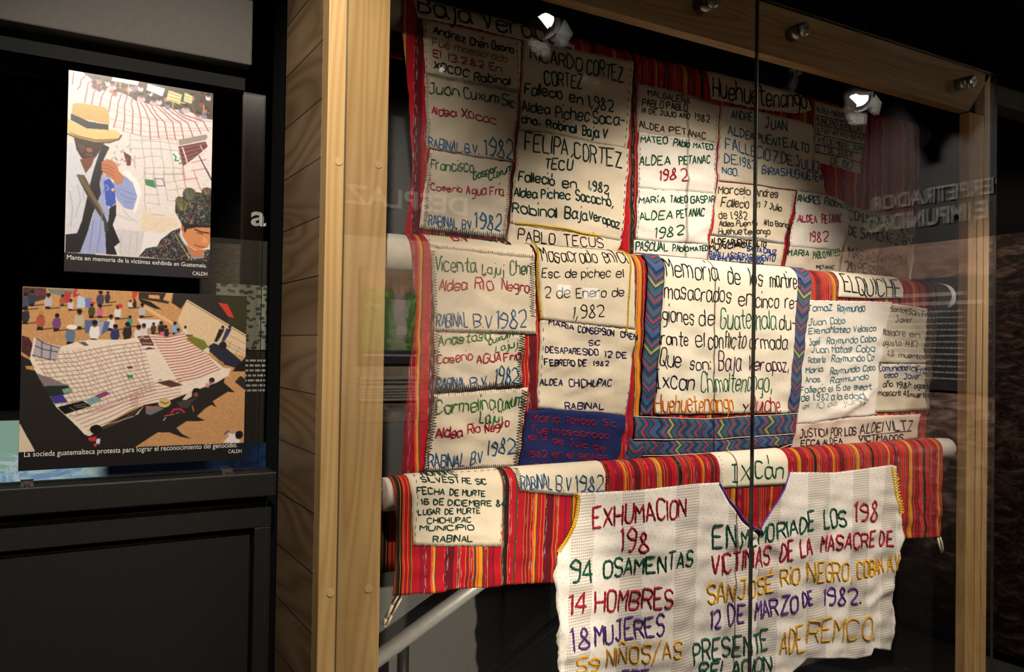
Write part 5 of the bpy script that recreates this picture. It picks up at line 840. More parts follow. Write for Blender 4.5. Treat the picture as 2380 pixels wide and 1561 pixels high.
def child_fix(o, parent, root):
    o.parent = parent; o.matrix_parent_inverse = Matrix.Translation(-Vector(root.location))
rng = random.Random(11)
for d in DATA:
    k = d['k']; root = ban[k]; off = d['lay']*LAYER+.0008; mb = MB()
    if d['mat'] == 'huipil':
        # two fronts meeting below the neck opening
        H = HUI; ny = 110; mat_uv = {}
        cx = H['VL'][-1][0]; vs = H['VL'][-1][1]
        Lp = H['L']; Rp = H['R']
        for side in (0, 1):
            nx = 70; base = len(mb.v); uvs = []
            for j in range(ny+1):
                for i in range(nx+1):
                    t = j/ny; a = i/nx
                    # nominal row height, then snapped to the wavy top and bottom edges
                    sN = -.03+(-.62+.03)*t
                    xl = edge_x(Lp, sN) if side == 0 else (edge_x(H['VR'], sN) if sN > vs else cx)
                    xr = (edge_x(H['VL'], sN) if sN > vs else cx) if side == 0 else edge_x(Rp, sN)
                    x = xl+(xr-xl)*a
                    tp = interp(H['LT'], x) if side == 0 else interp(H['RT'], x)
                    bt = interp(sorted(H['BOT']), x) if side == 1 else -.67
                    s = tp+(bt-tp)*t
                    if a == 0 and side == 0 or a == 1 and side == 1: x += .0025*sin(90*s)+rng.uniform(-.0012, .0012)
                    mb.v.append(surf(k, x, s, off)); uvs.append((x, s))
            g = lambda i, j: base+j*(nx+1)+i
            for j in range(ny):
                for i in range(nx):
                    q = (g(i, j), g(i, j+1), g(i+1, j+1), g(i+1, j)); mb.face(q, 0, [uvs[v-base] for v in q])
    else:
        loft(mb, k, d['top'], d['bot'], d['lay'], rng, trim=d['mat'].startswith('chev'))
    o = mb.build(d['name'], M[d['mat']], root, True, 0, None, d['lab'])
    hui = d['mat'] == 'huipil'
    if hui:
        w = o.modifiers.new('thickness', 'SOLIDIFY'); w.thickness = .0012; w.offset = 0
    loff = off+.0004
    for text, basel, h, w, cc, sty in d['txt']:
        tm = MB(); write(tm, k, text, basel, h, w, sty, loff, rng)
        if tm.f:
            q = tm.build('lettering', TM[cc], o, False, 0, None, TINT[cc]+' embroidered lettering'); q.matrix_parent_inverse = (root.matrix_basis @ o.matrix_parent_inverse).inverted()
    for kind, pts, cc, w, dash, amp in d['st']:
        tm = MB(); stitches(tm, k, kind, pts, w, dash, amp, off+.0003, rng)
        if tm.f:
            q = tm.build('edge_cord' if kind == 'c' else 'stitching', TM[cc], o, False, 0, None, TINT[cc]+(' cord' if kind == 'c' else ' border stitching')); q.matrix_parent_inverse = (root.matrix_basis @ o.matrix_parent_inverse).inverted()
# hanging tabs at the lower corners of the lowest textile
tb = MB()
P = [(.700, .066, 1.060), (.683, .062, 1.035), (.668, .060, 1.008), (.662, .060, .995), (.668, .064, .992), (.682, .068, 1.012), (.706, .070, 1.050)]
for (a, b) in zip(P, P[1:]): tb.quad((a[0], a[1]-.006, a[2]), (b[0], b[1]-.006, b[2]), (b[0], b[1]+.008, b[2]), (a[0], a[1]+.008, a[2]))
o = tb.build('loop_tab', M['cream'], ban['B'], True, 0, None, 'cream loop hanging from the left corner')
w = o.modifiers.new('thickness', 'SOLIDIFY'); w.thickness = .002
MB().tube([(2.662, .058, .975), (2.670, .056, .945), (2.682, .056, .924), (2.690, .057, .930), (2.686, .058, .955), (2.676, .059, .976)], .0034, 8).build('loop_tab', TM['i'], ban['B'], True, 0, None, 'crocheted loop at the right corner')

# ------------------------------------------------------------------ left partition with the two photographs
par = empty('exhibit_partition', (-1.0, .45, 0), 'black framed low partition with a glass screen left of the case', 'partition')
box('ledge', -2.9, .513, .40, .50, 1.230, 1.287, M['black_paint'], par, .003)
fr = MB().box(-2.9, .510, .43, .50, 1.150, 1.211); fr.box(.470, .510, .43, .50, 0, 1.150); fr.box(-2.9, -2.85, .43, .50, 0, 1.15)
fr.build('lower_frame', M['black_paint'], par, False, .002)
box('recess_backing', -2.85, .470, .475, .50, .0, 1.150, M['black_matt'], par)
box('rail_backing', -2.9, .505, .465, .499, 1.205, 1.235, M['black_matt'], par)
for nm, x1, y, z in (('highlight_strip', .512, .3995, 1.2862), ('highlight_strip', .509, .4295, 1.2102), ('highlight_strip', .463, .4475, 1.1362)):  # pale strips paint in the light caught along the top edges
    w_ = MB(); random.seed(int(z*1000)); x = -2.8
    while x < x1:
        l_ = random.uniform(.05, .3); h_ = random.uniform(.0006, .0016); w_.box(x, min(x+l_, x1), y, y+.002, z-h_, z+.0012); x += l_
    w_.build(nm, M['highlight'], par, label='thin pale strip painted as an edge highlight')
box('door_panel', -2.8, .464, .448, .474, .06, 1.137, M['black_paint'], par, .0025, label='recessed black door panel with a painted highlight along its top')
m = MB().box(-2.9, .482, .456, .464, 1.290, 2.217); m.m = [1, 1, 0, 0, 1, 1]
m.build('glass_screen', [M['glass'], M['glass_edge']], par)
box('top_rail', -2.9, .43, .45, .60, 2.219, 2.266, M['black_matt'], par)
for x in (-.01, .405):
    MB().box(x-.012, x+.012, .435, .4555, 1.287, 1.297).build('glass_clip', M['nickel'], par)
    MB().tube([(x, .425, 1.2865), (x, .425, 1.291)], .005, 10).build('clip_screw', M['nickel'], par)

PR1 = [('p',(226,216,214),[(-8,-5),(1005,-8),(1005,911),(-6,908)],'t'),('p',(74,62,50),[(80,-5),(1002,-3),(1002,142),(901,142),(847,121),(689,116),(510,107),(444,96),(370,78),(199,50),(151,30)],'n'),
('e',(70,80,60),[(662,105),(20,14)],''),('e',(120,72,50),[(662,90),(11,10)],''),('e',(25,20,20),[(662,85),(13,6)],''),('e',(120,130,170),[(937,131),(21,14)],''),
('e',(120,72,50),[(937,115),(11,10)],''),('e',(25,20,20),[(936,110),(13,6)],''),('l',(170,140,80),[(847,89),(869,121)],5),('l',(170,140,80),[(896,5),(919,37)],5),
('e',(170,120,120),[(461,36),(20,14)],''),('e',(120,72,50),[(460,21),(11,9)],''),('e',(25,20,20),[(460,16),(12,6)],''),('e',(60,50,50),[(171,37),(19,13)],''),
('e',(120,72,50),[(170,22),(10,9)],''),('e',(25,20,20),[(170,17),(12,6)],''),('e',(200,200,210),[(304,79),(19,14)],''),('e',(120,72,50),[(303,65),(10,9)],''),
('e',(25,20,20),[(303,59),(12,6)],''),('e',(170,120,120),[(286,73),(19,14)],''),('e',(120,72,50),[(285,59),(10,9)],''),('e',(25,20,20),[(285,54),(12,6)],''),
('e',(170,120,120),[(657,74),(20,14)],''),('e',(120,72,50),[(657,59),(11,10)],''),('e',(25,20,20),[(656,54),(12,6)],''),('e',(170,120,120),[(163,64),(19,14)],''),
('e',(120,72,50),[(163,50),(10,9)],''),('e',(25,20,20),[(162,45),(11,6)],''),('e',(60,50,50),[(290,37),(19,14)],''),('e',(120,72,50),[(289,22),(11,9)],''),
('e',(25,20,20),[(289,17),(12,6)],''),('e',(170,120,120),[(953,104),(21,15)],''),('e',(120,72,50),[(952,89),(12,10)],''),('e',(25,20,20),[(952,83),(13,6)],''),
('e',(170,120,120),[(304,85),(19,14)],''),('e',(120,72,50),[(303,71),(11,9)],''),('e',(25,20,20),[(303,65),(12,6)],''),('e',(170,120,120),[(395,53),(19,14)],''),
('e',(120,72,50),[(395,38),(11,9)],''),('e',(25,20,20),[(395,33),(12,6)],''),('l',(60,50,30),[(927,26),(950,58)],5),('e',(70,80,60),[(631,88),(20,14)],''),
('e',(120,72,50),[(631,73),(11,9)],''),('e',(25,20,20),[(630,67),(12,6)],''),('e',(60,50,50),[(427,51),(19,14)],''),('e',(120,72,50),[(426,36),(11,10)],''),
('e',(25,20,20),[(426,31),(12,6)],''),('e',(200,200,210),[(543,56),(20,14)],''),('e',(120,72,50),[(542,41),(11,10)],''),('e',(25,20,20),[(542,36),(12,6)],''),
('e',(60,50,50),[(536,43),(20,14)],''),('e',(120,72,50),[(535,28),(11,9)],''),('e',(25,20,20),[(535,23),(13,6)],''),('e',(200,200,210),[(962,31),(21,14)],''),
('e',(120,72,50),[(962,16),(12,10)],''),('e',(25,20,20),[(961,11),(13,6)],''),('e',(60,50,50),[(176,62),(18,13)],''),('e',(120,72,50),[(175,47),(10,9)],''),
('e',(25,20,20),[(175,42),(12,6)],''),('e',(200,200,210),[(459,94),(20,14)],''),('e',(120,72,50),[(459,79),(11,9)],''),('e',(25,20,20),[(458,74),(12,6)],''),
('e',(170,120,120),[(197,36),(19,13)],''),('e',(120,72,50),[(196,21),(10,9)],''),('e',(25,20,20),[(196,16),(12,6)],''),('e',(200,200,210),[(253,40),(19,13)],''),
('e',(120,72,50),[(253,26),(10,9)],''),('e',(25,20,20),[(252,21),(12,6)],''),('e',(130,60,60),[(432,54),(20,14)],''),('e',(120,72,50),[(431,40),(10,9)],''),
('e',(25,20,20),[(431,35),(12,6)],''),('e',(130,60,60),[(357,58),(19,14)],''),('e',(120,72,50),[(357,44),(11,9)],''),('e',(25,20,20),[(357,38),(12,6)],''),
('e',(120,130,170),[(769,122),(21,14)],''),('e',(120,72,50),[(768,107),(11,9)],''),('e',(25,20,20),[(768,101),(13,6)],''),('e',(60,50,50),[(324,59),(19,14)],''),
('e',(120,72,50),[(323,45),(10,9)],''),('e',(25,20,20),[(323,40),(12,6)],''),('e',(130,60,60),[(914,74),(21,14)],''),('e',(120,72,50),[(913,59),(12,10)],''),
('e',(25,20,20),[(913,54),(13,6)],''),('e',(60,50,50),[(233,62),(19,14)],''),('e',(120,72,50),[(232,48),(10,9)],''),('e',(25,20,20),[(232,43),(12,6)],''),('e',(170,120,120),[(298,32),(19,14)],''),
('e',(120,72,50),[(298,17),(11,9)],''),('e',(25,20,20),[(298,12),(12,6)],''),('l',(60,50,30),[(742,26),(764,57)],5),('e',(130,60,60),[(199,73),(19,13)],''),
('e',(120,72,50),[(199,59),(10,9)],''),('e',(25,20,20),[(199,54),(12,6)],''),('e',(60,50,50),[(917,32),(21,14)],''),('e',(120,72,50),[(916,17),(11,10)],''),
('e',(25,20,20),[(916,12),(13,6)],''),('l',(170,140,80),[(833,47),(856,79)],5),('e',(60,50,50),[(969,119),(22,14)],''),('e',(120,72,50),[(968,104),(12,10)],''),
('e',(25,20,20),[(968,98),(13,6)],''),('e',(170,120,120),[(843,45),(21,14)],''),('e',(120,72,50),[(843,29),(12,10)],''),('e',(25,20,20),[(843,24),(13,6)],''),
('e',(120,130,170),[(669,111),(20,14)],''),('e',(120,72,50),[(668,96),(11,9)],''),('e',(25,20,20),[(668,90),(13,6)],''),('e',(120,130,170),[(292,49),(19,14)],''),
('e',(120,72,50),[(292,35),(10,9)],''),('e',(25,20,20),[(292,29),(12,6)],''),('l',(60,50,30),[(848,28),(871,60)],5),('e',(70,80,60),[(521,70),(20,14)],''),
('e',(120,72,50),[(521,55),(11,9)],''),('e',(25,20,20),[(520,50),(12,6)],''),('e',(200,200,210),[(410,47),(19,13)],''),('e',(120,72,50),[(410,33),(11,9)],''),
('e',(25,20,20),[(410,28),(12,6)],''),('e',(200,200,210),[(479,39),(19,14)],''),('e',(120,72,50),[(479,25),(11,9)],''),('e',(25,20,20),[(479,20),(12,6)],''),
('l',(120,95,55),[(830,57),(852,89)],5),('l',(60,50,30),[(868,13),(890,45)],5),('e',(60,50,50),[(447,88),(20,14)],''),('e',(120,72,50),[(446,74),(11,9)],''),
('e',(25,20,20),[(446,69),(12,6)],''),('e',(60,50,50),[(723,102),(20,14)],''),('e',(120,72,50),[(722,87),(11,10)],''),('e',(25,20,20),[(722,82),(13,6)],''),
('e',(200,200,210),[(609,93),(20,14)],''),('e',(120,72,50),[(608,78),(11,10)],''),('e',(25,20,20),[(608,73),(13,6)],''),('e',(120,130,170),[(428,41),(20,14)],''),
('e',(120,72,50),[(428,26),(10,9)],''),('e',(25,20,20),[(427,21),(12,6)],''),('e',(60,50,50),[(539,97),(20,14)],''),('e',(120,72,50),[(538,82),(11,9)],''),
('e',(25,20,20),[(538,76),(12,6)],''),('e',(70,80,60),[(702,78),(20,14)],''),('e',(120,72,50),[(702,63),(11,9)],''),('e',(25,20,20),[(702,58),(13,6)],''),('l',(120,95,55),[(702,29),(724,61)],5),
('l',(170,140,80),[(759,87),(781,118)],5),('p',(228,220,205),[(289,-1),(466,1),(459,24),(280,20)],''),('p',(228,222,236),[(526,5),(649,17),(630,60),(518,39)],''),
('p',(214,206,150),[(675,22),(770,34),(756,88),(657,73)],''),('p',(205,205,150),[(790,20),(849,33),(840,76),(782,67)],''),('l',(90,80,50),[(678,34),(754,45)],6),
('l',(90,80,50),[(679,53),(755,64)],6),('l',(90,80,50),[(680,70),(756,81)],6),('l',(110,110,70),[(796,40),(834,44)],5),('l',(110,110,70),[(797,56),(834,59)],5),
('l',(205,170,110),[(395,24),(397,75)],14),('l',(205,170,110),[(338,19),(339,52)],14),('l',(205,170,110),[(709,82),(705,117)],14),('l',(205,170,110),[(931,74),(927,117)],14),
('e',(190,170,175),[(484,91),(30,15)],''),('e',(140,84,58),[(484,73),(15,13)],''),('e',(25,20,22),[(483,65),(18,8)],''),('e',(190,170,175),[(570,104),(30,15)],''),
('e',(140,84,58),[(570,86),(15,13)],''),('e',(25,20,22),[(570,78),(18,8)],''),('e',(190,170,175),[(891,143),(32,15)],''),('e',(140,84,58),[(890,124),(16,14)],''),
('e',(25,20,22),[(890,117),(19,8)],''),('e',(190,170,175),[(286,54),(29,14)],''),('e',(140,84,58),[(285,36),(14,13)],''),('e',(25,20,22),[(285,29),(17,8)],''),
('e',(190,170,175),[(799,114),(31,15)],''),('e',(140,84,58),[(798,95),(15,13)],''),('e',(25,20,22),[(798,88),(19,8)],''),('p',(215,190,120),[(755,73),(798,73),(798,80),(751,81)],''),
('l',(146,58,72),[(34,12),(26,69)],11),('l',(146,58,72),[(113,13),(81,42),(77,71),(59,91)],11),('l',(146,58,72),[(161,32),(128,51),(120,95),(108,153)],11),
('l',(146,58,72),[(190,51),(163,104),(153,156)],11),('l',(146,58,72),[(241,70),(216,113),(208,157)],11),('l',(146,58,72),[(316,77),(283,98),(274,143),(266,180)],11),
('l',(146,58,72),[(350,80),(330,123),(320,197),(302,257)],11),('l',(146,58,72),[(389,83),(371,133),(374,213),(366,269)],11),('l',(146,58,72),[(424,94),(415,121),(429,156),(428,271)],11),
('l',(146,58,72),[(449,99),(468,137),(486,202),(486,277)],11),('l',(146,58,72),[(480,107),(516,147),(543,197),(554,293)],11),('l',(146,58,72),[(515,110),(554,151),(594,184),(612,280)],11),
('l',(146,58,72),[(550,110),(593,158),(650,194),(674,282)],11),('l',(146,58,72),[(586,114),(659,155),(707,188),(731,277)],11),('l',(146,58,72),[(622,116),(701,162),(765,186),(789,268)],11),
('l',(146,58,72),[(663,117),(753,157),(817,181),(857,250)],11),('l',(146,58,72),[(705,118),(785,154),(870,168),(915,226)],11),('l',(146,58,72),[(773,136),(929,159),(969,209)],11),
('l',(188,112,118),[(190,54),(248,77),(395,97),(511,126),(597,139),(859,150),(999,152)],5),('l',(188,112,118),[(163,104),(269,129),(372,155),(487,180),(599,184),(1000,154)],5),
('l',(188,112,118),[(270,162),(373,184),(543,189),(765,186)],5),('l',(188,112,118),[(272,216),(429,223),(651,220),(887,201),(995,187)],5),('l',(188,112,118),[(302,253),(550,256),(782,226),(996,199)],5),
('l',(188,112,118),[(366,269),(551,282),(673,259),(857,246)],5),('l',(188,112,118),[(155,141),(212,150),(270,158)],5),('l',(188,112,118),[(491,298),(674,282),(789,270)],5),
('l',(150,142,140),[(416,272),(412,320),(424,371)],6),('l',(150,142,140),[(486,277),(503,353),(521,426),(513,497)],6),('l',(150,142,140),[(554,293),(564,366),(582,440),(579,500)],6),
('l',(150,142,140),[(618,287),(636,368),(654,434),(651,495)],6),('l',(150,142,140),[(679,281),(702,347),(721,425),(723,489)],6),('l',(150,142,140),[(736,276),(759,331),(783,405),(796,484)],6),
('l',(150,142,140),[(820,269),(843,305)],6),('l',(150,142,140),[(417,309),(623,298),(737,299)],6),('l',(150,142,140),[(423,352),(625,335),(759,335)],6),('l',(150,142,140),[(435,407),(575,377),(631,376)],6),
('l',(150,142,140),[(512,445),(648,431),(784,424)],6),('l',(150,142,140),[(518,474),(655,468),(795,454)],6),('l',(150,142,140),[(421,275),(496,283),(736,269)],6),
('p',(150,138,132),[(752,275),(953,226),(964,240),(949,257),(758,305)],'n'),('p',(112,44,56),[(753,311),(949,265),(966,290),(908,334),(856,369),(789,412)],''),
('l',(120,104,78),[(759,322),(949,276)],16),('l',(120,104,78),[(760,348),(923,302)],16),('l',(120,104,78),[(761,375),(897,327)],16),('l',(120,104,78),[(762,401),(871,352)],16),
('l',(215,205,205),[(782,314),(808,365),(820,398)],20),('l',(210,200,200),[(912,291),(935,320)],14),('p',(222,232,225),[(702,344),(744,336),(767,387),(720,395)],''),
('l',(40,130,95),[(718,354),(737,367),(730,387),(756,385)],18),('l',(190,80,85),[(789,412),(807,483)],8),('l',(190,80,85),[(851,388),(953,361),(920,371),(977,429),(1000,470)],8),
('l',(190,80,85),[(848,431),(949,411)],8),('l',(40,45,80),[(903,346),(954,411),(1000,469)],14),('p',(95,40,52),[(370,372),(425,393),(422,441),(397,443)],''),
('l',(130,115,110),[(434,409),(454,419)],8),('l',(130,115,110),[(448,389),(449,400)],8),('l',(130,115,110),[(325,434),(342,444)],8),('l',(130,115,110),[(373,414),(382,425)],8),
('l',(130,115,110),[(410,354),(422,364)],8),('l',(130,115,110),[(389,410),(386,422)],8),('l',(130,115,110),[(396,422),(402,432)],8),('l',(130,115,110),[(408,338),(395,350)],8),
('l',(130,115,110),[(367,410),(356,422)],8),('l',(130,115,110),[(405,405),(388,418)],8),('l',(130,115,110),[(370,363),(353,376)],8),('l',(130,115,110),[(318,378),(306,390)],8),
('l',(130,115,110),[(326,346),(325,357)],8),('l',(130,115,110),[(357,407),(361,418)],8),('l',(130,115,110),[(336,441),(317,453)],8),('l',(130,115,110),[(360,370),(357,381)],8),
('l',(130,115,110),[(317,434),(312,446)],8),('l',(130,115,110),[(304,411),(288,424)],8),('l',(130,115,110),[(382,375),(386,386)],8),('l',(130,115,110),[(449,422),(446,434)],8),
('l',(130,115,110),[(425,405),(421,416)],8),('l',(130,115,110),[(320,408),(323,419)],8),('l',(130,115,110),[(449,439),(454,450)],8),('l',(130,115,110),[(354,438),(335,451)],8),
('l',(130,115,110),[(315,405),(319,416)],8),('l',(130,115,110),[(320,412),(336,422)],8),('l',(150,142,140),[(522,459),(523,623),(534,667)],6),('l',(150,142,140),[(583,455),(601,528),(624,624)],6),
('l',(150,142,140),[(649,450),(668,543),(686,606)],6),('l',(150,142,140),[(716,445),(745,518),(763,578)],6),('l',(150,142,140),[(650,465),(785,451)],6),('l',(150,142,140),[(521,582),(623,576)],6),
('l',(150,142,140),[(538,622),(635,627)],6),('l',(150,142,140),[(570,680),(673,682)],6),('l',(150,142,140),[(667,509),(796,484)],6),('l',(150,142,140),[(678,549),(819,525)],6),
('l',(150,142,140),[(696,605),(758,593)],6),('p',(70,125,85),[(518,501),(584,503),(601,543),(530,533)],''),('l',(70,75,150),[(589,494),(645,491),(662,526),(603,530),(589,494)],9),
('p',(225,205,185),[(509,668),(637,691),(740,685),(763,730),(640,774),(502,762)],'n'),('l',(190,95,100),[(784,440),(814,525)],9),('l',(190,95,100),[(869,433),(921,529)],9),
('l',(190,95,100),[(796,484),(892,466)],9),('l',(40,45,75),[(966,426),(1000,466)],14),('p',(205,206,216),[(4,363),(45,360),(85,435),(125,504),(161,458),(211,385),(225,391),(182,529),(150,563),(134,633),(96,771),(79,808),(9,811)],'n'),
('p',(222,216,220),[(330,650),(434,673),(464,671),(497,758),(339,768),(314,745)],''),('p',(206,200,206),[(340,773),(528,772),(497,905),(359,905)],'n'),('p',(226,222,222),[(528,775),(681,779),(626,827),(497,903)],''),
('p',(240,234,234),[(363,471),(408,468),(479,522),(501,572),(469,671),(445,687),(454,657),(471,593),(439,525),(394,499)],''),('p',(156,164,206),[(215,519),(282,499),(257,639),(283,667),(266,904),(101,905),(157,775),(209,628)],'n'),
('p',(28,26,30),[(238,348),(277,361),(241,422),(234,525),(233,489),(216,548),(227,598),(178,702),(148,794),(100,904),(6,907),(7,818),(79,808),(109,742),(150,574),(176,486),(211,392)],''),
('p',(28,26,30),[(287,667),(330,646),(332,701),(310,753),(361,838),(323,862),(344,903),(271,904),(263,788),(280,733)],''),('p',(64,56,48),[(64,516),(116,515),(240,684),(276,747),(286,783),(258,792),(251,741),(143,625)],''),
('l',(190,150,70),[(76,518),(153,606),(241,698)],7),('l',(150,150,150),[(90,517),(165,605),(249,698)],7),('l',(180,110,50),[(102,516),(176,605),(255,698)],7),
('p',(58,84,182),[(244,535),(282,518),(317,552),(328,639),(297,662),(263,654)],'n'),('e',(225,180,120),[(306,574),(11,9)],''),('l',(200,205,235),[(264,552),(279,572),(260,581)],8),
('p',(144,156,208),[(307,534),(389,499),(439,528),(472,597),(444,667),(385,661),(334,620)],'n'),('p',(190,120,82),[(227,438),(260,421),(299,425),(328,445),(344,476),(384,506),(381,492),(366,537),(332,547),(302,516),(243,495),(228,481)],''),
('l',(120,66,44),[(230,452),(270,453),(310,468)],6),('l',(120,66,44),[(230,469),(271,471),(310,486)],6),('l',(120,66,44),[(231,485),(272,489),(311,504)],6),
('l',(120,66,44),[(231,501),(272,507),(312,523)],6),('p',(58,38,32),[(44,333),(243,339),(220,377),(183,423),(141,441),(94,431),(62,390)],''),('p',(112,64,44),[(85,439),(183,416),(161,465),(125,505)],''),
('p',(160,92,62),[(120,378),(158,375),(168,392),(135,400)],''),('l',(150,84,60),[(126,412),(164,410)],14),('p',(84,54,42),[(69,365),(115,364),(116,397),(89,406)],''),
('p',(202,166,100),[(30,169),(52,159),(155,156),(246,161),(266,180),(273,245),(27,230)],'n'),('l',(178,140,78),[(32,183),(133,183),(266,188)],4),('l',(178,140,78),[(33,193),(133,194),(267,198)],4),
('l',(178,140,78),[(33,203),(133,205),(267,208)],4),('l',(178,140,78),[(33,213),(134,215),(267,218)],4),('l',(178,140,78),[(34,223),(134,226),(268,228)],4),
('l',(178,140,78),[(34,232),(134,237),(268,238)],4),('p',(222,190,126),[(1,243),(42,260),(126,277),(264,270),(322,270),(355,292),(338,314),(276,336),(185,344),(67,333),(3,317)],'n'),
('p',(36,33,36),[(22,216),(139,244),(266,246),(268,272),(126,279),(22,248)],''),('l',(40,34,34),[(3,319),(68,336),(185,346),(276,336),(338,314),(355,292)],16),
('l',(176,178,194),[(26,604),(47,681),(36,774)],14),('l',(176,178,194),[(75,565),(96,642),(66,723)],14),('l',(176,178,194),[(108,577),(120,641)],14),('l',(122,130,182),[(342,565),(411,578),(456,586)],10),
('l',(122,130,182),[(358,593),(422,611),(462,612)],10),('l',(122,130,182),[(383,624),(438,632)],10),('l',(122,130,182),[(184,738),(161,883)],10),('l',(122,130,182),[(240,684),(225,808),(209,896)],10),
('l',(122,130,182),[(255,552),(242,600)],10),('l',(190,184,190),[(370,801),(363,893)],12),('l',(190,184,190),[(438,780),(422,898)],12),('l',(190,184,190),[(478,774),(472,889)],12),
('l',(190,184,190),[(347,700),(436,724)],12),('l',(190,184,190),[(375,669),(416,703),(476,730)],12),('p',(150,110,62),[(3,307),(67,331),(185,340),(276,332),(338,308),(276,318),(185,329),(76,321)],''),
('p',(38,34,36),[(739,655),(740,606),(799,568),(884,543),(1005,543),(1011,709),(901,725),(789,719)],'m'),('e',(70,72,48),[(841,558),(50,36)],''),('l',(120,130,120),[(827,584),(800,533)],7),
('l',(120,130,120),[(832,584),(813,532)],7),('l',(120,130,120),[(837,583),(827,531)],7),('l',(60,110,80),[(842,583),(840,530)],7),('l',(120,130,120),[(847,583),(854,530)],7),
('l',(170,70,50),[(852,582),(868,529)],7),('l',(120,130,120),[(857,582),(881,528)],7),('e',(70,72,48),[(769,602),(31,28)],''),('l',(120,130,120),[(760,623),(743,583)],7),
('l',(120,130,120),[(763,623),(751,582)],7),('l',(60,110,80),[(766,622),(760,581)],7),('l',(170,70,50),[(770,622),(768,581)],7),('l',(170,70,50),[(773,622),(777,580)],7),
('l',(120,130,120),[(776,622),(785,580)],7),('l',(170,70,50),[(779,622),(794,579)],7),('e',(70,72,48),[(970,532),(43,21)],''),('l',(120,130,120),[(957,548),(934,518)],7),
('l',(190,160,60),[(961,547),(946,518)],7),('l',(170,70,50),[(966,547),(957,517)],7),('l',(170,70,50),[(970,547),(969,516)],7),('l',(120,130,120),[(974,546),(981,515)],7),
('l',(170,70,50),[(979,546),(992,514)],7),('l',(60,110,80),[(983,546),(1004,514)],7),('e',(70,72,48),[(791,626),(47,26)],''),('l',(120,130,120),[(777,645),(752,608)],7),
('l',(190,160,60),[(782,645),(765,607)],7),('l',(190,160,60),[(787,645),(777,606)],7),('l',(120,130,120),[(791,644),(790,606)],7),('l',(60,110,80),[(796,644),(803,605)],7),
('l',(170,70,50),[(801,644),(816,604)],7),('l',(190,160,60),[(806,643),(829,603)],7),('p',(204,134,88),[(784,723),(1001,722),(1004,795),(983,833),(905,851),(840,831),(796,781)],''),
('p',(190,118,76),[(819,826),(895,852),(951,844),(952,886),(880,894),(842,863)],''),('p',(36,28,28),[(789,719),(1000,710),(1001,725),(901,729),(827,742),(812,765)],''),
('l',(60,36,28),[(885,741),(934,752),(988,755)],18),('l',(70,40,30),[(902,757),(945,763)],12),('l',(130,62,50),[(883,822),(921,831),(959,832)],14),('p',(222,152,108),[(951,774),(984,796),(974,812),(936,806)],''),
('e',(170,104,70),[(795,740),(11,15)],''),('p',(40,36,44),[(779,740),(722,758),(641,811),(617,846),(541,859),(490,905),(1005,912),(1005,841),(954,847),(953,890),(880,898),(825,841),(775,782)],'m'),
('l',(120,140,160),[(764,768),(792,804),(830,841),(869,893),(952,886)],14),('l',(200,170,60),[(744,776),(771,813),(809,849),(848,901)],10),('p',(36,34,37),[(-6,908),(1010,912),(1015,1043),(-11,1032)],''),
]
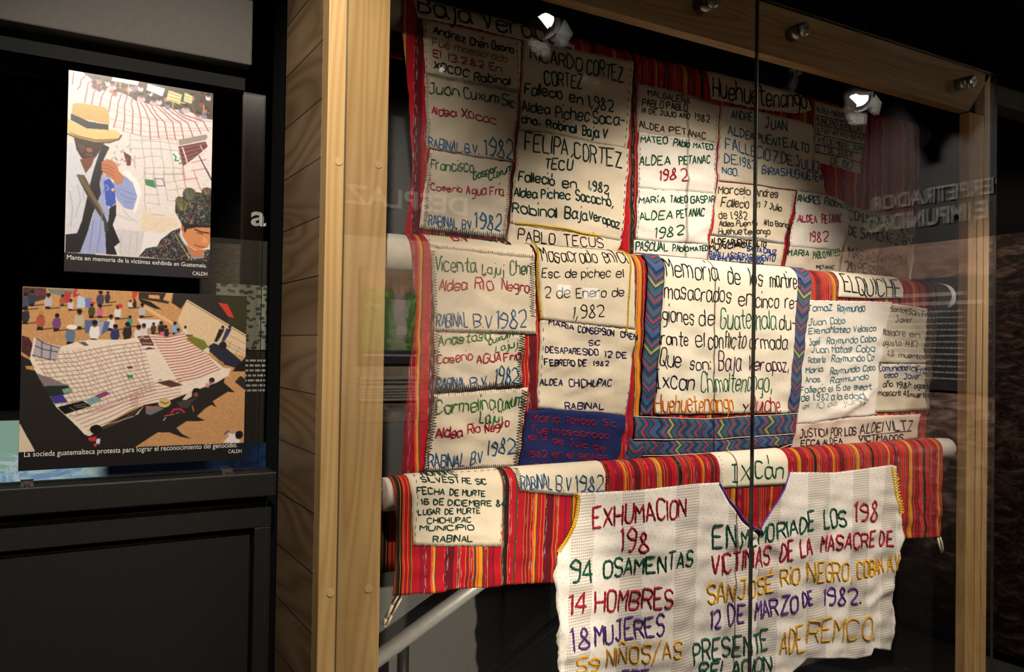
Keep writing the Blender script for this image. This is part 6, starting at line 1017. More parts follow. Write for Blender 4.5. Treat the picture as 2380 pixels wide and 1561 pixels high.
PR2 = [('p',(198,148,100),[(-5,-5),(1008,1),(1004,1058),(-6,978)],'g'),('p',(44,38,38),[(642,0),(1001,1),(1001,240),(708,35),(680,93),(637,58)],'n'),('p',(54,52,28),[(856,7),(1001,4),(1001,240),(893,154),(948,127)],'n'),
('p',(196,62,46),[(856,44),(904,54),(939,135),(910,131)],''),('p',(62,44,40),[(486,2),(642,1),(621,65),(486,40)],'n'),('p',(200,70,40),[(457,0),(484,-1),(469,49),(457,43)],''),
('p',(210,160,105),[(531,16),(581,18),(581,40),(531,36)],''),('p',(205,165,115),[(611,1),(644,1),(626,52),(596,43)],''),('p',(36,32,34),[(486,40),(541,58),(591,100),(561,96),(496,62)],''),
('l',(226,182,130),[(518,90),(576,134),(642,178)],50),('p',(222,192,156),[(708,38),(1001,242),(1001,372),(821,314),(708,262),(665,162)],'n'),('l',(232,208,176),[(710,39),(1001,242)],18),
('l',(80,58,44),[(711,46),(1001,249)],8),('p',(116,122,52),[(714,242),(795,278),(816,318),(789,341),(716,272)],'n'),('p',(42,44,60),[(818,308),(840,291),(899,318),(978,399),(956,442),(893,421),(818,338)],''),
('p',(30,28,34),[(948,442),(1001,372),(1001,463),(934,462)],'n'),('e',(170,130,70),[(872,421),(21,23)],''),('l',(60,52,46),[(893,274),(1000,341)],5),('l',(60,52,46),[(891,294),(997,362)],5),
('l',(60,52,46),[(920,244),(1001,294)],5),('l',(60,52,46),[(926,278),(910,321)],5),('l',(60,52,46),[(866,328),(888,274)],5),('l',(60,52,46),[(969,311),(948,355)],5),
('p',(34,36,34),[(866,205),(891,208),(875,248),(856,285),(842,281)],''),('e',(50,44,40),[(883,195),(8,11)],''),('p',(54,62,96),[(901,201),(926,204),(910,244),(891,281),(877,278)],''),
('e',(50,44,40),[(918,191),(8,11)],''),('e',(34,32,36),[(885,304),(19,23)],''),('p',(226,210,190),[(787,338),(808,318),(821,324),(818,357)],''),('p',(120,128,120),[(98,6),(221,8),(189,43),(111,33)],'n'),
('p',(70,50,50),[(2,5),(95,6),(93,64),(2,103)],'m2'),('l',(110,56,62),[(59,11),(59,44),(73,22),(86,43),(86,10)],30),('p',(178,66,60),[(170,19),(198,18),(189,80),(161,84)],''),
('l',(178,60,60),[(216,5),(209,42),(226,33)],34),('p',(190,205,228),[(226,36),(254,50),(258,106),(221,104)],''),('p',(120,120,180),[(254,50),(284,48),(275,103),(256,103)],''),
('p',(34,30,32),[(5,78),(23,78),(21,129),(-1,129)],''),('l',(46,34,26),[(18,125),(63,117)],12),('p',(70,76,96),[(-1,60),(26,58),(29,92),(23,114),(1,113),(-6,89)],''),
('e',(120,74,50),[(13,50),(8,13)],''),('e',(26,22,22),[(13,43),(9,10)],''),('p',(34,30,32),[(32,60),(49,59),(47,106),(27,106)],''),('l',(46,34,26),[(44,103),(86,95)],12),
('p',(58,56,74),[(27,43),(52,41),(54,72),(49,92),(28,91),(22,70)],''),('e',(120,74,50),[(39,34),(7,12)],''),('e',(26,22,22),[(39,27),(8,10)],''),('p',(34,30,32),[(97,73),(114,72),(112,120),(92,120)],''),
('l',(46,34,26),[(109,116),(152,109)],12),('p',(190,180,195),[(92,56),(117,54),(120,86),(114,106),(93,105),(87,83)],''),('e',(120,74,50),[(104,47),(7,12)],''),
('e',(26,22,22),[(104,40),(9,10)],''),('p',(34,30,32),[(7,154),(26,153),(23,204),(2,204)],''),('l',(46,34,26),[(20,201),(66,193)],12),('p',(52,48,60),[(2,136),(28,133),(31,168),(26,190),(3,188),(-4,165)],''),
('e',(120,74,50),[(15,126),(8,13)],''),('e',(26,22,22),[(15,118),(9,11)],''),('p',(34,30,32),[(156,66),(168,66),(167,100),(152,101)],''),('l',(46,34,26),[(165,98),(196,92)],12),
('p',(170,90,70),[(152,54),(170,52),(172,75),(168,90),(153,90),(148,74)],''),('e',(120,74,50),[(161,47),(5,9)],''),('e',(26,22,22),[(161,42),(6,7)],''),('p',(34,30,32),[(190,90),(203,89),(201,124),(186,124)],''),
('l',(46,34,26),[(199,122),(231,116)],12),('p',(214,200,206),[(186,78),(205,76),(207,99),(203,114),(187,113),(183,97)],''),('e',(120,74,50),[(196,71),(5,9)],''),
('e',(26,22,22),[(196,65),(6,7)],''),('p',(34,30,32),[(312,48),(330,48),(327,96),(307,96)],''),('l',(46,34,26),[(325,93),(369,85)],12),('p',(70,66,90),[(307,31),(333,29),(336,61),(330,82),(308,81),(301,59)],''),
('e',(120,74,50),[(320,22),(7,12)],''),('e',(26,22,22),[(320,14),(9,10)],''),('p',(34,30,32),[(345,39),(358,38),(356,74),(341,74)],''),('l',(46,34,26),[(354,71),(387,65)],12),
('p',(60,52,50),[(341,26),(360,24),(362,48),(358,63),(342,63),(337,47)],''),('e',(120,74,50),[(351,19),(5,9)],''),('e',(26,22,22),[(351,14),(6,7)],''),('p',(34,30,32),[(277,118),(294,118),(291,161),(272,162)],''),
('l',(46,34,26),[(289,158),(329,151)],12),('p',(70,70,46),[(272,103),(296,100),(299,130),(294,149),(274,148),(268,128)],''),('e',(120,74,50),[(284,94),(7,11)],''),
('e',(26,22,22),[(284,87),(8,9)],''),('p',(34,30,32),[(313,121),(328,120),(326,160),(309,160)],''),('l',(46,34,26),[(324,157),(360,151)],12),('p',(206,100,140),[(309,107),(330,105),(333,132),(328,149),(310,148),(305,129)],''),
('e',(120,74,50),[(320,99),(6,10)],''),('e',(26,22,22),[(320,93),(7,8)],''),('p',(34,30,32),[(389,122),(406,122),(403,166),(384,166)],''),('l',(46,34,26),[(401,163),(442,156)],12),
('p',(225,215,215),[(384,106),(408,104),(411,134),(406,153),(385,152),(379,132)],''),('e',(120,74,50),[(396,98),(7,11)],''),('e',(26,22,22),[(396,91),(8,9)],''),
('p',(34,30,32),[(445,74),(456,74),(454,101),(442,101)],''),('l',(46,34,26),[(453,99),(478,95)],12),('p',(214,206,204),[(442,65),(457,64),(459,82),(456,93),(443,93),(439,80)],''),
('e',(120,74,50),[(450,60),(4,7)],''),('e',(26,22,22),[(450,56),(5,5)],''),('p',(34,30,32),[(465,71),(475,70),(474,97),(462,97)],''),('l',(46,34,26),[(472,95),(497,91)],12),
('p',(40,40,50),[(462,61),(477,60),(478,78),(475,89),(463,89),(459,77)],''),('e',(120,74,50),[(469,56),(4,7)],''),('e',(26,22,22),[(469,52),(5,6)],''),('e',(206,54,58),[(405,88),(10,13)],''),
('e',(206,60,52),[(289,76),(9,8)],''),('p',(34,30,32),[(66,180),(87,179),(84,235),(60,235)],''),('l',(46,34,26),[(81,231),(131,222)],12),('p',(176,84,70),[(60,160),(90,157),(93,195),(87,219),(62,217),(55,192)],''),
('e',(120,74,50),[(75,149),(9,14)],''),('e',(190,130,70),[(75,141),(10,12)],''),('p',(34,30,32),[(132,188),(152,188),(149,239),(127,240)],''),('l',(46,34,26),[(146,236),(193,228)],12),
('p',(120,70,120),[(127,170),(154,167),(158,202),(152,225),(128,223),(121,199)],''),('e',(120,74,50),[(141,160),(8,13)],''),('e',(26,22,22),[(141,152),(9,11)],''),
('p',(34,30,32),[(223,168),(246,167),(242,228),(216,228)],''),('l',(46,34,26),[(239,224),(295,214)],12),('p',(196,180,156),[(216,146),(249,143),(253,184),(246,211),(218,209),(210,181)],''),
('e',(120,74,50),[(233,134),(9,15)],''),('e',(26,22,22),[(233,125),(11,13)],''),('p',(34,30,32),[(359,182),(378,182),(375,230),(354,230)],''),('l',(46,34,26),[(373,227),(418,219)],12),
('p',(226,218,214),[(354,165),(381,163),(384,195),(378,216),(355,215),(349,192)],''),('e',(120,74,50),[(367,156),(8,12)],''),('e',(26,22,22),[(367,148),(9,10)],''),
('p',(34,30,32),[(444,172),(457,172),(456,208),(440,208)],''),('l',(46,34,26),[(454,205),(487,200)],12),('p',(70,150,140),[(440,160),(459,158),(462,182),(457,197),(441,196),(436,180)],''),
('e',(120,74,50),[(450,153),(6,9)],''),('e',(26,22,22),[(450,147),(7,7)],''),('p',(92,104,146),[(256,173),(363,179),(353,233),(324,258),(258,246)],''),('p',(170,165,180),[(310,177),(339,179),(324,261),(310,246)],''),
('p',(34,30,32),[(188,254),(211,254),(208,315),(182,315)],''),('l',(46,34,26),[(204,311),(260,302)],12),('p',(98,120,150),[(182,233),(214,230),(218,272),(211,298),(183,295),(175,267)],''),
('e',(120,74,50),[(198,222),(10,15)],''),('e',(240,226,205),[(198,212),(12,13)],''),('p',(34,30,32),[(288,232),(312,231),(309,297),(281,297)],''),('l',(46,34,26),[(305,292),(366,283)],12),
('p',(236,230,226),[(281,208),(316,206),(320,250),(312,278),(282,276),(274,246)],''),('e',(120,74,50),[(298,196),(10,17)],''),('e',(26,22,22),[(298,186),(12,14)],''),
('p',(34,30,32),[(377,244),(399,244),(396,301),(371,301)],''),('l',(46,34,26),[(393,297),(446,289)],12),('p',(52,56,110),[(371,224),(402,221),(406,260),(399,285),(372,283),(365,256)],''),
('e',(120,74,50),[(387,213),(9,15)],''),('e',(26,22,22),[(387,204),(11,12)],''),('p',(34,30,32),[(430,231),(453,231),(449,289),(424,289)],''),('l',(46,34,26),[(446,284),(501,276)],12),
('p',(44,40,46),[(424,210),(456,208),(460,247),(453,272),(426,270),(418,243)],''),('e',(120,74,50),[(440,200),(9,14)],''),('e',(26,22,22),[(440,190),(11,12)],''),
('p',(34,30,32),[(480,240),(501,240),(498,294),(474,294)],''),('l',(46,34,26),[(495,290),(545,282)],12),('p',(226,214,206),[(474,221),(504,219),(507,256),(501,279),(476,277),(468,252)],''),
('e',(120,74,50),[(489,211),(9,14)],''),('e',(26,22,22),[(489,203),(11,11)],''),('e',(246,232,212),[(203,215),(23,14)],''),('p',(228,218,224),[(481,158),(588,160),(566,205),(526,212),(503,199)],''),
('p',(34,30,32),[(496,107),(513,106),(511,151),(491,152)],''),('l',(46,34,26),[(508,148),(551,141)],12),('p',(190,180,185),[(491,91),(516,89),(519,119),(513,138),(492,137),(486,117)],''),
('e',(120,74,50),[(503,82),(7,11)],''),('e',(26,22,22),[(503,75),(8,9)],''),('p',(34,30,32),[(505,228),(524,228),(522,277),(500,277)],''),('l',(46,34,26),[(519,273),(566,266)],12),
('p',(216,206,206),[(500,210),(527,208),(530,242),(524,263),(501,261),(494,238)],''),('e',(120,74,50),[(513,201),(8,13)],''),('e',(26,22,22),[(513,193),(9,10)],''),
('p',(34,30,32),[(550,209),(564,209),(562,245),(546,245)],''),('l',(46,34,26),[(560,242),(594,237)],12),('p',(70,60,60),[(546,196),(566,195),(568,219),(564,235),(547,233),(542,217)],''),
('e',(120,74,50),[(556,189),(6,9)],''),('e',(26,22,22),[(556,184),(7,7)],''),('p',(34,30,32),[(584,205),(600,205),(598,246),(580,246)],''),('l',(46,34,26),[(595,243),(634,237)],12),
('p',(44,40,44),[(580,191),(602,189),(605,216),(600,234),(581,233),(575,214)],''),('e',(120,74,50),[(591,183),(7,10)],''),('e',(26,22,22),[(591,177),(8,8)],''),
('p',(34,30,32),[(604,230),(621,230),(619,276),(599,276)],''),('l',(46,34,26),[(616,272),(660,266)],12),('p',(44,38,42),[(599,214),(624,212),(627,243),(621,263),(600,261),(593,240)],''),
('e',(120,74,50),[(611,206),(7,11)],''),('e',(26,22,22),[(611,199),(9,9)],''),('p',(34,30,32),[(591,241),(603,241),(601,273),(587,273)],''),('l',(46,34,26),[(600,270),(630,266)],12),
('p',(214,100,130),[(587,230),(605,229),(607,250),(603,264),(588,263),(584,248)],''),('e',(120,74,50),[(596,224),(5,8)],''),('e',(26,22,22),[(596,219),(6,7)],''),
('p',(34,30,32),[(648,204),(664,204),(661,245),(643,245)],''),('l',(46,34,26),[(659,242),(698,236)],12),('p',(140,170,206),[(643,190),(666,188),(669,216),(664,233),(644,232),(638,213)],''),
('e',(120,74,50),[(654,182),(6,10)],''),('e',(26,22,22),[(654,176),(8,8)],''),('p',(34,30,32),[(663,243),(679,243),(677,284),(658,284)],''),('l',(46,34,26),[(674,281),(714,275)],12),
('p',(134,144,176),[(658,229),(681,227),(684,255),(679,272),(659,271),(654,252)],''),('e',(120,74,50),[(670,221),(7,10)],''),('e',(26,22,22),[(670,214),(8,8)],''),
('p',(34,30,32),[(698,221),(711,221),(709,253),(694,253)],''),('l',(46,34,26),[(707,250),(738,246)],12),('p',(222,212,200),[(694,209),(712,208),(715,230),(711,243),(695,242),(691,228)],''),
('e',(120,74,50),[(703,203),(5,8)],''),('e',(26,22,22),[(703,198),(6,7)],''),('p',(70,40,40),[(1,266),(30,278),(48,317),(37,387),(1,353)],'m2'),('p',(40,36,34),[(-2,372),(42,403),(94,544),(228,761),(339,774),(522,655),(641,630),(793,559),(900,485),(894,531),(950,590),(913,586),(841,641),(860,679),(835,663),(808,681),(766,729),(805,757),(766,759),(718,757),(670,795),(697,831),(744,864),(694,849),(641,820),(585,817),(482,899),(-6,905)],'n'),
('p',(222,204,176),[(-2,742),(4,746),(67,899),(-2,898)],''),('p',(46,42,44),[(1001,510),(975,489),(948,526),(1001,578)],''),('p',(240,222,206),[(50,275),(91,302),(161,323),(226,296),(282,283),(425,279),(479,267),(538,247),(626,259),(703,226),(711,275),(800,351),(893,441),(928,444),(916,486),(863,527),(793,559),(718,591),(641,630),(522,655),(457,685),(339,774),(290,825),(268,817),(228,761),(146,658),(94,544),(55,452),(35,393)],'t'),
('l',(140,104,92),[(46,378),(207,362),(368,318),(506,292)],9),('l',(140,104,92),[(57,402),(216,385),(375,340),(511,313)],9),('l',(140,104,92),[(68,425),(225,407),(382,362),(516,334)],9),
('l',(140,104,92),[(79,449),(234,430),(388,383),(521,355)],9),('l',(140,104,92),[(90,473),(243,453),(395,405),(526,376)],9),('l',(140,104,92),[(101,497),(251,476),(402,427),(531,397)],9),
('l',(140,104,92),[(112,520),(260,499),(409,449),(536,418)],9),('l',(140,104,92),[(122,544),(269,521),(416,471),(542,440)],9),('l',(140,104,92),[(133,568),(278,544),(423,493),(547,461)],9),
('l',(140,104,92),[(144,591),(287,567),(429,515),(552,482)],9),('l',(140,104,92),[(155,615),(296,590),(436,536),(557,503)],9),('l',(140,104,92),[(166,639),(305,613),(443,558),(562,524)],9),
('l',(140,104,92),[(177,663),(314,635),(450,580),(567,545)],9),('l',(140,104,92),[(188,686),(322,658),(457,602),(572,566)],9),('l',(140,104,92),[(199,710),(331,681),(464,624),(577,587)],9),
('l',(168,130,116),[(49,377),(65,398)],8),('l',(168,130,116),[(62,374),(77,395)],8),('l',(168,130,116),[(118,364),(133,385)],8),('l',(168,130,116),[(134,361),(149,381)],8),
('l',(168,130,116),[(167,355),(181,375)],8),('l',(168,130,116),[(185,351),(199,372)],8),('l',(168,130,116),[(208,347),(222,367)],8),('l',(168,130,116),[(233,342),(246,363)],8),
('l',(168,130,116),[(256,338),(269,358)],8),('l',(168,130,116),[(276,334),(289,354)],8),('l',(168,130,116),[(296,331),(308,350)],8),('l',(168,130,116),[(321,326),(333,346)],8),
('l',(168,130,116),[(348,321),(360,340)],8),('l',(168,130,116),[(361,318),(373,338)],8),('l',(168,130,116),[(419,308),(430,327)],8),('l',(168,130,116),[(430,306),(441,325)],8),
('l',(168,130,116),[(459,300),(469,319)],8),('l',(168,130,116),[(485,295),(496,314)],8),('l',(168,130,116),[(77,396),(92,416)],8),('l',(168,130,116),[(106,390),(121,411)],8),
('l',(168,130,116),[(121,387),(136,408)],8),('l',(168,130,116),[(141,383),(155,404)],8),('l',(168,130,116),[(172,377),(186,397)],8),('l',(168,130,116),[(189,374),(203,394)],8),
('l',(168,130,116),[(220,368),(234,388)],8),('l',(168,130,116),[(237,364),(251,384)],8),('l',(168,130,116),[(260,360),(273,380)],8),('l',(168,130,116),[(278,356),(291,376)],8),
('l',(168,130,116),[(310,350),(322,370)],8),('l',(168,130,116),[(325,347),(337,367)],8),('l',(168,130,116),[(355,341),(367,361)],8),('l',(168,130,116),[(367,339),(379,358)],8),
('l',(168,130,116),[(422,328),(433,347)],8),('l',(168,130,116),[(447,324),(458,342)],8),('l',(168,130,116),[(490,315),(501,334)],8),('l',(168,130,116),[(84,418),(99,439)],8),
('l',(168,130,116),[(110,413),(125,434)],8),('l',(168,130,116),[(135,408),(150,428)],8),('l',(168,130,116),[(150,405),(165,425)],8),('l',(168,130,116),[(172,400),(187,421)],8),
('l',(168,130,116),[(202,394),(216,415)],8),('l',(168,130,116),[(228,389),(242,409)],8),('l',(168,130,116),[(245,386),(258,406)],8),('l',(168,130,116),[(269,381),(282,400)],8),
('l',(168,130,116),[(296,375),(309,395)],8),('l',(168,130,116),[(307,373),(319,393)],8),('l',(168,130,116),[(331,368),(343,388)],8),('l',(168,130,116),[(381,358),(393,377)],8),
('l',(168,130,116),[(400,354),(411,373)],8),('l',(168,130,116),[(422,350),(433,369)],8),('l',(168,130,116),[(448,344),(459,363)],8),('l',(168,130,116),[(466,341),(477,359)],8),
('l',(168,130,116),[(496,335),(506,353)],8),('l',(168,130,116),[(79,443),(94,464)],8),('l',(168,130,116),[(93,440),(108,461)],8),('l',(168,130,116),[(115,436),(130,456)],8),
('l',(168,130,116),[(144,430),(159,450)],8),('l',(168,130,116),[(170,424),(184,445)],8),('l',(168,130,116),[(185,421),(199,441)],8),('l',(168,130,116),[(203,417),(217,437)],8),
('l',(168,130,116),[(225,412),(239,433)],8),('l',(168,130,116),[(260,405),(273,425)],8),('l',(168,130,116),[(272,403),(285,423)],8),('l',(168,130,116),[(304,396),(317,416)],8),
('l',(168,130,116),[(324,392),(337,411)],8),('l',(168,130,116),[(344,388),(356,407)],8),('l',(168,130,116),[(361,384),(373,403)],8),('l',(168,130,116),[(388,378),(400,397)],8),
('l',(168,130,116),[(407,374),(419,393)],8),('l',(168,130,116),[(435,368),(446,387)],8),('l',(168,130,116),[(457,364),(468,383)],8),('l',(168,130,116),[(480,359),(490,378)],8),
('l',(168,130,116),[(499,355),(509,374)],8),('l',(168,130,116),[(89,465),(105,486)],8),('l',(168,130,116),[(103,462),(118,483)],8),('l',(168,130,116),[(126,457),(141,478)],8),
('l',(168,130,116),[(157,451),(172,471)],8),('l',(168,130,116),[(177,446),(192,467)],8),('l',(168,130,116),[(219,437),(233,457)],8),('l',(168,130,116),[(239,433),(253,453)],8),
('l',(168,130,116),[(257,429),(270,449)],8),('l',(168,130,116),[(282,423),(295,443)],8),('l',(168,130,116),[(310,417),(323,437)],8),('l',(168,130,116),[(324,414),(336,434)],8),
('l',(168,130,116),[(345,409),(357,429)],8),('l',(168,130,116),[(368,404),(379,424)],8),('l',(168,130,116),[(439,389),(450,408)],8),('l',(168,130,116),[(476,381),(486,400)],8),
('l',(168,130,116),[(500,376),(510,394)],8),('l',(168,130,116),[(99,487),(115,508)],8),('l',(168,130,116),[(114,484),(129,505)],8),('l',(168,130,116),[(136,479),(151,500)],8),
('l',(168,130,116),[(181,469),(196,489)],8),('l',(168,130,116),[(204,464),(218,484)],8),('l',(168,130,116),[(229,458),(243,478)],8),('l',(168,130,116),[(244,455),(257,475)],8),
('l',(168,130,116),[(293,443),(306,463)],8),('l',(168,130,116),[(319,438),(332,457)],8),('l',(168,130,116),[(329,435),(341,455)],8),('l',(168,130,116),[(355,429),(367,449)],8),
('l',(168,130,116),[(400,419),(411,438)],8),('l',(168,130,116),[(416,416),(427,435)],8),('l',(168,130,116),[(448,408),(459,427)],8),('l',(168,130,116),[(470,403),(481,422)],8),
('l',(168,130,116),[(483,400),(493,419)],8),('l',(168,130,116),[(506,395),(516,414)],8),('l',(168,130,116),[(104,511),(119,532)],8),('l',(168,130,116),[(126,506),(141,527)],8),
('l',(168,130,116),[(167,496),(181,517)],8),('l',(168,130,116),[(191,490),(205,511)],8),('l',(168,130,116),[(208,486),(222,507)],8),('l',(168,130,116),[(230,481),(244,501)],8),
('l',(168,130,116),[(262,474),(275,494)],8),('l',(168,130,116),[(282,469),(295,489)],8),('l',(168,130,116),[(293,466),(306,486)],8),('l',(168,130,116),[(320,460),(333,480)],8),
('l',(168,130,116),[(340,455),(352,475)],8),('l',(168,130,116),[(382,445),(394,465)],8),('l',(168,130,116),[(410,439),(421,458)],8),('l',(168,130,116),[(422,436),(433,455)],8),
('l',(168,130,116),[(443,431),(454,450)],8),('l',(168,130,116),[(474,424),(484,442)],8),('l',(168,130,116),[(486,421),(497,439)],8),('l',(168,130,116),[(509,415),(519,434)],8),
('l',(168,130,116),[(116,533),(131,554)],8),('l',(168,130,116),[(135,528),(150,549)],8),('l',(168,130,116),[(162,521),(176,542)],8),('l',(168,130,116),[(176,518),(191,538)],8),
('l',(168,130,116),[(200,512),(214,533)],8),('l',(168,130,116),[(221,507),(235,527)],8),('l',(168,130,116),[(247,501),(260,521)],8),('l',(168,130,116),[(270,495),(283,515)],8),
('l',(168,130,116),[(289,490),(302,510)],8),('l',(168,130,116),[(306,486),(319,506)],8),('l',(168,130,116),[(352,475),(364,494)],8),('l',(168,130,116),[(367,471),(379,491)],8),
('l',(168,130,116),[(390,466),(401,485)],8),('l',(168,130,116),[(407,461),(418,481)],8),('l',(168,130,116),[(430,456),(441,475)],8),('l',(168,130,116),[(452,450),(462,469)],8),
('l',(168,130,116),[(479,444),(489,463)],8),('l',(168,130,116),[(490,441),(501,460)],8),('l',(168,130,116),[(513,435),(523,454)],8),('l',(168,130,116),[(149,549),(164,570)],8),
('l',(168,130,116),[(168,544),(182,565)],8),('l',(168,130,116),[(187,539),(202,560)],8),('l',(168,130,116),[(211,533),(225,553)],8),('l',(168,130,116),[(234,527),(248,548)],8),
('l',(168,130,116),[(252,523),(266,543)],8),('l',(168,130,116),[(275,517),(289,537)],8),('l',(168,130,116),[(299,511),(312,531)],8),('l',(168,130,116),[(310,508),(322,528)],8),
('l',(168,130,116),[(340,500),(353,520)],8),('l',(168,130,116),[(355,497),(367,516)],8),('l',(168,130,116),[(420,480),(431,499)],8),('l',(168,130,116),[(443,474),(454,493)],8),
('l',(168,130,116),[(475,466),(486,485)],8),('l',(168,130,116),[(521,454),(531,473)],8),('l',(168,130,116),[(135,577),(150,598)],8),('l',(168,130,116),[(159,571),(173,592)],8),
('l',(168,130,116),[(181,565),(196,586)],8),('l',(168,130,116),[(197,561),(211,581)],8),('l',(168,130,116),[(225,553),(239,574)],8),('l',(168,130,116),[(244,549),(258,569)],8),
('l',(168,130,116),[(259,545),(273,565)],8),('l',(168,130,116),[(285,538),(298,558)],8),('l',(168,130,116),[(296,535),(309,555)],8),('l',(168,130,116),[(317,529),(330,549)],8),
('l',(168,130,116),[(348,521),(360,541)],8),('l',(168,130,116),[(367,516),(379,536)],8),('l',(168,130,116),[(406,506),(417,525)],8),('l',(168,130,116),[(423,501),(435,520)],8),
('l',(168,130,116),[(446,496),(457,514)],8),('l',(168,130,116),[(462,491),(473,510)],8),('l',(168,130,116),[(484,485),(495,504)],8),('l',(168,130,116),[(505,480),(515,499)],8),
('l',(168,130,116),[(527,474),(537,492)],8),('l',(168,130,116),[(190,587),(205,608)],8),('l',(168,130,116),[(209,582),(223,603)],8),('l',(168,130,116),[(227,577),(241,597)],8),
('l',(168,130,116),[(251,571),(265,591)],8),('l',(168,130,116),[(266,566),(280,586)],8),('l',(168,130,116),[(284,561),(298,581)],8),('l',(168,130,116),[(311,554),(323,574)],8),
('l',(168,130,116),[(333,548),(345,568)],8),('l',(168,130,116),[(355,542),(368,562)],8),('l',(168,130,116),[(373,537),(385,557)],8),('l',(168,130,116),[(394,532),(405,551)],8),
('l',(168,130,116),[(434,521),(445,540)],8),('l',(168,130,116),[(454,515),(465,534)],8),('l',(168,130,116),[(468,511),(479,530)],8),('l',(168,130,116),[(497,503),(507,522)],8),
('l',(168,130,116),[(518,498),(528,516)],8),('l',(168,130,116),[(531,494),(541,512)],8),('l',(168,130,116),[(156,621),(171,642)],8),('l',(168,130,116),[(203,608),(217,629)],8),
('l',(168,130,116),[(216,604),(230,625)],8),('l',(168,130,116),[(240,598),(254,618)],8),('l',(168,130,116),[(260,592),(274,612)],8),('l',(168,130,116),[(282,586),(296,606)],8),
('l',(168,130,116),[(295,582),(308,602)],8),('l',(168,130,116),[(334,571),(346,591)],8),('l',(168,130,116),[(361,563),(373,583)],8),('l',(168,130,116),[(372,560),(384,580)],8),
('l',(168,130,116),[(420,547),(432,566)],8),('l',(168,130,116),[(437,542),(448,561)],8),('l',(168,130,116),[(462,535),(473,554)],8),('l',(168,130,116),[(475,531),(486,550)],8),
('l',(168,130,116),[(503,523),(513,542)],8),('l',(168,130,116),[(512,521),(522,539)],8),('l',(168,130,116),[(538,513),(548,532)],8),('l',(168,130,116),[(164,644),(179,665)],8),
('l',(168,130,116),[(189,637),(203,658)],8),('l',(168,130,116),[(210,631),(224,651)],8),('l',(168,130,116),[(222,627),(236,648)],8),('l',(168,130,116),[(303,604),(316,623)],8),
('l',(168,130,116),[(330,596),(342,615)],8),('l',(168,130,116),[(341,592),(353,612)],8),('l',(168,130,116),[(361,586),(373,606)],8),('l',(168,130,116),[(381,581),(393,600)],8),
('l',(168,130,116),[(400,575),(412,594)],8),('l',(168,130,116),[(427,567),(438,586)],8),('l',(168,130,116),[(448,561),(459,580)],8),('l',(168,130,116),[(498,546),(509,565)],8),
('l',(168,130,116),[(518,541),(528,559)],8),('l',(168,130,116),[(541,534),(551,552)],8),('l',(168,130,116),[(180,665),(195,685)],8),('l',(168,130,116),[(193,661),(207,681)],8),
('l',(168,130,116),[(218,653),(232,674)],8),('l',(168,130,116),[(232,649),(246,669)],8),('l',(168,130,116),[(254,642),(268,662)],8),('l',(168,130,116),[(300,628),(313,648)],8),
('l',(168,130,116),[(317,623),(330,643)],8),('l',(168,130,116),[(331,619),(344,638)],8),('l',(168,130,116),[(353,612),(365,632)],8),('l',(168,130,116),[(391,601),(402,620)],8),
('l',(168,130,116),[(411,594),(423,614)],8),('l',(168,130,116),[(434,587),(445,607)],8),('l',(168,130,116),[(448,583),(459,602)],8),('l',(168,130,116),[(474,575),(485,594)],8),
('l',(168,130,116),[(484,572),(495,591)],8),('l',(168,130,116),[(506,566),(516,584)],8),('l',(168,130,116),[(523,560),(533,579)],8),('l',(168,130,116),[(543,555),(553,573)],8),
('l',(168,130,116),[(194,686),(209,706)],8),('l',(168,130,116),[(222,677),(236,697)],8),('l',(168,130,116),[(249,668),(263,688)],8),('l',(168,130,116),[(268,662),(282,682)],8),
('l',(168,130,116),[(279,659),(292,679)],8),('l',(168,130,116),[(303,651),(316,671)],8),('l',(168,130,116),[(323,645),(336,665)],8),('l',(168,130,116),[(360,633),(372,653)],8),
('l',(168,130,116),[(375,629),(387,648)],8),('l',(168,130,116),[(404,619),(416,639)],8),('l',(168,130,116),[(418,615),(430,634)],8),('l',(168,130,116),[(436,609),(448,628)],8),
('l',(168,130,116),[(456,603),(467,622)],8),('l',(168,130,116),[(481,596),(491,614)],8),('l',(168,130,116),[(497,590),(507,609)],8),('l',(168,130,116),[(509,587),(519,605)],8),
('l',(168,72,66),[(546,260),(616,263),(701,239)],13),('l',(168,72,66),[(554,276),(625,277),(712,252)],13),('l',(168,72,66),[(562,293),(634,292),(723,265)],13),
('l',(168,72,66),[(570,309),(644,307),(734,278)],13),('l',(168,72,66),[(578,326),(653,322),(744,291)],13),('l',(168,72,66),[(587,342),(663,337),(755,304)],13),
('l',(168,72,66),[(595,358),(672,352),(766,317)],13),('l',(168,72,66),[(603,375),(681,367),(777,330)],13),('l',(168,72,66),[(611,391),(691,381),(788,343)],13),
('l',(168,72,66),[(619,407),(700,396),(799,356)],13),('l',(168,72,66),[(627,424),(709,411),(810,369)],13),('l',(168,72,66),[(635,440),(719,426),(821,382)],13),
('l',(168,72,66),[(644,456),(728,441),(832,395)],13),('l',(168,72,66),[(652,473),(737,456),(842,408)],13),('l',(168,72,66),[(660,489),(747,471),(853,421)],13),
('l',(168,72,66),[(668,506),(756,485),(864,434)],13),('l',(168,72,66),[(676,522),(766,500),(875,447)],13),('l',(150,100,88),[(215,718),(328,666),(495,588)],9),
('l',(160,90,82),[(457,576),(571,531),(688,508)],8),('l',(150,100,88),[(231,736),(344,683),(495,606)],9),('l',(160,90,82),[(457,594),(571,550),(688,526)],8),
('l',(150,100,88),[(247,755),(361,699),(495,625)],9),('l',(160,90,82),[(457,612),(571,570),(688,545)],8),('l',(150,100,88),[(263,774),(377,717),(495,643)],9),
('l',(160,90,82),[(457,631),(571,589),(688,564)],8),('l',(150,100,88),[(279,793),(394,734),(495,661)],9),('l',(160,90,82),[(457,649),(571,608),(688,583)],8),
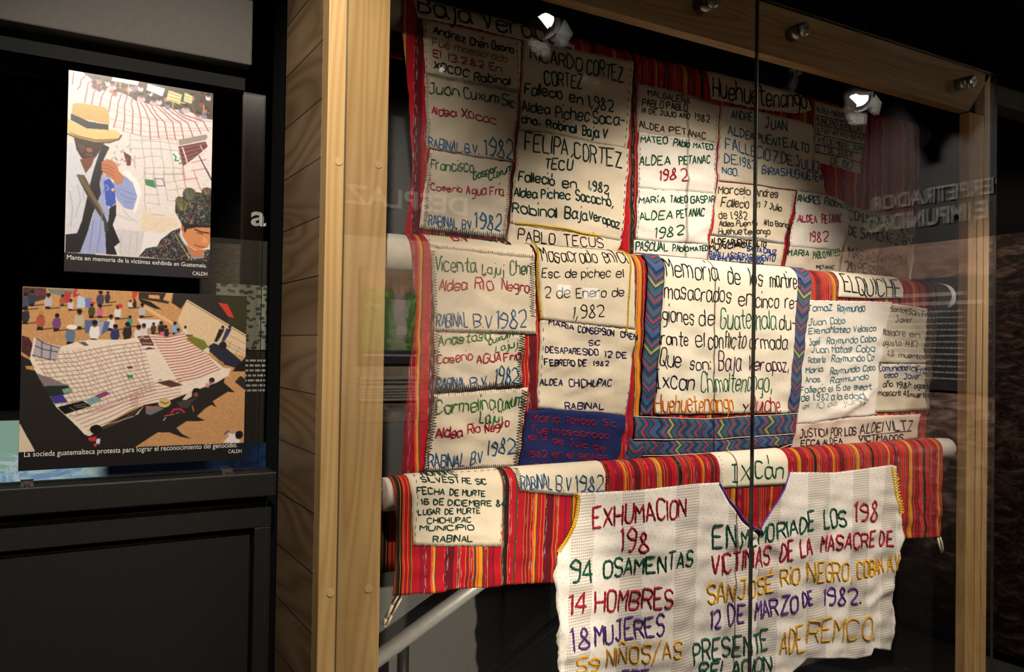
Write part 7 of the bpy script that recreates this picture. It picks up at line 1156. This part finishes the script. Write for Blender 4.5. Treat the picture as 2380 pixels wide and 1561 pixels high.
('l',(150,100,88),[(295,811),(411,751),(495,680)],9),('l',(160,90,82),[(457,667),(571,627),(688,601)],8),('p',(222,206,178),[(339,774),(377,755),(495,709),(522,657),(474,723),(481,719)],''),
('p',(96,58,52),[(484,260),(538,253),(561,311),(506,311)],'n'),('l',(200,180,170),[(494,273),(506,263),(521,273),(538,269)],18),('l',(180,160,150),[(508,298),(548,298)],16),
('p',(90,52,48),[(516,334),(538,321),(571,329),(521,337)],''),('p',(92,58,52),[(574,526),(635,512),(697,542),(641,555)],'n'),('p',(176,168,178),[(59,278),(93,305),(157,330),(141,400),(46,375)],'n'),
('l',(44,40,46),[(59,281),(93,308),(157,330)],10),('l',(44,40,46),[(55,320),(86,339),(147,354)],10),('l',(44,40,46),[(46,372),(84,387),(141,400)],10),('l',(44,40,46),[(82,299),(82,384)],10),
('l',(44,40,46),[(120,320),(116,397)],10),('p',(96,92,110),[(230,299),(258,294),(275,314),(261,320)],''),('p',(130,118,118),[(63,470),(89,484),(114,492),(167,525),(196,540),(94,544)],'n'),
('p',(36,48,46),[(91,542),(193,540),(215,572),(151,602),(120,601)],'n'),('p',(130,160,140),[(167,560),(201,550),(215,572),(177,585)],'n'),('p',(66,62,142),[(120,604),(169,587),(193,630),(141,640)],'n'),
('p',(24,24,26),[(151,658),(255,625),(292,655),(207,689),(183,699)],'n'),('l',(140,130,120),[(201,661),(228,683)],12),('l',(140,130,120),[(220,654),(268,642)],12),
('l',(140,130,120),[(231,662),(274,656)],12),('p',(120,160,166),[(263,622),(309,600),(336,624),(290,650)],'n'),('p',(132,72,112),[(306,596),(353,573),(372,588),(325,615)],'n'),
('p',(226,180,176),[(312,676),(394,632),(397,643),(314,685)],''),('p',(70,140,84),[(439,482),(467,481),(470,499),(447,502)],''),('p',(70,170,130),[(582,511),(597,506),(600,513),(588,517)],''),
('p',(110,60,52),[(441,433),(461,431),(471,446),(447,446)],''),('p',(238,196,186),[(221,333),(244,327),(254,342),(226,351)],''),('e',(214,184,118),[(613,646),(29,27)],''),
('l',(60,48,34),[(597,639),(617,651),(632,644)],12),('p',(120,112,124),[(528,670),(582,661),(611,681),(582,698),(551,715),(528,707)],''),('l',(176,108,70),[(533,667),(568,673)],36),
('l',(186,42,74),[(647,701),(658,686),(688,684),(706,703)],34),('l',(190,80,70),[(617,722),(658,713)],20),('l',(90,150,70),[(667,709),(682,704)],16),('l',(220,205,200),[(611,748),(620,733)],14),
('p',(224,210,190),[(694,632),(718,591),(741,584),(741,611),(712,632)],''),('e',(24,22,24),[(761,579),(18,18)],''),('e',(126,76,52),[(759,600),(12,14)],''),
('p',(70,62,64),[(670,642),(703,636),(766,619),(741,645),(721,681),(688,673)],''),('l',(170,104,70),[(744,667),(750,698)],22),('e',(44,36,44),[(835,515),(14,16)],''),
('e',(150,90,66),[(829,530),(8,9)],''),('p',(214,130,160),[(808,529),(826,541),(820,560),(802,556)],''),('p',(232,226,226),[(897,892),(931,844),(963,842),(956,872),(981,882),(975,901)],''),
('e',(30,26,28),[(975,850),(19,25)],''),('l',(70,90,150),[(903,842),(922,824)],26),('l',(226,220,220),[(922,843),(944,849)],30),('p',(40,30,40),[(228,825),(249,805),(282,825),(339,810),(336,861),(309,888),(282,868),(241,862)],'m2'),
('p',(200,60,50),[(282,832),(317,827),(312,856),(284,850)],''),('e',(28,24,28),[(314,787),(26,25)],''),('p',(226,214,200),[(279,803),(292,797),(287,822),(276,825)],''),
('p',(226,220,226),[(317,841),(333,839),(331,871),(314,870)],''),('p',(214,70,52),[(303,869),(325,867),(312,888)],''),('p',(196,140,70),[(19,431),(52,431),(55,456),(22,448)],'g'),
('p',(30,28,30),[(-4,899),(485,897),(1004,900),(1004,1058),(-6,1047)],''),]
def raster(ops, W, H, seed):
    """paints the printed picture into an array of colours, back to front"""
    rs = np.random.RandomState(seed); img = np.zeros((H, W, 3)); yy, xx = np.mgrid[0:H, 0:W]; xx = xx+.5; yy = yy+.5
    def inside(P):
        x0, x1 = max(0, int(P[:, 0].min())-1), min(W, int(P[:, 0].max())+2); y0, y1 = max(0, int(P[:, 1].min())-1), min(H, int(P[:, 1].max())+2)
        if x1 <= x0 or y1 <= y0: return None
        X = xx[y0:y1, x0:x1]; Y = yy[y0:y1, x0:x1]; ins = np.zeros(X.shape, bool)
        for (ax, ay), (bx, by) in zip(P, np.roll(P, -1, 0)):
            if ay == by: continue
            ins ^= ((ay > Y) != (by > Y)) & (X < (bx-ax)*(Y-ay)/(by-ay)+ax)
        return (slice(y0, y1), slice(x0, x1)), ins
    def seg(a, b, w, colr):
        r = w/2+1; x0, x1 = max(0, int(min(a[0], b[0])-r)), min(W, int(max(a[0], b[0])+r)+1); y0, y1 = max(0, int(min(a[1], b[1])-r)), min(H, int(max(a[1], b[1])+r)+1)
        if x1 <= x0 or y1 <= y0: return
        X = xx[y0:y1, x0:x1]-a[0]; Y = yy[y0:y1, x0:x1]-a[1]; d = np.array([b[0]-a[0], b[1]-a[1]]); L = d@d+1e-9
        t = np.clip((X*d[0]+Y*d[1])/L, 0, 1); dist = np.hypot(X-t*d[0], Y-t*d[1]); al = np.clip(w/2+.5-dist, 0, 1)[..., None]*min(1, w/1.0)
        v = img[y0:y1, x0:x1]; v[:] = v*(1-al)+np.array(colr)*al
    pal = [(200, 170, 60), (60, 120, 80), (180, 60, 60), (150, 130, 170), (220, 210, 190), (60, 140, 150), (30, 26, 30), (30, 26, 30)]
    for kind, c, pts, ex in ops:
        P = np.array(pts, float)*[W/1000., H/1000.]
        if kind == 'p':
            r = inside(P)
            if r is None: continue
            sl, ins = r; sub = img[sl]; base = np.tile(np.array(c, float), ins.shape+(1,))
            if ex in ('n', 'g'): base *= 1+rs.normal(0, .05 if ex == 'n' else .10, ins.shape+(1,))
            sub[ins] = base[ins]
            if ex == 't':
                ys, xs = np.nonzero(ins)
                for _ in range(int(ins.sum()*.02)):
                    q = rs.randint(len(ys)); x, y = xs[q]+sl[1].start, ys[q]+sl[0].start; l = rs.uniform(2, 7)
                    seg((x, y), (x+l, y+l*.12), .8, tuple(np.array(c)*rs.uniform(.78, .95)))
            if ex in ('m', 'm2'):
                keep = img.copy(); k = int(ins.sum()*.09)
                ys, xs = np.nonzero(ins)
                for _ in range(k):
                    q = rs.randint(len(ys)); x, y = xs[q]+sl[1].start, ys[q]+sl[0].start; a = rs.uniform(0, 6.28); l = rs.uniform(1.5, 4.5)
                    seg((x, y), (x+l*cos(a), y+l*sin(a)), 1.1, pal[rs.randint(len(pal))] if ex == 'm' else tuple(np.array(c)*rs.uniform(.5, 1.9)))
                m = np.zeros((H, W), bool); m[sl] = ins; img[~m] = keep[~m]
        elif kind == 'l':
            w = ex*W/1000.*ops_scale
            for a, b in zip(P, P[1:]): seg(a, b, w, c)
        else:
            t = np.linspace(0, 2*pi, 28, endpoint=False); r = inside(np.stack([P[0][0]+P[1][0]*np.cos(t), P[0][1]+P[1][1]*np.sin(t)], 1))
            if r: img[r[0]][r[1]] = c
    k = np.array([.2, .6, .2])
    p = np.pad(img, ((1, 1), (1, 1), (0, 0)), 'edge'); img = p[:-2]*k[0]+p[1:-1]*k[1]+p[2:]*k[2]; img = img[:, :-2]*k[0]+img[:, 1:-1]*k[1]+img[:, 2:]*k[2]
    return np.clip(img, 0, 255)
n = NT('glossy photo print'); at = n.n('Attribute'); at.attribute_name = 'print'
M['print'] = n.set(.35, .35, 0, at.outputs['Color'])
def photograph(ops, x0, x1, z0, z1, W, H, seed, label, scale, caps):
    global ops_scale
    ops_scale = scale
    e = empty('mounted_photograph', ((x0+x1)/2, .45, z0), label, 'photograph')
    MB().box(x0, x1, .4420, .4555, z0, z1).build('board', M['board'], e, False, .0008)
    img = raster(ops, W, H, seed)/255.
    lin = np.where(img <= .04045, img/12.92, ((img+.055)/1.055)**2.4)
    xs = x0+(x1-x0)*(np.arange(W)+.5)/W; zs = z1-(z1-z0)*(np.arange(H)+.5)/H
    xs[0], xs[-1], zs[0], zs[-1] = x0+.0004, x1-.0004, z1-.0004, z0+.0004
    co = np.zeros((H, W, 3), np.float32); co[..., 0] = xs; co[..., 1] = .4415; co[..., 2] = zs[:, None]
    idx = np.arange(W*H).reshape(H, W); q = np.stack([idx[:-1, :-1], idx[1:, :-1], idx[1:, 1:], idx[:-1, 1:]], -1).reshape(-1, 4)
    me = bpy.data.meshes.new('photo_print'); me.vertices.add(W*H); me.vertices.foreach_set('co', co.ravel())
    me.loops.add(q.size); me.loops.foreach_set('vertex_index', q.ravel().astype(np.int32)); me.polygons.add(len(q)); me.polygons.foreach_set('loop_start', np.arange(0, q.size, 4, dtype=np.int32))
    me.update(calc_edges=True)
    a = me.color_attributes.new('print', 'FLOAT_COLOR', 'POINT'); a.data.foreach_set('color', np.concatenate([lin.reshape(-1, 3), np.ones((W*H, 1))], 1).astype(np.float32).ravel())
    me.materials.append(M['print'])
    o = bpy.data.objects.new('photo_print', me); col.objects.link(o); o.parent = e; o.matrix_parent_inverse = Matrix.Translation(-Vector(e.location))
    for body, cx, cz, cw, ch in caps: add_text(body, 'caption_text', (cx, .4412, cz), (1, 0, 0), (0, 0, 1), cw, M['white_ink'], e, ch, .0002, .004)
    return e
photograph(PR1, .050, .355, 1.752, 2.197, 330, 476, 1, 'upright colour photograph of a man in a straw hat carrying a patchwork cloth', .55,
  [('Manta en memoria de la víctimas exhibida en Guatemala.', .0555, 1.7785, .2925, .0105), ('CALDH', .3165, 1.7590, .0330, .0092)])
photograph(PR2, -.027, .443, 1.3175, 1.7145, 520, 420, 2, 'wide colour photograph of a crowd carrying a huge patchwork cloth', .3,
  [('La socieda guatemalteca protesta para lograr el reconocimiento del genocidio.', -.0165, 1.3475, .4440, .0125), ('CALDH', .4065, 1.3335, .0310, .0092)])

# dark room seen through the glass screen
sp = empty('aerial_wall_panel', (.6, .9, 1.2), 'dim panel with an aerial town print seen through the glass screen', 'panel')
n = NT('town print'); p = n.pos(); vo = n.n('TexVoronoi'); vo.inputs['Scale'].default_value = 46; n.l(n.mapping(p, (1, 1, 1.6)), vo.inputs['Vector'])
a = n.noise(p, 70, 5, .7)
c = n.mix(n.math('LESS_THAN', vo.outputs['Distance'], .40), (.30, .30, .22, 1), (.035, .05, .045, 1))
M['town'] = n.set(.6, .3, 0, n.mix(n.math('MULTIPLY', a, .5), c, (.05, .06, .04, 1)))
MB().box(.40, .70, .91, .925, 1.30, 1.91).build('dark_print', plain('dark hillside print', (.016, .013, .011, 1), .6, .3, 0, .1, 200), sp)
MB().box(.455, .70, .905, .910, 1.58, 1.775).build('town_print', M['town'], sp)
tm = MB(); random.seed(6)
for z in (1.545, 1.53, 1.515, 1.50, 1.485, 1.47, 1.455):
    x = .535
    while x < .69:
        w = random.uniform(.008, .02); tm.box(x, x+w, .908, .910, z, z+.006); x += w+.004
tm.build('text_lines', M['dim_white'], sp)
add_text('a', 'heading_letter', (.551, .9095, 1.956), (1, 0, 0), (0, 0, 1), .045, M['dim_white'], sp, .064, .001, .02)
n, e = emit('video picture', None, 1.0)
p = n.pos(); sx = n.n('SeparateXYZ'); n.l(p, sx.inputs[0])
nz = n.noise(n.mapping(p, (9, 9, 22)), 1, 6, .7, 1.2)
hor = n.ramp(n.math('ADD', n.math('MULTIPLY', n.math('SUBTRACT', sx.outputs[2], 1.02), 2.6), n.math('MULTIPLY', nz, .9)), [(.52, (.34, .14, .26, 1)), (.66, (.26, .25, .55, 1)), (.80, (.20, .38, .58, 1)), (.92, (.55, .68, .66, 1)), (1, (.30, .48, .38, 1))])
ver = n.ramp(n.math('MULTIPLY', n.math('ADD', sx.outputs[0], .5), .55), [(0, (1, 1, 1, 1)), (.36, (.8, .8, .8, 1)), (.39, (.004, .005, .01, 1)), (.55, (.004, .006, .012, 1)), (.57, (.018, .028, .06, 1)), (.60, (.01, .016, .04, 1)), (.66, (.02, .035, .08, 1)), (.69, (.05, .08, .17, 1)), (.73, (.02, .035, .08, 1)), (1, (.03, .05, .12, 1))])
n.l(n.mix(1.0, hor, ver, 'MULTIPLY'), e.inputs[0]); e.inputs[1].default_value = .9
vs = empty('video_screen', (.2, 1.3, .9), 'bluish video screen glowing behind the glass screen', 'screen')
MB().box(-.5, .95, 1.30, 1.32, .95, 1.352).build('lit_picture', n.mat, vs); MB().box(-.53, .98, 1.3205, 1.36, .92, 1.38).build('screen_housing', M['black_matt'], vs)

# ------------------------------------------------------------------ track spotlights and added unseen ones
def spotlight(key, label, lens_strength):
    p, aim, watt, ang, blend, colr = LAMPS[key]; p = Vector(p); d = (Vector(aim)-p).normalized()
    e = empty('track_or_added_spotlight', p, label, 'spotlight', 'track spotlights on the ceiling')
    a = Vector((0, 0, 1)); u = (a-d*a.dot(d)).normalized(); w = d.cross(u)
    MB().tube([p-d*.17, p-d*.165, p-d*.02, p+d*.012], [.035, .055, .06, .06], 24, caps=False).build('lamp_housing', M['black_paint'], e, True)
    MB().tube([p-d*.171, p-d*.169], [.034, .036], 24).build('rear_cap', M['black_paint'], e)
    nn, ee = emit('lamp lens '+key, (1, .96, .88, 1), lens_strength)
    MB().tube([p-d*.022, p-d*.020], .045, 32).build('lens', nn.mat, e)
    for s, t, r1 in ((u, w, .085), (-u, w, .085), (w, u, .085), (-w, u, .022)):
        m = MB(); r0 = .062
        A = [p+d*.012+s*r0-t*.05, p+d*.012+s*r0+t*.05, p+d*.085+s*r1+t*.035, p+d*.085+s*r1-t*.035]
        m.quad(*[tuple(x) for x in A])
        o = m.build('barn_door', M['flap'], e); q = o.modifiers.new('thickness', 'SOLIDIFY'); q.thickness = .0015
    top = Vector((p.x, p.y, 3.26)); MB().tube([p-d*.08+Vector((0, 0, .05)), Vector((p.x, p.y, p.z+.14)), top], .012, 10).build('stem', M['black_paint'], e, True)
    L = bpy.data.lights.new('spot_'+key, 'SPOT'); L.energy = watt; L.spot_size = radians(ang); L.spot_blend = blend; L.color = colr; L.shadow_soft_size = .022
    lo = bpy.data.objects.new('spot_beam', L); col.objects.link(lo)
    lo.matrix_world = Matrix.Translation(p+d*.09) @ d.to_track_quat('-Z', 'Y').to_matrix().to_4x4()
    lo.parent = e; lo.matrix_parent_inverse = Matrix.Translation(-p)
M['flap'] = plain('lamp flap', (.62, .60, .56, 1), .35, .4)
spotlight('main', 'black track spotlight with flaps facing the middle of the case', 30)
spotlight('side', 'black track spotlight near the right end of the track', 60)
spotlight('photo', 'black track spotlight aimed at the two mounted photographs', 10)
spotlight('fill', 'unseen fill spotlight added behind the camera to brighten the handrail', 2)
spotlight('floor', 'unseen spotlight added to bounce fill light off the gallery floor', 5)
spotlight('sign', 'black track spotlight aimed at the wall behind the camera', 5)
spotlight('mural', 'black track spotlight aimed at the right wall heading', 5)
spotlight('far', 'black track spotlight over the far end of the mural', 3)
tr = MB().box(-.6, 4.1, -1.175, -1.125, 3.262, 3.299).build('lighting_track', M['black_paint']); tag(tr, 'long black lighting track running along the ceiling', 'track')
